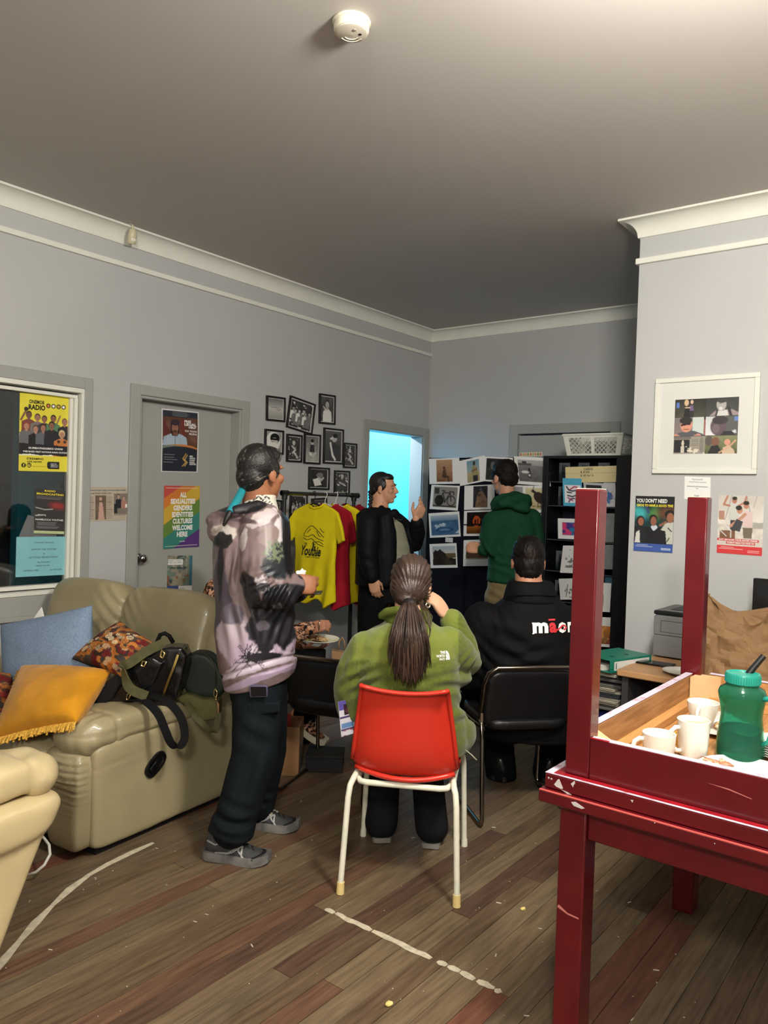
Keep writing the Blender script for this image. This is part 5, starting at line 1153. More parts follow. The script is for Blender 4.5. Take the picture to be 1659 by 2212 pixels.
# ---------------------------------------------------------------- clothes rack with four shirts
m_rail = mat('rack_steel', (92, 94, 96), .25, .9); m_bplas = mat('black_plastic', (22, 24, 26), .4)
RX, RY0, RY1, RZ = -3.9, 3.874, 4.635, 1.512
rk = thing('clothes_rack', 'black and steel clothes rack on the floor in front of the photo wall', 'clothes rack', (RX, (RY0 + RY1) / 2, 0))
b = MB(); b.tube([(RX, RY0 - .03, RZ), (RX, RY1 + .03, RZ)], .0135, 14); obj('rail', b, m_rail, rk, smooth=50)
for y in (RY0, RY1):
    b = MB(); b.tube([(RX, y, .06), (RX, y, .80)], .016, 14); obj('post', b, m_bplas, rk, smooth=50)
    b = MB(); b.tube([(RX, y, .7802), (RX, y, RZ - .03)], .0145, 14); obj('post', b, mat('post_grey', (56, 58, 60), .3, .6), rk, smooth=50)
    b = MB(); b.tube([(RX, y, RZ - .045), (RX, y, RZ + .016)], .021, 14); b.tube([(RX, y - .03, RZ), (RX, y + .03, RZ)], .0205, 14); obj('corner_fitting', b, m_bplas, rk, smooth=40)
    b = MB(); b.tube([(RX - .21, y, .05), (RX + .21, y, .05)], .014, 12); obj('foot', b, m_bplas, rk, smooth=50)
    for x in (-.19, .19):
        b = MB(); b.lathe([(0, 0), (.02, 0), (.02, .03), (.012, .036), (0, .036)], (RX + x, y, .001), 16); obj('caster', b, m_bplas, rk)
e = MB(); e.tube([(RX, RY1 + .03, RZ), (RX, RY1 + .05, RZ)], .022, 16); obj('end_knob', e, m_bplas, rk, smooth=40)
def drape_proj(me, direction, lift=.002):
    bv = BVHTree.FromPolygons([tuple(v.co) for v in me.vertices], [tuple(p.vertices) for p in me.polygons]); d = V(direction).normalized()
    def f(p):
        h = bv.ray_cast(V(p) - d * 1.0, d)
        return (h[0] - d * lift) if h[0] is not None else V(p)
    return f
def hanger(label, y, m, tilt=0):
    t = thing('hanger', label, 'hanger', (RX, y, RZ), 'hangers on the clothes rack')
    c = V((RX, y, RZ)); hk = MB(); r = .0195
    pts = [c + V((r * math.cos(a), 0, r * math.sin(a))) for a in [R(200) - R(245) * k / 10 for k in range(11)]]
    pts += [c + V((.004, 0, -.035)), c + V((0, 0, -.048)), c + V((0, 0, -.07))]
    hk.tube(pts, .0032, 8); obj('hook', hk, m, t, smooth=180)
    sh = MB(); sh.tube([c + V((-.20, 0, -.135)), c + V((-.12, 0, -.105)), c + V((0, 0, -.066)), c + V((.12, 0, -.105)), c + V((.20, 0, -.135))], .006, 8); obj('shoulder_bar', sh, m, t, smooth=180)
    bb = MB(); bb.tube([c + V((-.20, 0, -.135)), c + V((.20, 0, -.135))], .0045, 8); obj('trouser_bar', bb, m, t, smooth=180)
    return t
def shirt(label, y, rgb, name, seed, dx=0.0, logo=False, hem=0.0):
    t = thing('t_shirt', label, 't-shirt', (RX + dx, y, RZ - .1), 'shirts on the clothes rack')
    zt = RZ - .088
    half = [(0, -.012), (.05, -.005), (.078, .018), (.16, -.012), (.215, -.04), (.262, -.12), (.302, -.235), (.232, -.270), (.205, -.195), (.200, -.35), (.205, -.55), (.212, -.70 - hem)]
    poly = half + [(.12, -.728 - hem), (.03, -.695), (-.05, -.715), (-.13, -.695 + hem)] + [(-x, z + (.02 if i > 10 else 0)) for i, (x, z) in reversed(list(enumerate(half))) if x > 0]
    b = MB(); b.prism(poly, (RX + dx, y - .016, zt), (1, 0, 0), (0, 0, 1), (0, .032, 0))
    me = fuse(b, .0085, 5); co = get_co(me); x = co[:, 0] - RX - dx; z = zt - co[:, 2]; fr = co[:, 1] < y
    k = np.clip((z - .12) / .5, 0, 1); q = np.random.default_rng(seed)
    f = .010 * k * np.sin(x * 44 + 5 * z + seed) + .008 * k * np.sin(x * 23 - 3 * z + 2 * seed) + .012 * (vnoise(co, 9, seed, 2) - .5)
    f += .020 * np.clip((z - .55) / .18, 0, 1) * np.sin(x * 26 + seed)
    f += np.where(np.abs(x) > .2, -.03 * np.clip((np.abs(x) - .2) / .1, 0, 1), 0)
    body = .010 * np.clip(1 - (x / .2) ** 2, 0, 1) * np.clip(z / .2, 0, 1)
    co[:, 1] += f + np.where(fr, -body, body)
    co[:, 2] += .014 * k * np.sin(x * 31 + seed)
    set_co(me, co)
    m = mat(name, rgb, .8, var=.04, vscale=12, bump=.06, bscale=260)
    o = obj('body', me, m, t, smooth=180, recalc=False)
    nk = MB(); nk.tube([(RX + dx + u, y + w_ - .008, zt + h) for u, h, w_ in ((-.078, .018, 0), (-.05, -.006, -.014), (0, -.016, -.02), (.05, -.006, -.014), (.078, .018, 0))], .006, 8, flat=1.2); nk.tube([(RX + dx + u, y + w_ + .010, zt + h) for u, h, w_ in ((-.078, .018, 0), (-.04, .004, .010), (0, .0, .014), (.04, .004, .010), (.078, .018, 0))], .006, 8); obj('collar', nk, m, t, smooth=180)
    if logo:
        pj = drape_proj(me, (0, 1, 0), .0018); X = lambda u, v: V((RX + dx + u, y - .2, zt - v))
        def stroke(pts, wd): 
            P = [pj(X(*p)) for p in pts]; s = MB(); s.tube(P, wd, 6); obj('logo_line', s, INK, o, smooth=0)
        def arc(p, n=5):
            Q = []
            for i in range(len(p) - 1):
                p0, p1, p2, p3 = [V(p[max(0, min(len(p) - 1, i + k))] + (0,)) for k in (-1, 0, 1, 2)]
                for k in range(n): t_ = k / n; v_ = .5 * (2 * p1 + (p2 - p0) * t_ + (2 * p0 - 5 * p1 + 4 * p2 - p3) * t_ ** 2 + (3 * p1 - p0 - 3 * p2 + p3) * t_ ** 3); Q.append((v_.x, v_.y))
            return Q + [p[-1]]
        for pts in ([(-.098, .215), (-.06, .165), (-.02, .145), (.005, .155), (.05, .185), (.10, .225)], [(-.098, .222), (-.05, .225), (-.01, .21), (.03, .232), (.098, .25)], [(-.10, .235), (-.06, .25), (-.02, .24), (.02, .262), (.06, .258), (.095, .275)], [(.03, .18), (.055, .215), (.075, .22)], [(-.03, .17), (-.055, .19), (-.06, .2)], [(.02, .265), (.06, .28), (.10, .29)], [(.06, .16), (.08, .18), (.10, .19)]):
            stroke(arc(pts), .0022)
        stroke([(-.002, .262), (.000, .29)], .0045); stroke([(.000, .285), (-.012, .318)], .0035); stroke([(.000, .285), (.018, .315)], .0035); stroke([(-.01, .275), (.016, .282)], .0025)
        def word(s, u0, v0, u1, v1, bold, shear): lettering([(s, 0, 0, 1, 1, bold, shear)], X(u0, v0), X(u1, v0), X(u0, v1), INK, o, project=pj)
        word('THE', -.088, .272, -.058, .290, .03, 0); word('Youthie', -.112, .292, .078, .368, .028, .35); word('NAMBUCCA YOUTH SERVICE', -.07, .372, .065, .381, .01, .1)
        stroke([(.02, .345), (.075, .338), (.072, .352), (.03, .36)], .003)
    return t
shirt('yellow logo shirt at the front of the clothes rack', 4.18, (222, 204, 30), 'yellow_jersey', 1, .03, True)
shirt('red shirt hanging just behind the yellow logo shirt', 4.30, (160, 28, 44), 'red_jersey', 2, .045, hem=.03)
shirt('plain yellow shirt between the two red shirts', 4.42, (222, 204, 30), 'yellow_jersey', 3, .05, hem=.01)
shirt('red shirt at the far end of the clothes rack', 4.54, (160, 28, 44), 'red_jersey', 4, .06, hem=.06)
hanger('black hanger holding the yellow logo shirt', 4.18, m_bplas); m_wp = mat('white_plastic', (226, 226, 220), .4)
hanger('white hanger holding the red shirt behind the logo shirt', 4.30, m_wp); hanger('white hanger holding the plain yellow shirt', 4.42, m_wp); hanger('black hanger at the far end of the rack', 4.54, m_bplas)

# ---------------------------------------------------------------- display board with prints
m_navy = mat('display_fabric', (20, 22, 32), .85, var=.1, vscale=20, bump=.1, bscale=300); m_bframe = mat('display_frame', (14, 15, 20), .5)
YD = 5.60
db = thing('display_board', 'tall black folding display board pinned with prints', 'display board', (-3.3, YD, 0))
XA, XB, XC_ = -3.874, -3.462, -2.775
for (x0, x1) in ((XA + .02, XB - .012), (XB + .012, XC_ - .012)):
    obj('panel', MB().box(x0, x1, YD + .012, YD + .028, .95, 1.850), m_navy, db); obj('panel', MB().box(x0, x1, YD + .012, YD + .028, .06, .935), m_navy, db)
for x in (XA, XB, XC_):
    obj('post', MB().box(x - .0115 + (.012 if x == XA else 0), x + .0115 + (.012 if x == XA else 0), YD + .008, YD + .034, 0, 1.868), m_bframe, db, bevel=.002)
for (x0, x1) in ((XA + .024, XB - .012), (XB + .012, XC_ - .012)):
    for z in (1.852, .936): obj('crossbar', MB().box(x0, x1, YD + .008, YD + .034, z, z + .014), m_bframe, db)
for x in (XA + .05, XC_ - .05): obj('foot', MB().box(x - .02, x + .02, YD - .10, YD + .18, .001, .02), m_bframe, db)
def pp(x, y): return (900 + x / 3.318, 880 + y / 3.318)
def cpic(k, seed):
    p = Pic(56, 42, (234, 233, 230))
    def z(*a): p.rect(*a)
    if k == 'sepia': z(.25, .06, .78, .92, (170, 128, 92)); p.grad(.25, .06, .78, .92, (186, 146, 110), (120, 80, 54)); p.noise(26, 9, seed, 3, (.25, .4, .78, .92)); p.ell(.5, .38, .035, .06, (70, 46, 32)); p.poly([(.42, .75), (.46, .46), (.55, .46), (.6, .78)], (86, 58, 42)); p.line([(.45, .7), (.62, .72), (.64, .9)], .02, (70, 46, 34))
    elif k == 'sailor': p.grad(.3, .08, .78, .55, (110, 150, 170), (150, 166, 160)); p.grad(.3, .55, .78, .93, (176, 160, 120), (156, 140, 104)); p.ell(.58, .22, .05, .09, (64, 52, 44)); p.poly([(.48, .7), (.5, .36), (.58, .3), (.68, .36), (.72, .7)], (150, 140, 96)); z(.51, .7, .7, .93, (38, 38, 42)); p.line([(.5, .5), (.66, .46)], .03, (120, 92, 70))
    elif k == 'dark': z(.06, .06, .95, .94, (34, 34, 36)); p.noise(20, 8, seed, 3, (.06, .06, .95, .94)); p.ell(.3, .35, .08, .16, (90, 90, 92)); p.ell(.6, .4, .1, .1, (70, 70, 70)); p.line([(.7, .2), (.85, .7)], .02, (150, 150, 150))
    elif k == 'field': p.grad(.1, .1, .93, .4, (176, 176, 174), (150, 150, 150)); p.grad(.1, .3, .93, .9, (120, 120, 120), (92, 92, 92)); p.noise(18, 14, seed, 3, (.1, .3, .93, .9)); z(.22, .16, .36, .3, (60, 60, 60)); z(.1, .22, .5, .3, (80, 80, 80)); z(.84, .24, .93, .3, (70, 70, 70)); p.ell(.42, .45, .035, .06, (40, 36, 44)); z(.38, .5, .46, .75, (60, 60, 62)); z(.39, .62, .45, .7, (206, 206, 204)); p.ell(.3, .55, .12, .05, (208, 208, 206))
    elif k == 'bike':
        z(.1, .07, .93, .9, (136, 132, 126)); z(.13, .1, .3, .36, (56, 54, 52)); z(.1, .82, .93, .9, (70, 66, 60)); p.ell(.32, .62, .16, .22, (28, 27, 26))
        p.ell(.74, .62, .15, .21, (26, 26, 26)); p.ell(.74, .62, .125, .175, (136, 132, 126)); p.line([(.32, .62), (.44, .3), (.68, .3), (.74, .62)], .014, (26, 26, 26)); p.line([(.44, .32), (.52, .66), (.68, .32)], .014, (26, 26, 26)); p.line([(.32, .62), (.52, .66)], .012, (26, 26, 26)); p.line([(.4, .22), (.5, .24)], .016, (26, 26, 26)); p.line([(.66, .24), (.8, .26), (.82, .36)], .014, (26, 26, 26)); p.ell(.52, .66, .03, .05, (26, 26, 26))
    elif k == 'wolf': z(.3, .04, .78, .92, (30, 30, 38)); p.poly([(.36, .92), (.42, .5), (.46, .3), (.6, .24), (.68, .4), (.76, .6), (.76, .92)], (126, 100, 78)); p.noise(30, 10, seed, 3, (.3, .2, .78, .92)); p.poly([(.5, .24), (.54, .08), (.6, .24)], (60, 80, 110)); p.ell(.5, .4, .05, .05, (70, 50, 40))
    elif k == 'bird': p.grad(.12, .08, 1, .9, (212, 204, 168), (176, 164, 120)); p.ell(.68, .45, .24, .2, (48, 38, 34), .35); p.ell(.42, .2, .05, .07, (58, 42, 36)); p.poly([(.42, .16), (.52, .2), (.6, .4), (.5, .46)], (52, 40, 36)); p.line([(.44, .1), (.46, .04)], .012, (58, 42, 36)); p.line([(.38, .21), (.33, .2)], .012, (90, 70, 60)); p.line([(.64, .62), (.6, .78), (.66, .78)], .012, (60, 46, 40)); p.line([(.74, .62), (.73, .8)], .012, (60, 46, 40)); p.blot((120, 112, 76), 9, .55, seed, (.12, .74, 1, .9))
    elif k == 'sea': z(.07, .12, .95, .92, (70, 104, 138)); p.grad(.07, .12, .95, .34, (172, 184, 192), (104, 134, 160)); p.noise(26, 7, seed, 4, (.07, .3, .95, .92)); p.blot((176, 192, 204), 8, .6, seed, (.07, .45, .95, .92)); p.ell(.5, .7, .3, .1, (44, 78, 112)); p.ell(.5, .7, .18, .05, (96, 134, 164)); p.ell(.47, .45, .03, .03, (210, 220, 226))
    elif k == 'fire': z(.1, .06, 1, .92, (24, 16, 14)); p.grad(.1, .62, 1, .92, (150, 92, 34), (80, 46, 20)); p.ell(.42, .42, .12, .22, (176, 74, 30)); p.blot((226, 130, 50), 9, .6, seed, (.3, .25, .6, .6)); z(.36, .36, .40, .56, (20, 12, 10)); z(.45, .34, .49, .56, (20, 12, 10)); p.line([(0, .55), (1, .56)], .02, (16, 14, 14))
    elif k == 'fish': p.grad(0, 0, 1, 1, (170, 172, 174), (202, 202, 200)); p.ell(.62, .42, .36, .2, (100, 104, 108), .1); p.ell(.6, .37, .3, .1, (60, 64, 70), .1); p.ell(.86, .5, .07, .04, (40, 40, 42)); p.ell(.62, .5, .3, .1, (150, 150, 148), .1)
    elif k == 'rock': p.grad(.1, .1, .95, .4, (168, 178, 186), (196, 196, 190)); p.poly([(.1, .9), (.12, .36), (.2, .26), (.3, .3), (.38, .22), (.5, .34), (.62, .44), (.74, .6), (.95, .62), (.95, .9)], (44, 38, 36)); p.grad(.6, .4, .95, .6, (112, 96, 64), (92, 80, 58)); p.poly([(.52, .9), (.6, .5), (.7, .62), (.8, .9)], (60, 50, 42)); p.noise(14, 12, seed, 3, (.1, .4, .95, .9))
    elif k == 'dog': z(.1, .1, 1, .72, (70, 56, 44)); p.noise(20, 7, seed, 3, (.1, .1, 1, .72)); p.ell(.3, .2, .2, .14, (200, 170, 150)); p.ell(.5, .6, .4, .12, (96, 72, 54)); p.rect(.1, .7, 1, .75, (150, 140, 126))
    else: p.grad(.06, .06, .94, .94, (150, 152, 156), (180, 180, 182)); p.noise(10, 8, seed)
    return p
PR = [('sepia print of a seated man, top left of the board', 'sepia', (88, 368), (305, 360), (92, 550), 0), ('print of a person in a wetsuit, slanting in the top row', 'sailor', (302, 385), (488, 343), (311, 564), .004),
      ('dark print partly behind the head of the man in green', 'dark', (490, 352), (690, 362), (480, 528), .008), ('grey print of a child in a field, top right of the board', 'field', (697, 350), (942, 362), (715, 548), .012),
      ('print of a black track bicycle', 'bike', (107, 555), (310, 563), (92, 728), 0), ('print of a wolf head beside the bicycle print', 'wolf', (343, 562), (560, 552), (340, 735), .002), ('print of a dark bird on a cream ground', 'bird', (760, 560), (936, 562), (762, 750), .006), ('pale print behind the bird print', 'plain', (690, 556), (770, 560), (690, 740), .002),
      ('print of blue sea with a splash', 'sea', (85, 760), (305, 745), (95, 935), .003), ('print of figures by a fire in the dark', 'fire', (340, 742), (560, 735), (335, 922), .003), ('print of a grey fish right of the man in green', 'fish', (760, 760), (932, 760), (760, 936), .002),
      ('print of dark coastal rocks, lowest on the left panel', 'rock', (92, 980), (285, 972), (100, 1152), 0), ('print of brown ground beside a fist, lowest on the right panel', 'dog', (337, 952), (532, 945), (333, 1138), 0), ('grey print low on the right panel beside the card shelf', 'plain', (790, 962), (925, 958), (790, 1140), 0)]
for lab, k, a, c, d, off in PR:
    f = lambda q: onY(*pp(*q), YD + .004 - off)
    o = print_mesh('art_print', cpic(k, len(lab)), f(a), f(c), f(d), None, .0008, m_glare); tag(o, lab, 'print', 'prints on the display board')
b = MB(); q0 = onY(*pp(205, 965), YD + .006)
tag(obj('caption_tag', MB().box(q0.x, q0.x + .075, YD + .006, YD + .011, q0.z, q0.z + .04), mat('card_white', (206, 206, 204), .6), bevel=.001), 'small grey caption tag above the rocks print', 'tag')
p = Pic(60, 10, (214, 206, 176)); 
for i in range(9): p.rect(.03 + .107 * i, .2, .10 + .107 * i, .8, [(190, 90, 90), (150, 160, 90), (206, 120, 130), (120, 140, 80)][i % 4])
f = lambda q: onY(*pp(*q), YD + .02); o = print_mesh('sign_strip', p, f((738, 324)), f((900, 320)), f((738, 352)), None, .002); tag(o, 'small colourful letter strip standing on top of the display board', 'sign')

# ---------------------------------------------------------------- card shelf
SX0, SX1, SY0, SY1, SZ = -2.742, -1.78, 5.55, 5.86, 1.872
cs = thing('card_shelf', 'black shelf unit with clear pockets of greeting cards', 'shelf', ((SX0 + SX1) / 2, SY0, 0))
m_bl = mat('shelf_black', (14, 16, 22), .45, var=.1, vscale=8); m_acr = mat('clear_acrylic', (214, 220, 224), .06, trans=1.0, ior=1.2)
xr = -2.150
for (a, c) in ((SX0, SX0 + .045), (xr, SX1)): obj('side_panel', MB().box(a, c, SY0, SY1, 0, SZ), m_bl, cs, bevel=.002)
obj('top_board', MB().box(SX0 + .0455, xr - .0005, SY0, SY1, SZ - .02, SZ), m_bl, cs); obj('back_panel', MB().box(SX0 + .0455, xr - .0005, SY1 - .02, SY1, 0, SZ - .0205), mat('shelf_navy', (18, 22, 44), .6), cs); obj('base_board', MB().box(SX0 + .0455, xr - .0005, SY0, SY1 - .0205, 0, .40), m_bl, cs)
levels = [onY(*pp(1000, y), SY0 + .02).z for y in (530, 702, 945, 1170, 1385, 1700)]
for i, z in enumerate(levels):
    obj('shelf_board', MB().box(SX0 + .046, xr - .001, SY0 + .02, SY1 - .021, z - .008, z), mat('smoky_shelf', (64, 66, 72), .25), cs)
    obj('pocket_front', MB().box(SX0 + .046, xr - .001, SY0 + .022, SY0 + .025, z + .0005, z + .075), m_acr, cs, smooth=0)
    for x in (-2.59, -2.43, -2.27): obj('pocket_divider', MB().box(x, x + .003, SY0 + .026, SY1 - .022, z + .0005, z + .13), m_acr, cs, smooth=0)
    for x in (-2.66, -2.50, -2.34): obj('pocket_back', MB().box(x, x + .09, SY0 + .12, SY0 + .123, z + .0005, z + .15), mat('grey_card', (84, 88, 92), .5), cs, smooth=0)
def card(label, a, c, d, pic, off=0.0, lines=None, name='card', group='cards on the card shelf', thick=.0015, y=None):
    f = lambda q: onY(*pp(*q), (SY0 + .016 if y is None else y) - off)
    return sheet(name, label, name, pic, f(a), f(c), f(d), lines, group=group, thick=thick)
p = Pic(60, 20, (214, 200, 150)); p.rect(0, .42, 1, .44, (196, 182, 134)); p.noise(5, 5, 3)
card('cream hand lettered price sign for the cards', (1065, 428), (1437, 418), (1068, 540), p, .004, [(("CARDS", .36, .08, .54, .24, .01), INK), (("$ 4 EA", .30, .28, .48, .42, .01), INK), (("$ 20 for 6", .30, .50, .55, .64, .01), INK)], name='sign', group=None)
p = Pic(40, 56, (80, 170, 204)); p.rect(.1, .24, .93, .88, (232, 230, 232))
for c_, q_ in (((176, 40, 56), [(.35, .42), (.6, .3), (.75, .32)]), ((30, 34, 60), [(.2, .3), (.3, .42), (.5, .46), (.8, .42)]), ((36, 30, 50), [(.25, .62), (.5, .66), (.7, .6)]), ((60, 30, 70), [(.3, .85), (.4, .74), (.6, .72)]), ((150, 60, 110), [(.25, .7), (.5, .8)]), ((36, 30, 50), [(.22, .5), (.45, .52)])): p.line(q_, .03, c_)
card('blue edged card with two painted birds', (1045, 507), (1182, 510), (1052, 705), p, .012)
p = Pic(40, 50, (186, 186, 190)); p.rect(.12, .1, .85, .4, (34, 34, 36)); p.rect(.12, .55, .85, .9, (160, 160, 166)); card('grey card with a black picture behind the red leg', (1195, 538), (1345, 545), (1205, 705), p)
p = Pic(40, 50, (196, 196, 198)); p.blot((60, 100, 160), 5, .5, 4, (.1, .4, .85, .9)); p.line([(.3, .3), (.5, .6), (.4, .85)], .03, (70, 110, 170)); p.line([(.7, .35), (.6, .6)], .02, (176, 80, 70)); card('clear sleeved card with a blue bird right of the red leg', (1340, 540), (1422, 540), (1352, 712), p, .003)
p = Pic(44, 52, (226, 226, 226)); p.rect(.2, .18, .95, .82, (70, 50, 130)); p.blot((206, 60, 110), 4, .5, 2, (.2, .2, .95, .8)); p.blot((40, 120, 160), 5, .6, 7, (.2, .18, .95, .8)); p.blot((90, 150, 90), 6, .64, 9, (.2, .6, .95, .82)); card('white card with a bright purple and pink picture', (1012, 795), (1170, 800), (1014, 940), p)
p = Pic(40, 60, (214, 214, 212)); p.blot((110, 110, 112), 7, .62, 3, (.2, .15, .9, .8)); card('card with a grey pencil sketch, leaning left of the red leg', (1050, 990), (1175, 992), (1027, 1185), p, .004)
p = Pic(40, 50, (204, 204, 202)); p.blot((70, 70, 72), 6, .58, 5, (.2, .3, .8, .9)); p.line([(.35, .85), (.5, .3)], .02, (60, 60, 62)); card('white card with a dark feather drawing', (1018, 1228), (1140, 1225), (1030, 1378), p, .004)
p = Pic(40, 60, (226, 226, 222)); p.rect(.1, .4, .62, .78, (120, 116, 112)); card('deckle edged white card with a grey square', (1262, 1255), (1395, 1260), (1252, 1460), p, .004)
p = Pic(44, 60, (232, 232, 228)); p.grad(.05, .3, .85, .9, (206, 120, 50), (120, 96, 50)); p.blot((214, 150, 80), 5, .5, 2, (.05, .3, .85, .9)); p.blot((140, 60, 44), 6, .58, 6, (.05, .45, .85, .9)); p.blot((112, 124, 70), 6, .62, 9, (.05, .4, .85, .9)); card('card with an orange and green painting, lowest right of the leg', (1270, 1500), (1420, 1508), (1262, 1710), p, .004)
for y0, y1, lab in ((760, 965, 'third'), (985, 1160, 'fourth')):  # opaque grey sheets stand in for empty, reflecting acrylic pockets
    p = Pic(30, 40, (122, 126, 128)); p.noise(10, 4, y0); card('grey sheet for an empty clear pocket on the %s shelf right of the red leg' % lab, (1335, y0), (1425, y0), (1330, y1), p)
p = Pic(30, 40, (44, 84, 104)); p.noise(10, 4, 5); card('dark teal card in the fifth shelf pocket at the right', (1350, 1215), (1425, 1215), (1345, 1430), p, -.03)
for (x, y, c_) in ((1010, 420, (110, 104, 100)), (1020, 1215, (60, 64, 70)), (1270, 380, (40, 46, 90))): pass

# white lattice basket on top
def basket():
    z0, z1 = SZ + .001, 2.03; X0, X1, y0, y1 = -2.55, -2.13, 5.565, 5.84; fl = .028
    t = thing('basket', 'white plastic lattice basket on top of the card shelf', 'basket', ((X0 + X1) / 2, (y0 + y1) / 2, z0))
    m = mat('basket_white', (226, 226, 214), .45)
    def P(s, u, f):  # point on side s at width fraction u and height fraction f
        e = fl * f; z = z0 + (z1 - z0) * f
        if s == 0: return V((X0 - e + (X1 - X0 + 2 * e) * u, y0 - e, z))
        if s == 1: return V((X1 + e, y0 - e + (y1 - y0 + 2 * e) * u, z))
        if s == 2: return V((X1 + e - (X1 - X0 + 2 * e) * u, y1 + e, z))
        return V((X0 - e, y1 + e - (y1 - y0 + 2 * e) * u, z))
    obj('bottom', MB().box(X0, X1, y0, y1, z0, z0 + .004), m, t)
    r = MB(); r.tube([P(0, 0, 1), P(0, 1, 1), P(1, 1, 1), P(2, 1, 1)], .009, 8, closed=True); obj('rim', r, m, t, smooth=60)
    def bar(b, s, u0, f0, u1, f1, wd):
        A, B = P(s, u0, f0), P(s, u1, f1); b.tube([A, B], wd, 6, flat=.5)
    def band(s, u0, u1, f0, f1):
        q = [P(s, u0, f0), P(s, u1, f0), P(s, u1, f1), P(s, u0, f1)]; n = (q[1] - q[0]).cross(q[3] - q[0]).normalized() * -.004
        return MB().add([*q, *[p + n for p in q]], [(0, 1, 2, 3), (7, 6, 5, 4), (1, 0, 4, 5), (2, 1, 5, 6), (3, 2, 6, 7), (0, 3, 7, 4)])
    for s in range(4):
        for (u0, u1, f0, f1) in ((0, .09, 0, 1), (.91, 1, 0, 1), (.09, .91, .86, 1), (.09, .91, 0, .10)) + (((.47, .53, .10, .86),) if s in (0, 2) else ()): obj('side_band', band(s, u0, u1, f0, f1), m, t, smooth=0)
        for (u0, u1) in (((.09, .47), (.53, .91)) if s in (0, 2) else ((.09, .91),)):
            b = MB(); n = 5 if s in (0, 2) else 7; f0, f1 = .10, .86; du = u1 - u0; sl = .7 if s in (0, 2) else .5
            for k in range(-n, n + 1):
                for sg in (1, -1):
                    pts = []
                    for j in range(2):
                        pass
                    a = u0 + du * (k / n); c_ = a + du * sl
                    if sg < 0: a, c_ = c_, a
                    # clip to the opening
                    lo, hi = 0.0, 1.0
                    d = c_ - a
                    t0, t1 = (u0 - a) / d, (u1 - a) / d
                    lo, hi = max(0, min(t0, t1)), min(1, max(t0, t1))
                    if hi - lo > .05: bar(b, s, a + d * lo, f0 + (f1 - f0) * lo, a + d * hi, f0 + (f1 - f0) * hi, .0062)
            tag(obj('lattice', b, m, t, smooth=60), kind='stuff')
basket()
for x, y, w_ in ((1130, 345, .05), (1200, 342, .035)):
    q0 = onY(*pp(x, y), SY0 - .003); tag(obj('bulldog_clip', MB().box(q0.x - w_ / 2, q0.x + w_ / 2, SY0 - .008, SY0 - .001, SZ - .02, SZ + .0), m_bplas, bevel=.001), 'black clip on the shelf edge below the basket, %s' % ('left one' if x < 1150 else 'right one'), 'clip')

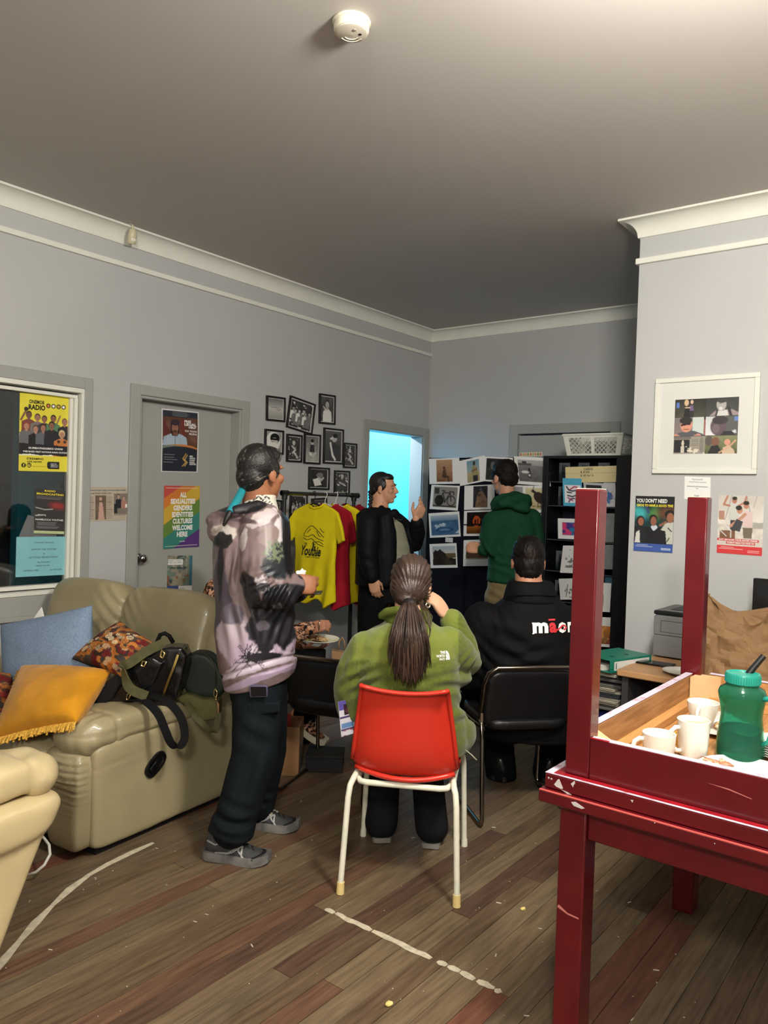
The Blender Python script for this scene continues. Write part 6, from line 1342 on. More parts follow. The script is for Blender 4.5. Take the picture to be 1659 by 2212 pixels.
# ---------------------------------------------------------------- chairs
def red_chair():
    o = V((-1.797, 2.54, 0)); f = V((-.487, .873, 0)); r = V((.873, .487, 0)); M = basis(r, f, (0, 0, 1), o)
    t = thing('chair', 'red plastic chair on white tube legs in the middle of the floor', 'chair', o)
    m = mat('red_plastic', (204, 50, 34), .3, var=.05, vscale=4, bump=.02, bscale=30, coat=.15); mw = mat('white_tube', (222, 220, 200), .35, var=.06, vscale=30); mf = mat('cream_foot', (220, 196, 130), .6)
    # shell: profile from seat front to back top (y, z, half width, side flange depth)
    prof = [(.235, .405, .185, .004), (.225, .432, .198, .006), (.17, .447, .205, .012), (.05, .436, .207, .020), (-.09, .425, .207, .028), (-.17, .432, .206, .034), (-.215, .465, .204, .036), (-.238, .53, .196, .032), (-.252, .62, .185, .026), (-.268, .71, .172, .018), (-.282, .775, .163, .010), (-.290, .788, .160, .004), (-.300, .787, .158, .003)]
    P = [V((p[0], p[1], 0)) for p in prof]; ns = 17; grid = []
    for i, (y, z, hw, fl) in enumerate(prof):
        a = P[max(i - 1, 0)]; c = P[min(i + 1, len(P) - 1)]; d = (c - a).normalized(); up = V((d.y, -d.x, 0)) if False else V((-d.y, d.x, 0))
        # inside of the shell is up / forward
        nrm = V((d.y, -d.x)) ; nrm = V((-nrm.x, -nrm.y)) if nrm.y < 0 and i < 6 else nrm
        if i >= 6: nrm = V((abs(nrm.x), nrm.y))
        else: nrm = V((nrm.x, abs(nrm.y)))
        row = []
        for j in range(ns):
            s = -1 + 2 * j / (ns - 1); k = abs(s) ** 5; curve = .016 * (s * s) * (1 if i >= 6 else .7)
            off = fl * k + curve
            row.append(V((s * hw, y + nrm.x * off, z + nrm.y * off)))
        grid.append(row)
    b = MB(M); vs = [p for row in grid for p in row]; fs = []
    for i in range(len(prof) - 1):
        for j in range(ns - 1): fs.append((i * ns + j, i * ns + j + 1, (i + 1) * ns + j + 1, (i + 1) * ns + j))
    b.add(vs, fs); o_ = obj('seat_shell', b, m, t, smooth=180, recalc=True)
    so = o_.modifiers.new('solid', 'SOLIDIFY'); so.thickness = .006; so.offset = 0; s2 = o_.modifiers.new('sub', 'SUBSURF'); s2.levels = s2.render_levels = 2
    # moulded rim standing proud on the back of the shell, and corner gussets
    rim = MB(M); edge = [grid[i][0] + V((0, -.008, 0)) for i in range(6, len(prof))] + [grid[-1][j] + V((0, -.004, .001)) for j in range(1, ns - 1)] + [grid[i][-1] + V((0, -.008, 0)) for i in range(len(prof) - 1, 5, -1)]
    rim.tube(edge, .0085, 10); obj('shell_rim', rim, m, o_, smooth=180)
    lo = MB(M); lo.tube([V((s * .19, -.218 + .045 * s * s, .462 - .022 * (1 - s * s))) for s in [-1 + 2 * k / 14 for k in range(15)]], .010, 10); obj('shell_lower_edge', lo, m, o_, smooth=180)
    # tube frame
    lb = MB(M); R0 = .0115
    for s in (-1, 1):
        lg = MB(M); lg.tube([(s * .219, -.256, .045), (s * .205, -.236, .36), (s * .200, -.226, .405), (s * .192, -.208, .425), (s * .188, -.17, .432), (s * .188, -.08, .428)], R0, 14); obj('leg', lg, mw, t, smooth=60)
        lg = MB(M); lg.tube([(s * .223, .256, .006), (s * .210, .225, .37), (s * .205, .212, .405), (s * .196, .18, .420), (s * .19, .10, .425), (s * .188, -.0795, .428)], R0, 14); obj('leg', lg, mw, t, smooth=60)
        ft = MB(M); ft.tube([(s * .2195, -.2565, .002), (s * .2185, -.2555, .046)], [.0155, .0145], 14); obj('rubber_foot', ft, mf, t, smooth=40)
        ft = MB(M); ft.tube([(s * .2235, .2565, .001), (s * .2225, .2545, .03)], [.014, .013], 14); obj('rubber_foot', ft, mw, t, smooth=40)
    cb = MB(M); cb.tube([(-.180, -.12, .418), (-.180, -.17, .416), (-.165, -.198, .414), (-.14, -.205, .413), (.14, -.205, .413), (.165, -.198, .414), (.180, -.17, .416), (.180, -.12, .418)], R0, 14); obj('crossbar', cb, mw, t, smooth=60)
    cb = MB(M); cb.tube([(-.185, .12, .420), (.185, .12, .420)], R0, 14); obj('crossbar', cb, mw, t, smooth=60)
red_chair()
m_chrome = mat('chair_chrome', (128, 120, 110), .2, 1.0); m_vinyl = mat('black_vinyl', (17, 17, 19), .38, bump=.08, bscale=160, var=.1)
def sled_chair(label, o, d, hz=.74, w_=.235):
    d = V((d[0], d[1], 0)).normalized(); r = V((d.y, -d.x, 0)); M = basis(r, d, (0, 0, 1), o); t = thing('chair', label, 'chair', o, 'black sled base chairs')
    fr = MB(M)
    def side(s): return [(s * w_, .07, hz - .25), (s * w_, .055, .47), (s * w_, .035, .40), (s * w_, .012, .14), (s * w_, .0, .045), (s * w_, .010, .020), (s * w_, .045, .0115), (s * w_, .43, .0115), (s * w_, .465, .020), (s * w_, .478, .05), (s * w_, .47, .20), (s * w_, .455, .395), (s * w_, .44, .425), (s * (w_ - .02), .40, .432), (s * (w_ - .03), .10, .432)]
    for s in (-1, 1):
        fr = MB(M); fr.tube(side(s), .0105, 12); obj('side_frame', fr, m_chrome, t, smooth=180)
    top = [(-w_, .07, hz - .2505), (-w_, .03, hz - .08), (-w_ + .012, .008, hz - .025), (-w_ + .05, .0, hz), (w_ - .05, .0, hz), (w_ - .012, .008, hz - .025), (w_, .03, hz - .08), (w_, .07, hz - .2505)]
    b = MB(M); b.tube(top, .0105, 12); obj('back_frame', b, m_chrome, t, smooth=180)
    b = MB(M); b.tube([(-w_ + .01, .25, .425), (w_ - .01, .25, .425)], .0095, 10); obj('crossbar', b, m_chrome, t, smooth=180)
    b = MB(M); sup(b, (0, .062, hz - .155), w_ - .014, .026, .150, .35, Matrix.Rotation(R(14), 3, 'X')); me = fuse(b, .010, 3); obj('backrest', me, m_vinyl, t, smooth=180, recalc=False)
    b = MB(M); sup(b, (0, .26, .462), w_ - .020, .225, .030, .4); me = fuse(b, .010, 3); obj('seat', me, m_vinyl, t, smooth=180, recalc=False)
    for s in (-1, 1): obj('bracket', MB(M).box(s * w_ - .006, s * w_ + .006, .048, .062, .43, .52), mat('bracket_tan', (92, 76, 58), .5), t, bevel=.002)
    return t
sled_chair('black padded chair under the man in the black jacket', (-1.756 + .65 * .235, 3.068 + .76 * .235, 0), (-.76, .65))
sled_chair('black padded chair standing empty behind the hoodie man', (-2.747 + .957 * .235, 2.73 + .29 * .235, 0), (-.29, .957), .70)

# ---------------------------------------------------------------- tape marks and crumbs on the floor
m_tape = mat('old_floor_tape', (190, 182, 158), .7, var=.15, vscale=40)
def tape(name, label, pts, wd, seed, kids=None):
    """torn strip of tape; every torn piece is a part"""
    t = thing(name, label, 'tape', V(pts[0][0] + (0,)) if len(pts[0][0]) == 2 else V(pts[0][0])); q = random.Random(seed)
    for seg in pts:
        P = [V((a[0], a[1], 0)) for a in seg]; n = len(P); L = []; Rr = []
        for i, p in enumerate(P):
            d = (P[min(i + 1, n - 1)] - P[max(i - 1, 0)]).normalized(); s_ = V((-d.y, d.x, 0)); w0 = wd / 2 * (q.uniform(.8, 1.08)) * (.62 if i in (0, n - 1) else 1)
            L.append(p + s_ * w0); Rr.append(p - s_ * w0)
        poly = [(p.x, p.y) for p in L] + [(p.x, p.y) for p in reversed(Rr)]
        b = MB(); b.prism(poly, (0, 0, .0008), (1, 0, 0), (0, 1, 0), (0, 0, .0006)); obj('tape_piece', b, m_tape, t, smooth=0)
    return t
def span(x0, x1, y=2.094, n=7, wob=.003, seed=1):
    q = random.Random(seed); return [(x0 + (x1 - x0) * i / (n - 1), y + q.uniform(-wob, wob)) for i in range(n)]
tape('floor_tape', 'straight broken line of old pale tape on the floorboards', [span(-1.832, -1.79, 2.092, 4), span(-1.785, -1.62, 2.094, 8, seed=2), span(-1.615, -1.37, 2.096, 9, seed=3), span(-1.345, -1.31, 2.098, 4, seed=4), span(-1.306, -1.262, 2.096, 4, seed=5), span(-1.258, -1.205, 2.096, 5, seed=6), span(-1.195, -1.135, 2.096, 5, seed=7), span(-1.13, -1.11, 2.09, 3, seed=8)], .026, 3)
arc = [(-2.28, 1.02), (-2.33, 1.11), (-2.385, 1.19), (-2.45, 1.275), (-2.52, 1.37), (-2.585, 1.47), (-2.64, 1.565), (-2.685, 1.67), (-2.71, 1.77), (-2.727, 1.90), (-2.735, 2.0)]
tape('floor_tape', 'curved line of pale tape running under the sofa corner', [arc[0:4], arc[3:6], arc[5:8], arc[7:]], .032, 5)
q = random.Random(12)
for (px, py, s_, lab) in ((1130, 1966, .011, 'yellow crumb on the boards near the red table leg'), (840, 2173, .013, 'yellow crumb at the bottom centre of the floor')):
    c = onZ(px, py, 0); b = MB(place(c + V((0, 0, s_ * .45)), q.uniform(0, 3))); b.ell((0, 0, 0), s_, s_ * .7, s_ * .45, nu=9, nv=6); b.v = [tuple(V(p) + V((q.uniform(-1, 1), q.uniform(-1, 1), q.uniform(-.2, 1))) * s_ * .2) for p in b.v]
    tag(obj('crumb', b, mat('pale_yellow_food', (214, 196, 120), .6), smooth=0), lab, 'crumb')
b = MB()
for i in range(190):
    x, y = q.uniform(-2.7, -.2), q.uniform(.9, 3.2); s_ = q.uniform(.0012, .0038); M = place((x, y, s_ * .4 + .0004), q.uniform(0, 3)); bb = MB(M); bb.cbox((0, 0, 0), (s_ * q.choice([1, 1, 1.5, 5]), s_, s_ * .6)); b.add(bb.v, bb.f)
tag(obj('floor_specks', b, mat('pale_specks', (196, 188, 166), .7), smooth=0), 'tiny pale crumbs scattered over the floorboards', 'crumbs', kind='stuff')
# ---------------------------------------------------------------- people
FH = V((FW.x, FW.y, 0)).normalized(); RH = V((RT.x, RT.y, 0)).normalized(); ZU = V((0, 0, 1))
def merge(b, s): b.add(s.v, s.f); return b
def rotz(deg):
    """horizontal direction: 0 = to the right of the photograph, 90 = away from the camera"""
    a = R(deg); return RH * math.cos(a) + FH * math.sin(a)
def head_matrix(c, face, tilt=0.0, roll=0.0, s=1.0):
    f = V(face).normalized(); f = (f + ZU * math.tan(R(tilt))).normalized(); x = f.cross(ZU).normalized()
    if roll: x = Matrix.Rotation(R(roll), 3, f) @ x
    z = x.cross(f); return basis(x * s, f * s, z * s, c)
def head_shapes(b, M, neck_to, neck_r=.056):
    h = MB(M)
    h.ell((0, -.014, .032), .074, .095, .086); h.ell((0, .030, -.040), .058, .060, .078); h.ell((0, .056, -.098), .028, .026, .020)
    h.ell((0, .02, -.075), .050, .060, .036)
    for s in (-1, 1):
        h.ell((s * .040, .062, -.026), .022, .022, .022); h.ell((s * .022, .078, .022), .026, .014, .010)
        h.ell((s * .0115, .098, -.036), .009, .010, .008)
        h.ell((s * .077, -.008, -.012), .009, .019, .031, Matrix.Rotation(R(-16 * s), 3, 'Z') @ Matrix.Rotation(R(-10), 3, 'X'))
        h.ell((s * .080, .000, -.036), .006, .009, .010)
    h.tube([(0, .084, .012), (0, .094, -.010), (0, .104, -.031)], [.009, .0105, .0135], 10, round_ends=True)
    h.ell((0, .086, -.062), .022, .012, .0065); h.ell((0, .084, -.072), .019, .011, .0075)
    merge(b, h)
    b.tube([M @ V((0, -.030, -.03)), M @ V((0, -.030, -.09)), V(neck_to)], [neck_r, neck_r * .98, neck_r * 1.18], 18)
def eyes(M, t, iris=(40, 26, 18), brow=(30, 24, 22)):
    for s in (-1, 1):
        c = M @ V((s * .030, .0795, -.004)); b = MB(M); b.ell((s * .030, .0775, -.004), .0115, .0105, .0055); obj('eye', b, mat('eye_white', (150, 140, 132), .3), t, smooth=180)
        b = MB(M); b.ell((s * .030, .0852, -.004), .0055, .0036, .0050); obj('iris', b, mat('iris_%d' % iris[0], iris, .2), t, smooth=180)
        b = MB(M); b.tube([(s * .012, .0905, .020), (s * .026, .090, .026), (s * .044, .078, .020)], [.0038, .0042, .0022], 8, flat=.8, round_ends=True); obj('eyebrow', b, mat('brow_%d' % brow[0], brow, .8), t, smooth=180)
def hand_shapes(b, wrist, d, back, thumb, curl=(20, 35, 25), spread=5, s=1.0, thumb_in=.35, curls=None):
    """wrist point, direction of the fingers, direction out of the back of the hand, side of the thumb"""
    y = V(d).normalized(); z = V(back); z = (z - y * z.dot(y)).normalized(); x = V(thumb); x = (x - y * x.dot(y) - z * x.dot(z)).normalized()
    M = basis(x * s, y * s, z * s, wrist); h = MB(M)
    h.tube([(0, -.02, 0), (0, .015, 0)], [.026, .029], 12, flat=.75)
    sup(h, (0, .052, 0), .041, .048, .0155, .6)
    h.ell((.026, .03, -.008), .019, .028, .015)
    for i, (fx, L, r) in enumerate(((.030, .074, .0088), (.0105, .082, .0092), (-.0095, .076, .0087), (-.028, .060, .0078))):
        c = curls[i] if curls else curl; p = V((fx, .090 - .004 * abs(i - 1), .001)); a = 0; sp = R((1.5 - i) * spread); pts = [p - V((0, .02, 0)), p]
        for k, f in enumerate((.46, .31, .23)):
            a += R(c[k]); dd = V((math.sin(sp) * math.cos(a), math.cos(a) * math.cos(sp), -math.sin(a))); p = p + dd * L * f; pts.append(p)
        h.tube(pts, [r * 1.05, r * 1.02, r * 1.0, r * .93, r * .78], 10, round_ends=True)
    p = V((.030, .020, -.006)); dd = V((.75 - thumb_in, .62, -.35 - thumb_in * .5)).normalized(); d2 = V((.35 - thumb_in, .85, -.35 - thumb_in * .4)).normalized()
    h.tube([p, p + dd * .036, p + dd * .036 + d2 * .030, p + dd * .036 + d2 * .052], [.0135, .0115, .0102, .0082], 10, round_ends=True)
    merge(b, h); return M
def limb(b, pts, r, n=16): b.tube(pts, r, n, round_ends=True); return b
def rings(b, secs, lat, dep, e=.85, n=32):
    """trunk from cross sections (centre, half width along lat, half depth along dep)"""
    R_ = []
    for c, w_, d_ in secs:
        c = V(c); ring = []
        for j in range(n):
            a = 2 * math.pi * j / n; ca, sa = math.cos(a), math.sin(a)
            ring.append(c + lat * (w_ * math.copysign(abs(ca) ** e, ca)) + dep * (d_ * math.copysign(abs(sa) ** e, sa)))
        R_.append(ring)
    return b.loft(R_)
SK = {}
def skin(name, rgb): return mat('skin_' + name, rgb, .48, var=.07, vscale=18, bump=.04, bscale=200, spec=.4)
def hairm(name, rgb, rgb2, stretch=(1, 1, .12), sc=70): return mat('hair_' + name, rgb, .42, rgb2=rgb2, vscale=sc, stretch=stretch, bump=.35, bscale=sc * 1.6, lo=.3, hi=.75, spec=.45)
def cloth(name, b, m, parent, voxel=.009, smooth=5, folds=(), wob=.004, wsc=9, seed=0, keep=None, noise_axis=(1, 1, .5), flat_below=None):
    """garment: fused skin, noise wobble and local creases. folds: (centre, radius, direction of repeat, wavelength, amplitude)"""
    me = fuse(b, voxel, smooth); co = get_co(me); n = get_no(me)
    d = (vnoise(co * np.array(noise_axis), wsc, seed, 3) - .5) * 2 * wob
    for c, rad, ax, wl, amp in folds:
        c = np.array(c); ax = np.array(V(ax).normalized()); r = np.linalg.norm(co - c, axis=1) / rad; ph = (co - c) @ ax
        warpn = (vnoise(co, 5, seed + 3, 2) - .5) * wl * 1.1
        s_ = np.sin((ph + warpn) * 2 * math.pi / wl); d += np.exp(-r * r) * amp * (np.abs(s_) ** .7 * np.sign(s_))
    co += n * d[:, None]
    if flat_below is not None: co[:, 2] = np.maximum(co[:, 2], flat_below)
    set_co(me, co)
    return obj(name, me, m, parent, smooth=180, recalc=False)
def pix(co):
    """where points of the garment lie in the photographed view; used to lay out the fabric print"""
    v = co - np.array(EYE); d = v @ np.array(FW); return 829.5 + FPX * (v @ np.array(RT)) / d, 1106 - FPX * (v @ np.array(UP)) / d
def shoe_shapes(b, heel, d, L, w_, h):
    """shoe upper standing at heel point on the floor"""
    f = V(d).normalized(); s = V((f.y, -f.x, 0)); M = basis(s, f, ZU, heel); q = MB(M); R_ = []
    for t_, hw, z1, z0 in ((0, .55, .82, .018), (.03, .78, 1.0, .014), (.12, .88, 1.08, .014), (.25, .86, 1.06, .014), (.38, .84, .92, .014), (.52, .92, .72, .014), (.68, 1.0, .60, .014), (.82, .98, .50, .016), (.93, .78, .40, .018), (1.0, .40, .26, .022)):
        R_.append([(w_ * hw * math.cos(a) * (1 if math.sin(a) < .2 else .86), L * t_, z0 + (h * z1 - z0) * (.5 + .5 * math.sin(a))) for a in [2 * math.pi * j / 20 for j in range(20)]])
    q.loft(R_); return merge(b, q), M
def sole_shape(M, L, w_, z1=.028, lift=.012):
    q = MB(M); R_ = []
    for t_, hw in ((-.02, .62), (.0, .8), (.06, .93), (.25, .9), (.45, .88), (.65, 1.06), (.82, 1.04), (.95, .8), (1.02, .45)):
        up = lift * max(0, (t_ - .75) / .27) ** 2 + .004 * max(0, (.1 - t_) / .1); hw *= w_ * 1.05
        R_.append([(-hw, L * t_, .001 + up), (hw, L * t_, .001 + up), (hw * 1.02, L * t_, z1 * .5 + up), (hw * .97, L * t_, z1 + up), (-hw * .97, L * t_, z1 + up), (-hw * 1.02, L * t_, z1 * .5 + up)])
    q.loft(R_); return q

# ---- A: the standing man in the printed hoodie
def man_hoodie():
    t = thing('person', 'person standing by the sofa in a mauve and black printed hoodie, seen from behind', 'person', (-2.40, 2.20, 0))
    m_sk = skin('a', (150, 98, 68)); b = MB(); D = 3.3
    hc = at(566, 1021, D); face = rotz(50); M = head_matrix(hc, face, 3, 0, 1.0)
    nb = at(556, 1105, D); head_shapes(b, M, nb, .060)
    rings(b, [(at(556, 1108, D), .07, .08), (at(552, 1150, D), .10, .17), (at(553, 1290, D), .11, .16), (at(556, 1440, D), .11, .14)], RH, FH)
    rs, re_, rw = at(566, 1142, 3.13), at(578, 1284, 3.06), at(634, 1262, 3.10)
    ls, le, lw = at(560, 1142, 3.48), at(612, 1284, 3.50), at(636, 1268, 3.34)
    for a, e, w_ in ((rs, re_, rw), (ls, le, lw)): limb(b, [at(556, 1150, D), a, e, w_], [.06, .05, .040, .028])
    hand_shapes(b, at(631, 1260, 3.10), RH * .92 - ZU * .10 + FH * .40, RH * .42 - FH * .78 + ZU * .28, ZU + RH * .2, (34, 52, 30), 6, 1.02, .5, curls=[(38, 62, 36), (48, 68, 40), (56, 72, 42), (62, 74, 42)])
    hand_shapes(b, at(630, 1266, 3.33), RH * .95 + ZU * .06 - FH * .30, RH * .3 + FH * .8 + ZU * .3, ZU, (34, 50, 34), 6, 1.0, .45)
    rh, rk, ra = at(556, 1460, 3.22), at(548, 1640, 3.17), at(478, 1796, 3.14); lh, lk, la = at(572, 1455, 3.38), at(578, 1620, 3.46), at(556, 1748, 3.48)
    for h, k, a in ((rh, rk, ra), (lh, lk, la)): limb(b, [at(556, 1430, D), h, k, a], [.07, .06, .045, .035])
    obj('body', fuse(b, .0058, 3), m_sk, t, smooth=180, recalc=False)
    # hair: black with grey streaks, gathered to a wrapped tail
    h = MB(M); h.ell((0, -.026, .036), .0845, .092, .090); h.ell((0, -.062, -.015), .070, .058, .072); h.ell((0, .030, .070), .066, .060, .045); h.ell((0, -.085, -.045), .035, .03, .03)
    for s in (-1, 1): h.ell((s * .070, .004, .016), .014, .034, .046)
    me = fuse(h, .005, 4); co = get_co(me); L_ = (co - np.array(hc)); th = np.arctan2(L_ @ np.array(M.col[2][:3]), L_ @ np.array(M.col[1][:3])); co += get_no(me) * (.0012 * np.sin(th * 60 + 20 * (vnoise(co, 12, 2, 2) - .5) * 2))[:, None]; set_co(me, co)
    lx = L_ @ np.array(M.col[1][:3]); gz = np.clip((lx - .0) / .07, 0, 1) * .55 + .18; s_ = vnoise(np.stack([th * 9, L_ @ np.array(M.col[0][:3]) * 120, th * 0], 1), 1, 4, 2); k = np.clip((s_ - (.78 - gz * .55)) / .2, 0, 1)[:, None]
    set_col(me, lin(np.array([20, 17, 16.]) * (1 - k) + np.array([122, 118, 112.]) * k)); obj('hair', me, print_mat('greying_hair', .45, .25, 160), t, smooth=180, recalc=False)
    w0, w1, w2 = at(529, 1048, D - .02), at(514, 1078, D - .12), at(496, 1108, D - .185)
    tw = MB(); tw.tube([w0, w1, w2], [.0165, .0175, .0165], 16); tb = obj('hair_wrap', tw, mat('turquoise_leather', (28, 128, 140), .5, var=.1, vscale=30), t, smooth=60)
    tl = MB(); limb(tl, [w2, at(489, 1122, D - .20), at(484, 1134, D - .20)], [.013, .011, .006]); obj('ponytail', tl, mat('hair_black', (20, 17, 16), .5), t, smooth=180)
    for i in range(6):
        f = (i + .4) / 6; p = w0.lerp(w2, f) - FW * .0165 + RT * (.004 if i % 2 else -.005) * 1.6; s = MB(); s.ell(p, .0052, .0052, .0052, nu=10, nv=6); obj('stud', s, mat('silver_stud', (210, 210, 206), .15, 1.0), tb, smooth=180)
    # shirt collar, zigzag print
    c = MB(); rg = []
    for (x, y, w_, d_) in ((560, 1108, .085, .095), (562, 1078, .066, .074), (562, 1068, .066, .076), (566, 1112, .098, .108)): rg.append((at(x, y, D), w_, d_))
    rings(c, rg[:3], RH, FH); me = fuse(c, .006, 2); col = np.tile(np.array([206, 202, 188.]), (len(me.vertices), 1)); co = get_co(me); px, py = pix(co); zz_ = (py + 4 * np.abs(((px / 9) % 2) - 1) * 2) % 11; col[(zz_ < 4) & (px < 582)] = (30, 30, 34); set_col(me, lin(col)); obj('shirt_collar', me, print_mat('printed_cloth', .8), t, smooth=180, recalc=False)
    s = slab([(566, 1074), (584, 1082), (598, 1100), (608, 1122), (597, 1114), (580, 1100), (566, 1090)], 3.20, .012); me = fuse(s, .005, 2); co = get_co(me); px, py = pix(co); col = np.tile(np.array([214, 210, 198.]), (len(co), 1)); col[((px + py) % 9 < 3) & (py < 1098)] = (36, 36, 42); set_col(me, lin(col)); obj('collar_leaf', me, print_mat('printed_cloth', .8), t, smooth=180, recalc=False)
    # hoodie
    j = MB(); rings(j, [(at(556, 1100, D), .10, .105), (at(553, 1122, D), .14, .19), (at(546, 1162, D), .158, .222), (at(545, 1220, D), .160, .225), (at(552, 1300, D), .162, .225), (at(553, 1370, D), .166, .225), (at(556, 1420, D), .160, .215), (at(561, 1446, D), .150, .20), (at(566, 1452, D), .140, .19)], RH, FH)
    limb(j, [rs, at(568, 1215, 3.08), re_, at(618, 1278, 3.06), at(634, 1264, 3.09)], [.092, .090, .082, .068, .050], 20); limb(j, [ls, at(590, 1215, 3.50), le, at(640, 1275, 3.42)], [.088, .085, .075, .055])
    # hood lying on the back
    ry = lambda a: Matrix.Rotation(math.atan2(RH.y, RH.x), 3, 'Z') @ Matrix.Rotation(R(a), 3, 'Y')
    j.ell(at(515, 1112, D), .125, .13, .045, ry(-12)); j.ell(at(492, 1130, D - .01), .085, .165, .055, ry(-30)); j.ell(at(470, 1122, D - .02), .045, .12, .035, ry(-10)); j.ell(at(478, 1150, D - .01), .05, .12, .06, ry(-50))
    j.tube([at(462, 1116, D - .12), at(510, 1104, D - .17), at(556, 1094, D - .15), at(590, 1104, D - .10), at(600, 1130, D - .12)], [.020, .026, .028, .024, .018], 12, round_ends=True)
    rings(j, [(at(561, 1434, D), .160, .212), (at(562, 1466, D), .146, .195)], RH, FH)
    me = fuse(j, .0048, 8); co = get_co(me); px, py = pix(co); co[:, 2] += -.0 + np.clip((py - 1380) / 90, 0, 1) * (px - 560) * .00042
    n = get_no(me); dd = (vnoise(co * np.array([1, 1, .5]), 9, 3, 3) - .5) * .010
    for (cx, cy, rad, ax, wl, amp) in ((600, 1290, 34, (1, .55), 17, .010), (570, 1262, 26, (.4, 1), 15, .006), (500, 1230, 40, (1, .12), 19, .007), (515, 1350, 55, (1, -.25), 30, .008), (620, 1360, 40, (.9, .3), 20, .007), (535, 1130, 22, (.5, 1), 16, .005), (560, 1432, 90, (0, 1), 500, .0)):
        r = np.hypot(px - cx, py - cy) / rad; L2 = math.hypot(*ax); s_ = np.sin(((px - cx) * ax[0] + (py - cy) * ax[1]) / L2 * 2 * math.pi / wl + 3 * (vnoise(co, 8, 5, 2) - .5)); dd += np.exp(-r * r) * amp * s_
    band = np.exp(-((py - (1436 - (px - 560) * .16)) / 4.0) ** 2); dd -= band * .010
    co += n * dd[:, None]; set_co(me, co)
    u = MB()
    P3 = np.stack([px / 26, py / 26, co @ np.array(FH) * 14], 1); nz = .72 * vnoise(P3, 1, 1, 4) + .28 * vnoise(P3 * np.array([3.6, 1.3, 1]), 1, 8, 3); nf = vnoise(P3 * 5, 1, 2, 3)
    c_ = np.array([128, 108, 108.])[None] + (nz - .5)[:, None] * np.array([60, 54, 60.]); 
    def lay(m, col): nonlocal c_; m = np.clip(m, 0, 1)[:, None]; c_ = c_ * (1 - m) + np.array(col, float) * m
    def spot(cx, cy, rx, ry, ang=0, rough=1.1, soft=.13, nn=None):
        a = R(ang); x = (px - cx); y = (py - cy); X = (x * math.cos(a) + y * math.sin(a)) / rx; Y = (-x * math.sin(a) + y * math.cos(a)) / ry
        return (1 - np.hypot(X, Y) + ((nz if nn is None else nn) - .5) * rough) / soft + .3
    lay(spot(485, 1150, 26, 16, 10), (214, 204, 196)); lay(spot(568, 1118, 40, 16, -25), (206, 192, 192)); lay(spot(606, 1150, 12, 40, -8), (212, 204, 206)); lay(spot(527, 1165, 7, 26, 8), (208, 196, 196)); lay(spot(580, 1160, 26, 26, 0), (140, 120, 118))
    lay(spot(478, 1300, 22, 90, 0), (76, 66, 78)); lay(spot(476, 1236, 6, 70, 2, .5), (30, 28, 34)); lay(spot(500, 1370, 36, 52, 20), (186, 168, 178)); lay(spot(500, 1328, 26, 24, 0), (104, 92, 104)); lay(spot(565, 1405, 90, 30, -10), (190, 168, 188)); lay(spot(595, 1385, 12, 26, -20), (200, 178, 196))
    lay(spot(600, 1212, 34, 46, 10, 1.2), (34, 40, 46)); lay(spot(597, 1190, 24, 20, 0, 1.6, .25, nf) * (nf > .45), (112, 124, 96)); lay(spot(566, 1262, 14, 18, 0, 1.8, .2, nf), (204, 196, 200)); lay(spot(568, 1268, 18, 12, 0, 1.5), (60, 58, 62))
    lay(spot(612, 1290, 52, 30, -14, .6), (24, 24, 30)); lay(spot(545, 1290, 18, 56, -18, .7), (26, 25, 31)); lay(spot(580, 1352, 44, 44, 0, .9), (30, 28, 36)); lay(spot(618, 1345, 26, 60, 6, .7), (34, 32, 40)); lay(spot(568, 1352, 14, 10, 0, 1.4), (92, 84, 92)); lay(spot(622, 1190, 10, 60, -6, .5), (26, 26, 32))
    lay(spot(480, 1168, 20, 16, -20, 1.5), (26, 25, 28)); lay(spot(600, 1310, 10, 6, 0, 1.5), (120, 116, 122)); lay(spot(655, 1240, 12, 10, 0, .8), (40, 38, 46))
    lay(spot(570, 1434, 110, 14, -9, .8), (206, 190, 206)); lay(spot(560, 1412, 36, 16, 0, 1.4), (218, 206, 220)); lay(spot(575, 1420, 36, 10, 0, 1.3), (34, 32, 38)); lay(spot(575, 1396, 16, 18, 0, 1.6), (34, 32, 38)); lay(spot(570, 1462, 100, 10, -9, .5), (176, 156, 180))
    q = random.Random(4); 
    for i in range(34):
        a = R(q.uniform(-80, 260)); x0, y0 = 535 + q.uniform(-8, 14), 1418 + q.uniform(-8, 10); L = q.uniform(16, 46); x1, y1 = x0 + L * math.cos(a) * 1.0, y0 - abs(L * math.sin(a)) if i % 3 else y0 + L * .6; vx, vy = x1 - x0, y1 - y0; tt = np.clip(((px - x0) * vx + (py - y0) * vy) / (vx * vx + vy * vy), 0, 1); dist = np.hypot(px - x0 - tt * vx, py - y0 - tt * vy); lay((1.15 - dist) * 1.2, (36, 32, 40))
    lay(spot(522, 1096, 56, 15, -8, .4), (30, 30, 34)); lay(spot(508, 1118, 50, 8, 14, .3), (96, 80, 82)); lay(spot(485, 1090, 20, 14, 0, .5), (30, 30, 34)); lay((px - (604 + (py - 1110) * .07)) / 6 * (py < 1200) * (py > 1100), (24, 24, 28))
    set_col(me, lin(c_ * .92)); obj('hoodie', me, print_mat('satin_print', .42, .05, 120), t, smooth=180, recalc=False)
    cf = MB(); cf.tube([at(630, 1266, 3.10), at(645, 1262, 3.10)], [.052, .047], 20); me = fuse(cf, .006, 3); obj('cuff', me, mat('dark_rib', (30, 29, 34), .7, bump=.2, bscale=300, var=.1), t, smooth=180, recalc=False)
    # cargo trousers
    j = MB(); rings(j, [(at(560, 1432, D), .135, .17), (at(558, 1470, D), .125, .165), (at(560, 1510, D), .115, .15)], RH, FH)
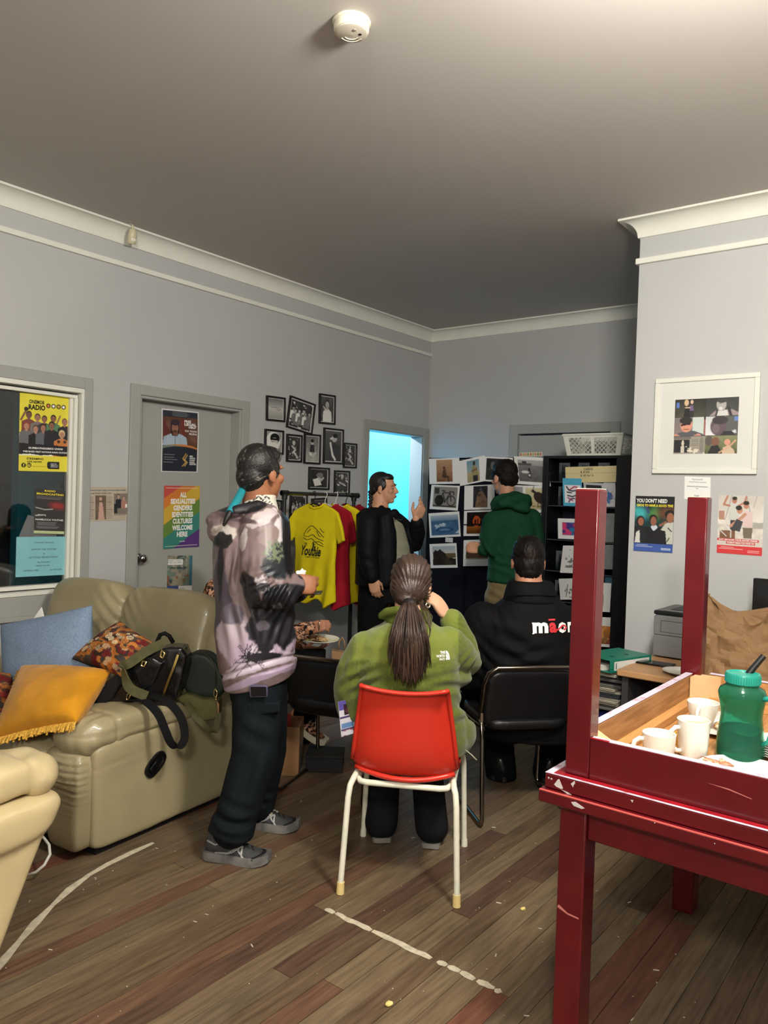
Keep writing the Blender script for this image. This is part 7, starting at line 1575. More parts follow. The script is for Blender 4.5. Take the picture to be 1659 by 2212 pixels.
    limb(j, [rh, at(556, 1550, 3.2), rk, at(522, 1722, 3.15), at(502, 1785, 3.14)], [.108, .104, .094, .086, .088], 20); j.tube([at(506, 1768, 3.14), at(498, 1800, 3.14)], [.092, .098], 20)
    limb(j, [lh, at(574, 1550, 3.42), lk, at(566, 1690, 3.47), at(556, 1738, 3.48)], [.10, .098, .085, .080, .080], 20)
    cloth('trousers', j, mat('dark_trousers', (19, 24, 28), .8, var=.12, vscale=12, bump=.1, bscale=260), t, .008, 5, [(at(560, 1585, 3.1), .09, (RH * .5 + ZU), .11, .006), (at(500, 1772, 3.06), .07, (ZU + RH * .3), .06, .010), (at(565, 1725, 3.40), .06, (ZU + RH * .4), .06, .006), (at(535, 1690, 3.08), .13, (RH - ZU * .45), .13, .007)], .010, 6, 5)
    s = slab([(534, 1520), (604, 1516), (604, 1540), (560, 1546), (532, 1540)], 3.105, .05); me = fuse(s, .006, 4); obj('cargo_flap', me, mat('dark_trousers', (19, 24, 28)), t, smooth=180, recalc=False)
    # running shoes
    for heel, d_, fx in ((V((-2.475, 2.075, 0)), V((.255, .125, 0)), 0), (V((-2.60, 2.37, 0)), V((.25, .14, 0)), 1)):
        L = .268; hb_ = MB(); hb_, Ms = shoe_shapes(hb_, heel, d_, L, .048, .105); me = fuse(hb_, .006, 4)
        so = obj('shoe', me, mat('grey_mesh', (56, 57, 58), .7, var=.12, vscale=60, bump=.15, bscale=500), t, smooth=180, recalc=False)
        obj('sole', sole_shape(Ms, L, .050, .036, .016), mat('pale_rubber', (128, 126, 122), .55, rgb2=(84, 82, 80), vscale=16), so, smooth=40)
        bv = BVHTree.FromPolygons([tuple(v.co) for v in me.vertices], [tuple(p.vertices) for p in me.polygons])
        def on(x, y, z, off=.002):
            p = Ms @ V((x, y, z)); o_ = Ms @ V((0, y, .03)); h_ = bv.ray_cast(o_ + (p - o_).normalized() * .3, (o_ - p).normalized()); return (h_[0] + (p - o_).normalized() * off) if h_[0] is not None else None
        for sd in (1, -1):
            for pts in ([(.08, .00, .05), (.08, .06, .045), (.09, .12, .06), (.05, .165, .12)], [(.09, .10, .04), (.09, .14, .07), (.05, .175, .12)], [(.09, .19, .035), (.09, .185, .06), (.05, .18, .12)], [(.07, .20, .03), (.08, .17, .08), (.04, .15, .14)], [(.06, .02, .12), (.07, .06, .10), (.05, .10, .14)]):
                P_ = [v for v in (on(x * sd, y * .9, z) for x, y, z in pts) if v is not None]
                if len(P_) < 2: continue
                s = MB(); s.tube(P_, .0065, 6, flat=.55, round_ends=True); obj('overlay', s, mat('silver_overlay', (158, 158, 154), .35, .2), so, smooth=180)
        s = MB(); tc = [v for v in (on(x, y, z, .001) for x, y, z in ((-.06, .215, .035), (-.035, .24, .045), (0, .247, .045), (.035, .24, .045), (.06, .215, .035))) if v is not None]; s.tube(tc, .010, 8, flat=.5, round_ends=True); obj('toe_guard', s, mat('black_rubber', (26, 26, 27), .5), so, smooth=180)
        for k in range(4): s = MB(); y = .135 + .02 * k; s.tube([v for v in (on(-.028, y, .12), on(0, y, .14, .006), on(.028, y + .006, .12)) if v is not None] + [on(.03, y + .012, .11, .002) or Ms @ V((.02, y + .012, .07))], .003, 6, round_ends=True); obj('lace', s, mat('black_lace', (24, 24, 22), .7) if k else mat('yellow_lace', (196, 166, 70), .6), so, smooth=180)
    return t
man_hoodie()
s = slab([(538, 1484), (542, 1480), (574, 1480), (578, 1484), (578, 1506), (540, 1507)], 3.085, .010); ph = thing('phone', 'dark phone with a violet edge sticking out of the hoodie man\'s trouser pocket', 'phone', at(558, 1500, 3.08))
obj('case', s, mat('violet_case', (82, 76, 104), .4), ph, bevel=.003); obj('back_plate', slab([(541, 1484), (575, 1484), (576, 1504), (542, 1505)], 3.0838, .001), mat('phone_back', (16, 14, 18), .15), ph)
b = MB(); q = random.Random(3)
for dx, h in ((-4, 18), (3, 25), (8, 20)):
    a = at(648 + dx * .7, 1256, 3.12 + .01 * dx / 4); tip = at(648 + dx * 1.5, 1244 - h * .72, 3.12); l = at(648 + dx - 6, 1236, 3.12); r_ = at(648 + dx + 6, 1234, 3.13)
    b.add([a, l, tip, r_, a + FW * .006, l + FW * .006, tip + FW * .004, r_ + FW * .006], [(0, 1, 2, 3), (7, 6, 5, 4), (1, 0, 4, 5), (2, 1, 5, 6), (3, 2, 6, 7), (0, 3, 7, 4)])
tag(obj('napkin', fuse(b, .004, 2), mat('paper_napkin', (232, 230, 226), .8), smooth=180, recalc=False), 'crumpled white napkin held in the hands of the hoodie man', 'napkin')
b = MB(); c0 = at(672, 1283, 3.22); b.add([c0 + RH * x + FH * y + ZU * (z + x * .10) for z in (0, .006) for x, y in ((-.05, -.05), (.045, -.05), (.045, .05), (-.05, .05))], [(3, 2, 1, 0), (4, 5, 6, 7), (0, 1, 5, 4), (1, 2, 6, 5), (2, 3, 7, 6), (3, 0, 4, 7)])
tag(obj('notebook', b, mat('dark_olive_cover', (44, 44, 26), .4), bevel=.002), 'thin dark flat notebook held under the hoodie man\'s hands', 'notebook')

# ---- strands helper for long hair
def strands(name, roots, tips, n, m, parent, r=.004, seed=0, sag=.02, wave=.006, wl=3.0):
    q = random.Random(seed); b = MB()
    for i in range(n):
        a = roots(q); c = tips(q, a); pts = []; ph = q.uniform(0, 6.3); sd = V((q.uniform(-1, 1), q.uniform(-1, 1), 0)) * sag; rr_ = r * q.uniform(.7, 1.35)
        for k in range(13):
            f = k / 12; p = a.lerp(c, f) + sd * math.sin(math.pi * f) + RT * (wave * f * math.sin(wl * 2 * math.pi * f + ph)) + FW * (wave * .6 * f * math.cos(wl * 2 * math.pi * f + ph)); pts.append(p)
        b.tube(pts, [rr_ * (1 - .7 * (k / 12) ** 4) for k in range(13)], 6)
    return obj(name, b, m, parent, smooth=180, recalc=False)

# ---- B: the seated woman in the green fleece
def woman_green():
    t = thing('person', 'person in a green fleece with a long brown ponytail sitting on the red chair', 'person', (-1.76, 2.48, 0))
    b = MB(); D = 3.10; face = rotz(78); hc = at(888, 1262, D + .05); M = head_matrix(hc, face, -8, 4, .98); m_sk = skin('b', (206, 160, 130))
    head_shapes(b, M, at(884, 1345, D - .01), .052)
    rings(b, [(at(884, 1352, D), .06, .06), (at(882, 1390, D), .15, .08), (at(880, 1480, D), .14, .09), (at(884, 1590, D + .02), .15, .10)], RH, FH)
    ls, le, lw = at(790, 1402, D), at(754, 1486, D + .02), at(768, 1545, D + .08); rs, re_, rw = at(968, 1392, D), at(1008, 1430, D + .10), at(966, 1334, D + .16)
    limb(b, [at(882, 1392, D), ls, le, lw], [.06, .045, .036, .026]); limb(b, [at(882, 1392, D), rs, re_, rw], [.06, .045, .036, .025])
    hand_shapes(b, lw, ZU * -.9 + FH * .5, RH * -1, FH * -.4 + ZU * .3, (35, 50, 30), 3, .95, .4)
    hand_shapes(b, at(965, 1330, D + .15), (at(938, 1292, D + .13) - at(965, 1330, D + .15)), RH * .85 - FH * .55 + ZU * .2, FH * .6 - RH * .5, (30, 65, 45), 2, .92, .5)
    hips = (at(845, 1592, D), at(925, 1596, D)); kn = (at(838, 1590, D + .44), at(915, 1592, D + .42)); an = (at(824, 1778, D + .30), at(933, 1784, D + .26))
    for h, k, a in zip(hips, kn, an): limb(b, [at(884, 1590, D), h, k, a], [.08, .07, .05, .035])
    obj('body', fuse(b, .006, 3), m_sk, t, smooth=180, recalc=False)
    hm = hairm('brown', (44, 30, 24), (84, 62, 48), (1, 1, .06), 90)
    h = MB(M); h.ell((0, -.020, .036), .086, .096, .092); h.ell((0, -.055, -.02), .074, .066, .078); h.ell((0, -.075, -.062), .045, .045, .032)
    for s in (-1, 1): h.ell((s * .066, .01, -.01), .020, .05, .055)
    me = fuse(h, .005, 4); co = get_co(me); L_ = co - np.array(at(886, 1302, D - .04)); ang = np.arctan2(L_ @ np.array(RT), L_ @ np.array(UP)); co += get_no(me) * (.0022 * np.sin(ang * 46 + 9 * (vnoise(co, 9, 2, 2) - .5)))[:, None]; set_co(me, co)
    s_ = vnoise(np.stack([ang * 14, np.linalg.norm(L_, axis=1) * 5, ang * 0], 1), 1, 4, 3)[:, None]; set_col(me, lin(np.array([34, 23, 19.]) * (1 - s_) + np.array([86, 66, 54.]) * s_ )); hm2 = print_mat('combed_hair', .38, .15, 200)
    obj('hair', me, hm2, t, smooth=180, recalc=False)
    tie = at(884, 1302, D - .075); b = MB(); b.ell(tie, .030, .022, .018); obj('hair_tie', b, mat('hair_tie_black', (24, 20, 20), .6), t, smooth=180)
    hm3 = [mat('hair_lock_dark', (40, 28, 23), .4, bump=.2, bscale=300), mat('hair_lock_mid', (62, 46, 37), .42, bump=.2, bscale=300), mat('hair_lock_light', (76, 58, 46), .42, bump=.2, bscale=300)]
    back = lambda x, y: at(x, y, 2.905 - .02 * (1 - ((x - 880) / 60) ** 2) + (.02 if y > 1440 else 0))
    pt = MB(); rings(pt, [(at(884, 1304, D - .085), .024, .020), (at(882, 1335, D - .110), .050, .026), (at(880, 1385, 2.95), .060, .018), (at(880, 1425, 2.955), .050, .014), (at(886, 1445, 2.96), .026, .008)], RH, FH)
    base = cloth('ponytail', pt, hm3[0], t, .007, 4, [], .004, 14, 3)
    q = random.Random(21)
    for j, n in enumerate((110, 120, 46)):
        b = MB()
        for i in range(n):
            u = q.uniform(-1, 1); lay_ = q.random(); a0 = at(884 + 12 * u, 1303 + 3 * q.random(), D - .095 - .012 * lay_)
            w_ = 46 + q.uniform(-4, 4); x1 = 879 + u * w_ * .92 + 5; y1 = 1474 - abs(u) ** 2 * 40 + q.uniform(-30, 14); ph = q.uniform(0, 6.28); am = q.uniform(1.0, 4.2); fr_ = q.uniform(.9, 1.7); curl = q.uniform(-9, 9); P_ = []
            for k in range(15):
                f = k / 14; fx = (1 - (1 - f) ** 2.4) if f < .7 else (1 - .3 ** 2.4) + (f - .7) * .06
                x = 884 + 12 * u + (x1 - 884 - 12 * u) * min(1, fx) + am * f * math.sin(fr_ * 6.28 * f + ph) + curl * max(0, f - .7) ** 1.3 * 2.2; y = 1303 + (y1 - 1303) * f
                d_ = (D - .100) + (2.925 - D + .100) * min(1, f * 2.2) - .022 * lay_ * math.sin(math.pi * min(1, f * 1.05)) - .012 * (1 - u * u) + .012 * max(0, f - .6)
                P_.append(at(x, y, d_))
            r_ = q.uniform(.0026, .0048); b.tube(P_, [r_ * (1 - .8 * (k / 14) ** 5) for k in range(15)], 5)
        obj('hair_lock', b, hm3[j], base, smooth=180, recalc=False)['kind'] = 'stuff'
    fl = MB()
    for k in (0, 3, 4, 7):
        a = at(906 + 1.5 * k, 1300 + k, D - .07); fl.tube([a, at(918 + 2.2 * k, 1332, D - .105), at(931 - .5 * k, 1360 + 2 * k, D - .14), at(922 - 2 * k, 1394 + 3 * k, D - .165)], [.003, .0028, .0022, .0008], 6)
    obj('loose_locks', fl, hm3[1], base, smooth=180)['kind'] = 'stuff'
    e = MB(); e.tube([at(924 + 4.5 * math.cos(a), 1308 + 5 * math.sin(a), D - .02 + .006 * math.cos(a)) for a in [2 * math.pi * k / 12 for k in range(12)]], .0042, 8, closed=True); obj('earring', e, mat('silver', (214, 206, 190), .15, 1.0), t, smooth=180)
    # fleece
    j = MB(); rings(j, [(at(884, 1338, D), .085, .085), (at(884, 1352, D), .115, .100), (at(883, 1366, D), .165, .115), (at(882, 1388, D), .198, .125), (at(880, 1430, D), .205, .135), (at(880, 1490, D + .01), .210, .140), (at(888, 1540, D + .03), .215, .145), (at(892, 1590, D + .04), .225, .155), (at(894, 1620, D + .05), .215, .150)], RH, FH)
    limb(j, [ls, at(766, 1445, D), le, at(758, 1528, D + .05)], [.072, .070, .066, .060], 20); limb(j, [rs, at(992, 1412, D + .04), re_, at(998, 1385, D + .14), at(977, 1342, D + .15)], [.072, .070, .064, .058, .052], 20)
    j.ell(at(992, 1588, D + .04), .055, .10, .085); j.ell(at(985, 1470, D + .02), .045, .10, .04)
    me = fuse(j, .0075, 5); co = get_co(me); px, py = pix(co); n = get_no(me); dd = (vnoise(co * np.array([1, 1, 1.2]), 11, 4, 3) - .5) * .013
    for (cx, cy, rad, ax, wl, amp) in ((780, 1468, 34, (.5, 1), 26, .012), (968, 1492, 40, (.12, 1), 30, .010), (880, 1482, 70, (.05, 1), 34, .008), (1000, 1530, 34, (.3, 1), 34, .012), (748, 1440, 30, (1, .4), 20, .006), (1012, 1430, 24, (.8, .7), 18, .006), (990, 1352, 14, (-.4, 1), 9, .004)):
        r = np.hypot(px - cx, py - cy) / rad; L2 = math.hypot(*ax); dd += np.exp(-r * r) * amp * np.sin(((px - cx) * ax[0] + (py - cy) * ax[1]) / L2 * 2 * math.pi / wl + 2.5 * (vnoise(co, 8, 5, 2) - .5))
    seam = np.exp(-((py - 1431) / 1.6) ** 2) * (px > 766) * (px < 992) + np.exp(-((px - (764 + np.clip(py - 1380, 0, 60) * .05)) / 1.5) ** 2) * (py > 1380) * (py < 1470)
    co += n * (dd - seam * .004)[:, None]; set_co(me, co)
    yoke = (py < 1431) & (px > 765) & (px < 990); nz = vnoise(co, 220, 3, 2)[:, None]; base_c = np.where(yoke[:, None], np.array([112, 122, 52.]), np.array([88, 98, 38.])); base_c = base_c * np.where(yoke[:, None], 1, .86 + .3 * nz); set_col(me, lin(base_c))
    fo = obj('fleece', me, print_mat('fleece_cloth', .9, .25, 420, .25), t, smooth=180, recalc=False)
    c = MB(); rings(c, [(at(884, 1346, D), .098, .090), (at(886, 1322, D), .082, .078), (at(886, 1316, D), .078, .074)], RH, FH); c.tube([at(824, 1330, D - .03), at(836, 1322, D - .05), at(860, 1318, D - .075)], [.016, .018, .016], 10, round_ends=True); cloth('collar', c, mat('olive_collar', (84, 94, 40), .9, var=.1, vscale=90), t, .007, 4, wob=.006, wsc=14)
    pj = drape_proj(fo.data, FW, .003); dd_ = 2.975
    for s, x0, y0, x1, y1 in (('THE', 951, 1408, 962.5, 1414), ('NORTH', 943.5, 1415.5, 961.5, 1421), ('FACE', 950, 1422.5, 961.5, 1428)):
        lettering([(s, 0, 0, 1, 1, .03)], at(x0, y0, dd_), at(x1, y0, dd_), at(x0, y1, dd_), INKW, fo, 'logo_lettering', project=pj)
    for r0, r1 in ((0, 4.2), (5.2, 9.4), (10.4, 14.6)):
        pts = [(964 + r1 * math.sin(R(90) * k / 8) * .62, 1428 - r1 * 1.38 * math.cos(R(90) * k / 8)) for k in range(9)] + [(964 + r0 * math.sin(R(90) * k / 8) * .62, 1428 - r0 * 1.38 * math.cos(R(90) * k / 8)) for k in range(8, -1, -1)]
        P = [pj(at(x, y, dd_)) for x, y in pts]; b = MB(); b.add(P, [tuple(range(len(P)))]); obj('logo_mark', b, INKW, fo, smooth=0, recalc=False)
    j = MB(); rings(j, [(at(888, 1570, D), .17, .12), (at(888, 1600, D + .02), .185, .15)], RH, FH)
    for h, k, a in zip(hips, kn, an): limb(j, [h, h.lerp(k, .5), k, k.lerp(a, .5), a], [.085, .085, .075, .072, .074], 18)
    cloth('trousers', j, mat('charcoal_trousers', (24, 24, 26), .85, var=.1, vscale=12), t, .010, 4, [(k, .10, ZU, .06, .006) for k in kn], .006, 8, 9)
    for a, dx in zip(an, (-.02, .02)):
        f = (FH * .96 + RH * (dx * 6)).normalized(); heel = V((a.x, a.y, 0)) - f * .055; s = MB(); s, Ms = shoe_shapes(s, heel, f, .24, .042, .085); so = obj('shoe', fuse(s, .007, 3), mat('black_shoe', (20, 20, 22), .6), t, smooth=180, recalc=False); obj('sole', sole_shape(Ms, .24, .042, .022), mat('light_sole', (120, 116, 110), .6), so, smooth=40)
    dc = MB(); dc.tube([at(1003, 1618, D - .02), at(1018, 1630, D - .04), at(1030, 1642, D - .05)], .0022, 6); obj('drawcord', dc, mat('pale_cord', (176, 172, 150), .6), t, smooth=180)
woman_green()
# leaflet in her left hand
p = Pic(40, 72, (230, 226, 236)); p.rect(0, 0, 1, .26, (96, 84, 168)); p.rect(.22, .1, 1, .42, (58, 26, 48)); p.ell(.5, .3, .22, .08, (96, 50, 60)); p.rect(0, .44, 1, .5, (86, 62, 120)); p.ell(.78, .52, .14, .08, (196, 76, 60)); p.rect(.05, .64, .6, .78, (110, 150, 200)); p.rect(0, .8, 1, .84, (90, 70, 130)); p.blot((150, 70, 60), 6, .55, 3, (.05, .84, 1, 1))
tag(print_mesh('leaflet', p, at(731, 1516, 3.02), at(776, 1506, 3.16), at(738, 1592, 3.04), None, .002), 'colourful leaflet held low beside the red chair', 'leaflet')

# ---- C: the seated man in the black jacket
def man_black():
    t = thing('person', 'person in a black jacket with white and red lettering, seated with back turned', 'person', (-1.72, 3.42, 0))
    b = MB(); D = 3.84; hc = at(1141, 1212, D + .05); M = head_matrix(hc, rotz(84), -6, 0, 1.0)
    head_shapes(b, M, at(1146, 1285, D), .068)
    rings(b, [(at(1148, 1295, D), .08, .08), (at(1152, 1330, D), .17, .11), (at(1154, 1450, D), .18, .13), (at(1150, 1560, D), .19, .14)], RH, FH)
    ls, le, lw = at(1046, 1345, D), at(1012, 1460, D + .06), at(1060, 1500, D + .30); rs, re_, rw = at(1252, 1345, D), at(1264, 1450, D + .04), at(1225, 1480, D + .28)
    for a, e, w_ in ((ls, le, lw), (rs, re_, rw)): limb(b, [at(1152, 1335, D), a, e, w_], [.08, .055, .045, .03]); hand_shapes(b, w_, FH, ZU, RH if w_ is lw else -RH, (30, 40, 30))
    hips = (at(1105, 1560, D), at(1200, 1560, D)); kn = (at(1070, 1560, D + .44), at(1195, 1555, D + .46)); an = (at(1082, 1672, D + .36), at(1185, 1668, D + .36))
    for h, k, a in zip(hips, kn, an): limb(b, [at(1150, 1550, D), h, k, a], [.10, .085, .06, .045])
    obj('body', fuse(b, .0065, 3), skin('c', (176, 124, 96)), t, smooth=180, recalc=False)
    h = MB(M); h.ell((0, -.016, .038), .083, .098, .092); h.ell((0, -.050, -.02), .076, .062, .076); h.ell((0, -.07, -.055), .058, .038, .045)
    for s in (-1, 1): h.ell((s * .070, .015, .014), .015, .045, .045)
    me = fuse(h, .005, 3); co = get_co(me); q = np.random.default_rng(3); co += get_no(me) * ((vnoise(co * np.array([1, 1, .3]), 150, 3, 2) - .5) * .007)[:, None]; set_co(me, co); px, py = pix(co)
    k = np.clip(1.1 - np.hypot((px - 1148) / 17, (py - 1200) / 20), 0, 1)[:, None] * (.25 + .9 * vnoise(np.stack([px / 3.0, py / 9, px * 0], 1), 1, 5, 2)[:, None]) * .45; set_col(me, lin(np.array([18, 14, 13.]) * (1 - k) + np.array([84, 62, 52.]) * k)); obj('hair', me, print_mat('short_hair', .4, .2, 260), t, smooth=180, recalc=False)  # lighter spot on the back of the hair is a painted highlight
    tf = MB(); rq = random.Random(5)
    for i in range(46):
        a = M @ V((rq.uniform(-.06, .06), rq.uniform(-.07, .03), .118 + rq.uniform(-.02, .004))); tf.tube([a, a + V((rq.uniform(-.012, .012), rq.uniform(-.012, .012), rq.uniform(.006, .016)))], [.0026, .0008], 5)
    obj('hair_tuft', tf, mat('hair_black', (20, 17, 16)), t, smooth=60)['kind'] = 'stuff'
    j = MB(); rings(j, [(at(1150, 1290, D), .125, .11), (at(1150, 1310, D), .19, .13), (at(1152, 1345, D), .262, .150), (at(1152, 1400, D), .272, .160), (at(1152, 1470, D), .268, .160), (at(1150, 1540, D), .262, .160), (at(1150, 1588, D + .02), .255, .165)], RH, FH)
    limb(j, [ls, at(1018, 1405, D + .02), le, at(1040, 1490, D + .2), lw], [.105, .100, .090, .075, .055], 20); limb(j, [rs, at(1258, 1405, D + .02), re_, rw], [.095, .085, .075, .055], 20)
    m_j = mat('black_softshell', (14, 14, 15), .72, var=.08, vscale=14, bump=.08, bscale=300)
    jo = cloth('jacket', j, m_j, t, .009, 5, [(at(1110, 1405, D - .16), .10, (ZU + RH * .45), .085, .010), (at(1150, 1430, D - .16), .09, (ZU - RH * .15), .075, .008), (at(1030, 1420, D - .05), .09, (ZU + RH * .9), .055, .009), (at(1060, 1330, D - .08), .07, (RH + ZU * .5), .05, .004)], .006, 8, 3)
    c = MB(); rings(c, [(at(1150, 1300, D), .145, .125), (at(1146, 1275, D), .122, .112), (at(1146, 1258, D + .005), .112, .102), (at(1146, 1254, D + .005), .104, .094)], RH, FH); co_ = cloth('collar', c, m_j, t, .008, 3, wob=.004, wsc=10, seed=8)
    cs_ = MB(); cs_.tube([at(x, y, D - d_) for x, y, d_ in ((1096, 1286, .085), (1120, 1285, .112), (1150, 1285, .118), (1180, 1286, .112), (1202, 1287, .09))], .004, 8); obj('collar_seam', cs_, m_j, t, smooth=180)
    pj = drape_proj(jo.data, FW, .0035); dd_ = 3.675; RED = mat('ink_red', (204, 40, 48), .5)
    def W(s, x0, y0, x1, y1, m, bold=.035): lettering([(s, 0, 0, 1, 1, bold)], at(x0, y0, dd_), at(x1, y0 + (x1 - x0) * -.02, dd_), at(x0, y1, dd_), m, jo, 'logo_lettering', project=pj)
    W('m', 1152, 1346, 1186, 1369, INKW, .05); W('a', 1188, 1346, 1205, 1368, RED, .045); W('o', 1208, 1346, 1227, 1369, INKW, .045); W('r', 1230, 1346, 1240, 1368, INKW, .04); W('i', 1243, 1338, 1249, 1368, INKW, .04)
    def band(pts, wd, m):
        for (x0, y0), (x1, y1) in zip(pts[:-1], pts[1:]):
            dx, dy = x1 - x0, y1 - y0; L = math.hypot(dx, dy); nx, ny = -dy / L * wd, dx / L * wd
            P = [pj(at(x, y, dd_)) - FW * .0006 for x, y in ((x0 - nx, y0 - ny), (x0 + nx, y0 + ny), (x1 + nx, y1 + ny), (x1 - nx, y1 - ny))]; b = MB(); b.add(P, [(0, 1, 2, 3)]); obj('logo_mark', b, m, jo, smooth=0, recalc=False)
    band([(1187, 1340.5), (1202, 1340)], 1.8, RED); band([(1154, 1347.5), (1151, 1348)], 1.6, INKW); band([(1155, 1369), (1151, 1369.5)], 1.2, INKW)
    band([(1203, 1362), (1208, 1361), (1213, 1357), (1218, 1352.5), (1223, 1353), (1226, 1357), (1224, 1361), (1220, 1361.5)], 1.7, RED)
    j = MB(); rings(j, [(at(1150, 1545, D), .23, .15), (at(1150, 1580, D + .02), .24, .17)], RH, FH)
    for h, k, a in zip(hips, kn, an): limb(j, [h, h.lerp(k, .5), k, k.lerp(a, .5), a], [.11, .105, .09, .085, .085], 18)
    j.ell(at(1030, 1520, D + .22), .10, .14, .10)
    cloth('trousers', j, mat('black_trousers', (12, 12, 14), .8, var=.1, vscale=12), t, .011, 4, [(k, .12, ZU, .07, .008) for k in kn] + [(at(1030, 1520, D + .1), .14, (ZU + RH * .4), .06, .010)], .007, 8, 9)
    for a, dx in zip(an, (.35, .1)):
        f = (FH + RH * dx).normalized(); heel = V((a.x, a.y, 0)) - f * .07; s = MB(); s, Ms = shoe_shapes(s, heel, f, .29, .05, .13); so = obj('boot', fuse(s, .008, 3), mat('black_boot', (16, 16, 17), .3), t, smooth=180, recalc=False); obj('sole', sole_shape(Ms, .29, .05, .026), mat('black_rubber', (26, 26, 27)), so, smooth=40)
man_black()

# ---- D: the standing woman by the doorway
def woman_black():
    t = thing('person', 'person with dark braids in an open black jacket, one hand raised by the doorway', 'person', (-3.52, 4.55, 0))
    D = 5.42; b = MB(); hc = at(829, 1054, D); M = head_matrix(hc, rotz(-16), 2, 0, .93); head_shapes(b, M, at(820, 1106, D), .058)
    rings(b, [(at(820, 1108, D), .07, .07), (at(822, 1135, D), .13, .10), (at(826, 1230, D), .13, .11), (at(824, 1290, D), .15, .12)], rotz(50), rotz(-40))
    rs, re_, rw = at(798, 1130, D - .16), at(794, 1200, D - .20), at(806, 1252, D - .22); ls, le, lw = at(852, 1128, D + .15), at(896, 1172, D + .14), at(899, 1122, D - .02)
    limb(b, [at(822, 1130, D), rs, re_, rw], [.06, .05, .04, .027]); limb(b, [at(822, 1130, D), ls, le, lw], [.06, .05, .04, .026])
    hand_shapes(b, rw, ZU * -.97 + RH * .22, RH * -.2 - FH * .9, RH, (25, 35, 25), 4, .95, .4)
    hand_shapes(b, at(899, 1120, D - .02), ZU * .85 + RH * .42, RH * .5 - FH * .75, RH * -.8 - FH * .5, (25, 45, 35), 6, .98, .3, curls=[(12, 22, 15), (30, 45, 30), (45, 55, 35), (55, 60, 40)])
    hips = (at(806, 1300, D - .08), at(842, 1300, D + .08))
    for h, dx in zip(hips, (-.02, .03)): limb(b, [at(824, 1290, D), h, V((h.x + dx, h.y, .48)), V((h.x + dx, h.y, .09))], [.09, .075, .05, .035])
    obj('body', fuse(b, .0058, 2), skin('d', (188, 140, 110)), t, smooth=180, recalc=False); eyes(M, t)
    lp = MB(M); lp.ell((0, .0945, -.0625), .019, .0055, .004); lp.ell((0, .0930, -.0705), .016, .0055, .0045); obj('lips', lp, mat('lips', (138, 76, 66), .4), t, smooth=180)
    h = MB(M); h.ell((0, -.026, .040), .081, .090, .086); h.ell((0, -.058, -.005), .070, .054, .070); h.ell((0, .028, .074), .060, .050, .036)
    for s in (-1, 1): h.ell((s * .068, -.005, .022), .013, .045, .045)
    me = fuse(h, .005, 4); obj('hair', me, mat('hair_jet', (18, 16, 17), .35, bump=.3, bscale=160), t, smooth=180, recalc=False)
    br = MB(); pts = [M @ V((-.0, -.105, -.03)), at(801, 1076, D - .03), at(799, 1092, D - .06), at(801, 1110, D - .10)]
    for k in range(14):
        f = k / 13 * (len(pts) - 1); i = min(int(f), len(pts) - 2); p = pts[i].lerp(pts[i + 1], f - i); br.ell(p + RT * (.004 if k % 2 else -.004), .015 - .0004 * k, .014, .012, nu=10, nv=6)
    obj('braid', br, mat('hair_jet', (18, 16, 17)), t, smooth=180)
    lat, dep = rotz(40), rotz(130)
    s = MB(); rings(s, [(at(824, 1112, D), .075, .075), (at(830, 1130, D), .15, .11), (at(838, 1180, D), .155, .135), (at(840, 1230, D), .165, .150), (at(834, 1262, D), .165, .145)], rotz(50), rotz(-40)); so = cloth('top', s, mat('grey_green_top', (138, 138, 118), .85, var=.06, vscale=20), t, .008, 4, [(at(855, 1190, D - .1), .10, ZU, .07, .005)], .005, 8, 4)
    st = MB(); pj = drape_proj(so.data, FW, .002); st.tube([pj(at(x, 1124 - (x - 850) * .05, D - .8)) for x in (846, 852, 858, 864, 869)], .0035, 6); obj('stripe', st, INK, so, smooth=0)
    # open jacket: a back and two fronts
    j = MB(); rings(j, [(at(812, 1098, D), .085, .09), (at(808, 1112, D), .13, .15), (at(806, 1140, D - .02), .12, .185), (at(808, 1200, D - .02), .13, .19), (at(810, 1262, D - .02), .14, .19)], RH, FH)
    limb(j, [rs, at(795, 1165, D - .19), re_, at(803, 1245, D - .22)], [.082, .080, .070, .052], 18); limb(j, [ls, at(880, 1155, D + .15), le, at(902, 1150, D + .06), at(901, 1130, D + .0)], [.080, .080, .074, .058, .048], 18)
    j.tube([at(852, 1108, D - .02), at(868, 1140, D + .06), at(880, 1185, D + .07), at(884, 1230, D + .06)], [.03, .045, .05, .04], 14, round_ends=True)
    j.tube([at(824, 1098, D - .09), at(834, 1115, D - .12), at(838, 1150, D - .125), at(838, 1200, D - .13), at(836, 1255, D - .13)], [.024, .050, .062, .064, .058], 16, round_ends=True)
    cloth('jacket', j, mat('black_bomber', (15, 16, 20), .6, var=.12, vscale=10, bump=.06, bscale=200), t, .009, 4, [(at(892, 1165, D), .07, (RH + ZU * .6), .06, .006), (at(797, 1205, D - .25), .07, (ZU + RH * .5), .08, .004)], .008, 6, 6)
    c = MB(); rings(c, [(at(818, 1106, D), .092, .095), (at(820, 1096, D), .078, .082)], RH, FH); cloth('collar', c, mat('black_bomber', (15, 16, 20)), t, .008, 3)
    cf = MB(); cf.tube([at(902, 1140, D + .02), at(900, 1128, D)], [.048, .042], 16); cf2 = MB(); cf2.tube([at(803, 1238, D - .22), at(805, 1250, D - .22)], [.046, .040], 16)
    for x in (cf, cf2): obj('cuff', x, mat('black_rib', (18, 19, 22), .8), t, smooth=40)
    j = MB(); rings(j, [(at(824, 1250, D), .155, .135), (at(824, 1300, D), .17, .15)], RH, FH)
    for h, dx in zip(hips, (-.02, .03)): limb(j, [h, V((h.x + dx, h.y, .48)), V((h.x + dx, h.y, .10))], [.105, .085, .08], 18)
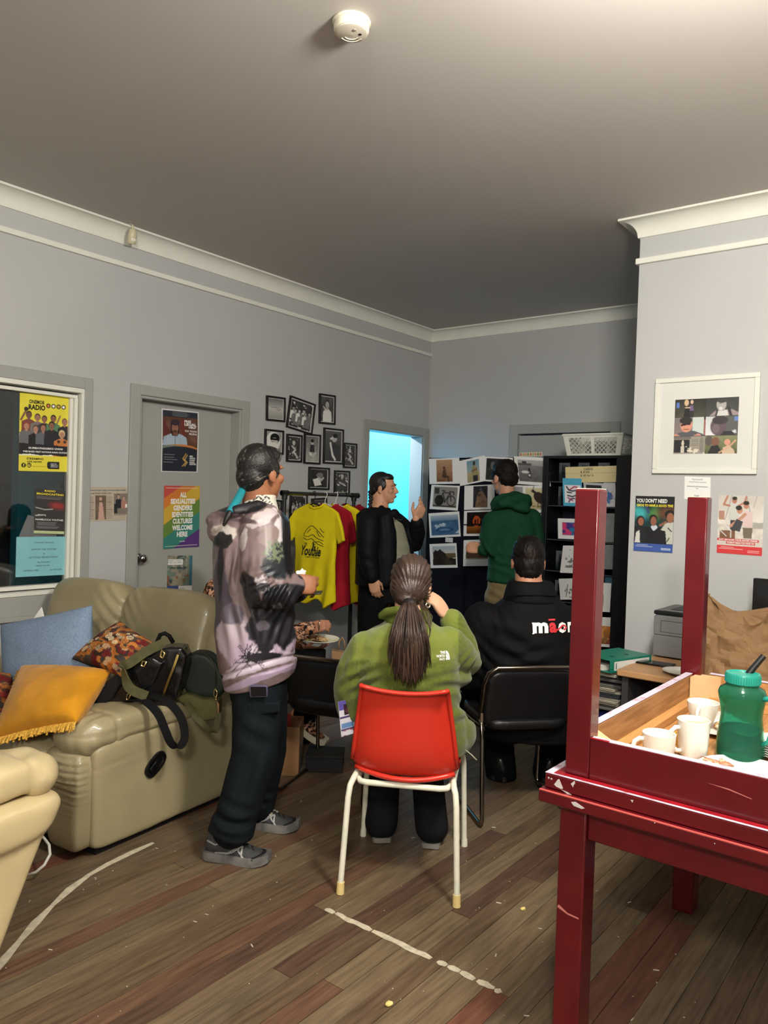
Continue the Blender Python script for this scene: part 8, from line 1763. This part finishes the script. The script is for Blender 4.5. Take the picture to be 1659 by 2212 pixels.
    cloth('trousers', j, mat('black_trousers', (12, 12, 14)), t, .011, 4, [], .006, 8, 9, flat_below=.05)
    for h, dx in zip(hips, (-.02, .03)):
        f = rotz(-10); heel = V((h.x + dx, h.y, 0)) - f * .06; s = MB(); s, Ms = shoe_shapes(s, heel, f, .25, .043, .09); so = obj('shoe', fuse(s, .008, 3), mat('black_shoe', (20, 20, 22)), t, smooth=180, recalc=False); obj('sole', sole_shape(Ms, .25, .043, .022), mat('light_sole', (120, 116, 110)), so, smooth=40)
woman_black()

# ---- E: the man in the dark green hoodie at the display board
def man_green():
    t = thing('person', 'person in a dark green hoodie and khaki trousers facing the display board', 'person', (-2.80, 5.02, 0))
    D = 5.70; b = MB(); hc = at(1089, 1032, D); M = head_matrix(hc, rotz(118), -4, 0, 1.02); head_shapes(b, M, at(1098, 1088, D), .058)
    rings(b, [(at(1100, 1092, D), .07, .07), (at(1106, 1120, D), .15, .09), (at(1104, 1210, D), .13, .10), (at(1096, 1280, D), .13, .11)], RH, FH)
    ls, le, lw = at(1066, 1128, D - .02), at(1060, 1196, D - .06), at(1036, 1184, D - .02); rs, re_, rw = at(1146, 1122, D), at(1156, 1195, D + .06), at(1130, 1215, D + .25)
    limb(b, [at(1106, 1124, D), ls, le, lw], [.06, .05, .042, .029]); limb(b, [at(1106, 1124, D), rs, re_, rw], [.06, .05, .042, .029])
    hand_shapes(b, at(1038, 1184, D - .02), RH * -.95 + FH * .25, RH * -.1 - FH * .9 + ZU * .3, ZU, (70, 85, 50), 1, 1.08, .6); hand_shapes(b, rw, FH, RH, ZU)
    hips = (at(1078, 1290, D), at(1122, 1290, D))
    for h in hips: limb(b, [at(1098, 1275, D), h, V((h.x, h.y, .48)), V((h.x, h.y, .09))], [.09, .08, .055, .04])
    obj('body', fuse(b, .006, 3), skin('e', (182, 134, 106)), t, smooth=180, recalc=False)
    h = MB(M); h.ell((0, -.020, .044), .084, .098, .092); h.ell((0, -.056, -.010), .078, .060, .066); h.ell((0, .040, .085), .062, .052, .032)
    for s in (-1, 1): h.ell((s * .070, .015, .02), .014, .04, .04)
    me = fuse(h, .005, 2); co = get_co(me); co += get_no(me) * ((vnoise(co, 60, 3, 3) - .5) * .014)[:, None]; set_co(me, co); obj('hair', me, mat('hair_darkbrown', (26, 20, 18), .5, bump=.4, bscale=180, var=.3, vscale=90), t, smooth=180, recalc=False)
    m_g = mat('green_sweat', (22, 62, 40), .85, var=.06, vscale=14, bump=.08, bscale=300)
    j = MB(); rings(j, [(at(1104, 1094, D), .11, .10), (at(1106, 1108, D), .165, .12), (at(1106, 1130, D), .182, .135), (at(1106, 1190, D), .172, .14), (at(1102, 1235, D), .165, .14), (at(1100, 1256, D), .165, .135)], RH, FH)
    limb(j, [ls, at(1056, 1165, D - .05), le, at(1044, 1188, D - .03)], [.085, .078, .068, .050], 18); limb(j, [rs, at(1154, 1165, D + .02), re_, rw], [.085, .078, .066, .048], 18)
    cloth('hoodie', j, m_g, t, .009, 4, [(at(1056, 1192, D - .08), .09, (RH + ZU * .8), .05, .008), (at(1095, 1225, D - .14), .12, (ZU + RH * .3), .075, .006)], .006, 8, 7)
    hd = MB(); hd.tube([at(1068, 1096, D - .05), at(1085, 1088, D - .13), at(1112, 1080, D - .14), at(1138, 1078, D - .09), at(1142, 1088, D - .02)], [.030, .042, .046, .040, .03], 14, round_ends=True); hd.ell(at(1120, 1092, D - .10), .10, .07, .055, Matrix.Rotation(R(20), 3, 'Y')); hd.tube([at(1064, 1090, D - .02), at(1070, 1078, D - .06), at(1090, 1072, D - .10), at(1115, 1068, D - .10), at(1134, 1072, D - .04)], [.02, .022, .024, .024, .02], 12, round_ends=True)
    cloth('hood', hd, m_g, t, .008, 5, [(at(1110, 1085, D - .15), .12, (ZU + RH * .3), .06, .005)], .005, 9, 8)
    c = MB(); c.tube([at(1047, 1188, D - .03), at(1041, 1186, D - .03)], [.046, .040], 16); obj('cuff', c, mat('green_rib', (18, 52, 34), .9), t, smooth=40); c = MB(); rings(c, [(at(1100, 1251, D), .158, .130), (at(1100, 1264, D), .150, .124)], RH, FH); cloth('hem', c, mat('green_rib', (18, 52, 34)), t, .008, 3, wob=.002)
    j = MB(); rings(j, [(at(1098, 1256, D), .15, .125), (at(1098, 1295, D), .16, .14)], RH, FH)
    for h in hips: limb(j, [h, V((h.x, h.y, .48)), V((h.x, h.y, .10))], [.11, .09, .085], 18)
    cloth('trousers', j, mat('khaki_trousers', (112, 98, 70), .8, var=.08, vscale=14), t, .010, 4, [(at(1075, 1290, D - .1), .1, (ZU + RH * .5), .07, .005)], .005, 8, 9, flat_below=.05)
    for h in hips:
        f = rotz(100); heel = V((h.x, h.y, 0)) - f * .06; s = MB(); s, Ms = shoe_shapes(s, heel, f, .28, .047, .095); so = obj('shoe', fuse(s, .008, 3), mat('black_shoe', (20, 20, 22)), t, smooth=180, recalc=False); obj('sole', sole_shape(Ms, .28, .047, .024), mat('light_sole', (120, 116, 110)), so, smooth=40)
man_green()

# ---- F: the person in the leopard print top, mostly hidden behind the hoodie man
def leopard(co, sc=26., seed=2):
    p = co * sc; n1 = vnoise(p, 1, seed, 2); n2 = vnoise(p * 1.9 + 7, 1, seed + 1, 2); ring = np.abs(n1 - .52) < .05 + .05 * n2; c = np.tile(np.array([196, 150, 122.]), (len(co), 1)); c[n1 > .58] = (156, 104, 76); c[ring] = (24, 18, 18); c[(n2 > .62) & (n1 < .45)] = (30, 22, 22); return c
def woman_leopard():
    t = thing('person', 'person in a leopard print top eating from a plate, half hidden behind the hoodie man', 'person', (-3.55, 3.0, 0))
    D = 4.55; b = MB(); hc = at(522, 1165, D); M = head_matrix(hc, rotz(14), -6, 0, .98); head_shapes(b, M, at(508, 1232, D), .055)
    dirf = rotz(8); lat = rotz(98)
    rings(b, [(at(506, 1236, D), .06, .06), (at(502, 1275, D), .09, .14), (at(500, 1360, D), .10, .13), (at(498, 1430, D), .12, .15)], dirf, lat)
    rs, re_, rw = at(492, 1285, D - .19), at(570, 1400, D - .24), at(672, 1356, D - .14); ls, le, lw = at(500, 1285, D + .19), at(560, 1390, D + .18), at(650, 1400, D + .10)
    limb(b, [at(502, 1280, D), rs, re_, rw], [.06, .045, .036, .025]); limb(b, [at(502, 1280, D), ls, le, lw], [.06, .045, .036, .025])
    hand_shapes(b, at(670, 1357, D - .14), RH * .9 + ZU * .22, RH * -.1 - FH * .75 + ZU * .6, ZU * .8 + FH * .5, (35, 60, 40), 2, .95, .6); hand_shapes(b, lw, RH, -FH * .3 - ZU, FH, (10, 20, 15))
    hips = (at(500, 1445, D - .09), at(500, 1440, D + .09)); kn = (at(690, 1425, D - .06), at(668, 1440, D + .12)); an = (at(655, 1545, D - .15), at(655, 1600, D + .16))
    for h, k, a in zip(hips, kn, an): limb(b, [at(498, 1435, D), h, k, a], [.09, .075, .05, .035])
    obj('body', fuse(b, .006, 3), skin('f', (170, 118, 92)), t, smooth=180, recalc=False); eyes(M, t)
    h = MB(M); h.ell((0, -.022, .038), .083, .094, .090); h.ell((0, -.060, -.03), .072, .052, .09); obj('hair', fuse(h, .006, 3), mat('hair_darkbrown', (26, 20, 18)), t, smooth=180, recalc=False)
    j = MB(); rings(j, [(at(506, 1240, D), .08, .085), (at(500, 1262, D), .12, .19), (at(496, 1300, D), .135, .215), (at(498, 1380, D), .14, .20), (at(498, 1440, D), .155, .20)], dirf, lat)
    limb(j, [rs, rs.lerp(re_, .5), re_, re_.lerp(rw, .5), re_.lerp(rw, .94)], [.085, .075, .068, .060, .050], 18); limb(j, [ls, le, lw], [.08, .066, .045], 18); j.ell(at(468, 1282, D - .17), .075, .08, .09)
    me = fuse(j, .0075, 4); lump(me, .006, 9, 4); co = get_co(me); set_col(me, lin(leopard(co, 62))); obj('top', me, print_mat('printed_cloth', .8), t, smooth=180, recalc=False)
    j = MB()
    for h, k, a in zip(hips, kn, an): limb(j, [h, h.lerp(k, .5), k, k.lerp(a, .5), a], [.10, .09, .075, .068, .062], 18)
    cloth('trousers', j, mat('black_trousers', (12, 12, 14)), t, .010, 4, [], .006, 8, 9)
    for i, a in enumerate(an):
        f = (RH * .85 - FH * .32 - ZU * (.42 if i == 0 else 0)).normalized(); 
        sh = MB(); x = V((f.y, -f.x, 0)).normalized(); z = x.cross(f); Mx = basis(x, f, z, a - f * .07 - z * .085); s0 = MB(); s0, _ = shoe_shapes(s0, V((0, 0, 0)), V((0, 1, 0)), .26, .045, .10)
        sh.M = Mx; merge(sh, s0); me = fuse(sh, .0065, 3); set_col(me, lin(np.clip(leopard(get_co(me), 60, 5) * .95, 0, 255))); so = obj('sneaker', me, print_mat('printed_cloth', .8), t, smooth=180, recalc=False)
        sm = sole_shape(Matrix.Identity(4), .26, .046, .034, .012); sl = MB(Mx); merge(sl, sm); obj('sole', sl, mat('cream_sole', (206, 196, 170), .6), so, smooth=40)
        for k in range(4):
            l = MB(Mx); l.tube([(-.024, .10 + .022 * k, .092 - .010 * k), (0, .10 + .022 * k, .103 - .012 * k), (.024, .105 + .022 * k, .092 - .010 * k)], .005, 6, flat=.5); obj('lace', l, mat('tan_lace', (176, 150, 110), .7), so, smooth=180)
    return t
woman_leopard()
D = 4.47; pc = at(694, 1386, D); b = MB(Matrix.Translation(pc) @ Matrix.Rotation(R(3), 4, RT))
b.lathe([(0, 0), (.06, 0), (.066, .003), (.085, .008), (.105, .017), (.105, .0195), (.10, .0195), (.082, .011), (.06, .006), (0, .005)], n=48)
tag(obj('plate', b, m_china, smooth=50), 'white plate of pasta on the lap of the person in leopard print', 'plate')
scraps('pasta', 'pasta heap on the plate of the person in leopard print', 'food', (pc.x - .01, pc.y - .01), pc.z + .008, [(170, 128, 80), (188, 150, 100), (140, 90, 54), (204, 176, 134)], 22, .055, 16, .016)
b = MB(); b.tube([at(687, 1385, D - .06), at(688, 1368, D - .08), at(691, 1342, D - .10)], [.0045, .004, .004], 8); b.ell(at(691, 1341, D - .10), .008, .006, .006)
tag(obj('fork', b, mat('fork_steel', (160, 140, 120), .25, .9), smooth=180), 'fork held upright over the plate of pasta', 'fork')
# stool she sits on, boxes and papers below, bag on the empty chair
ws = thing('stool', 'low tan wooden stool behind the empty black chair', 'stool', at(505, 1560, 4.55)); m_wd = mat('tan_wood', (150, 112, 74), .5, var=.1, vscale=8, stretch=(1, 1, .2))
c = at(505, 1500, 4.55); Ms = basis((rotz(8).x, rotz(8).y, 0), (rotz(98).x, rotz(98).y, 0), (0, 0, 1), (c.x, c.y, 0)); zt = at(500, 1486, 4.55).z
obj('seat', MB(Ms).box(-.20, .20, -.20, .20, zt - .03, zt), m_wd, ws, bevel=.01)
for x in (-.17, .17):
    for y in (-.17, .17): obj('leg', MB(Ms).box(x - .018, x + .018, y - .018, y + .018, .001, zt - .0305), m_wd, ws)
P0 = onZ(572, 1693, 0); bx = thing('box', 'tan wooden box on the floor behind the hoodie man', 'box', P0); Mb = basis((RH.x, RH.y, 0), (FH.x, FH.y, 0), (0, 0, 1), P0 + FH * .12 + RH * .02)
for (x0, x1, y0, y1) in ((0, .14, 0, .012), (0, .14, .21, .222), (0, .012, .0122, .2098), (.128, .14, .0122, .2098)): obj('side', MB(Mb).box(x0, x1, y0, y1, .001, .26), m_wd, bx, smooth=0)
P0 = onZ(660, 1668, 0); bx = thing('box', 'dark box on the floor under the leopard print sneaker', 'box', P0); Mb = basis((RH.x, RH.y, 0), (FH.x, FH.y, 0), (0, 0, 1), P0)
obj('body', MB(Mb).box(0, .20, 0, .16, .001, .075), mat('dark_box', (22, 22, 24), .6), bx, bevel=.003); obj('lid', MB(Mb).box(-.003, .203, -.003, .163, .0752, .092), mat('dark_box', (22, 22, 24)), bx, bevel=.003)
p = Pic(30, 60, (172, 60, 48)); p.rect(0, .62, 1, .88, (220, 214, 206)); p.rect(0, .88, 1, 1, (150, 60, 50)); p.noise(10, 5, 3)
tag(print_mesh('magazine', p, at(602, 1536, 4.15), at(628, 1542, 4.18), at(606, 1596, 4.15), None, .01), 'red and white magazine propped beside the empty chair seat', 'magazine')
cb_ = at(748, 1440, 3.98); tb = thing('carry_bag', 'tan paper carry bag with a looped handle on the empty black chair', 'paper bag', cb_)
mk = mat('kraft_paper', (158, 122, 84)); zs = .492
Mc = basis((RH.x, RH.y, 0), (FH.x, FH.y, 0), (0, 0, 1), (cb_.x, cb_.y, zs)); h_ = at(745, 1404, 3.98).z - zs
b = MB(Mc); b.add([(-.07, -.04, 0), (.05, -.04, 0), (.05, .04, 0), (-.07, .04, 0), (-.075, -.03, h_), (.045, -.03, h_ - .02), (.045, .03, h_ - .02), (-.075, .03, h_)], [(3, 2, 1, 0), (4, 5, 6, 7), (0, 1, 5, 4), (1, 2, 6, 5), (2, 3, 7, 6), (3, 0, 4, 7)]); obj('bag_body', b, mk, tb, smooth=0)
b = MB(); b.tube([at(731, 1404, 3.95), at(733, 1386, 3.95), at(740, 1377, 3.95), at(744, 1386, 3.95), at(745, 1404, 3.95)], .0045, 8); obj('handle', b, mk, tb, smooth=180)

# dull the sheen of cloth: fabric hardly mirrors the lamps
for _n, _m in MATS.items():
    if any(k in _n for k in ('trousers', 'softshell', 'bomber', 'fabric', 'rib', 'jersey', 'sweat', 'cloth', 'linen', 'velvet', 'fleece', 'collar', 'short_hair', 'hair_dark', 'black_leather_dull', 'display')):
        _m.node_tree.nodes['Principled BSDF'].inputs['Specular IOR Level'].default_value = .12
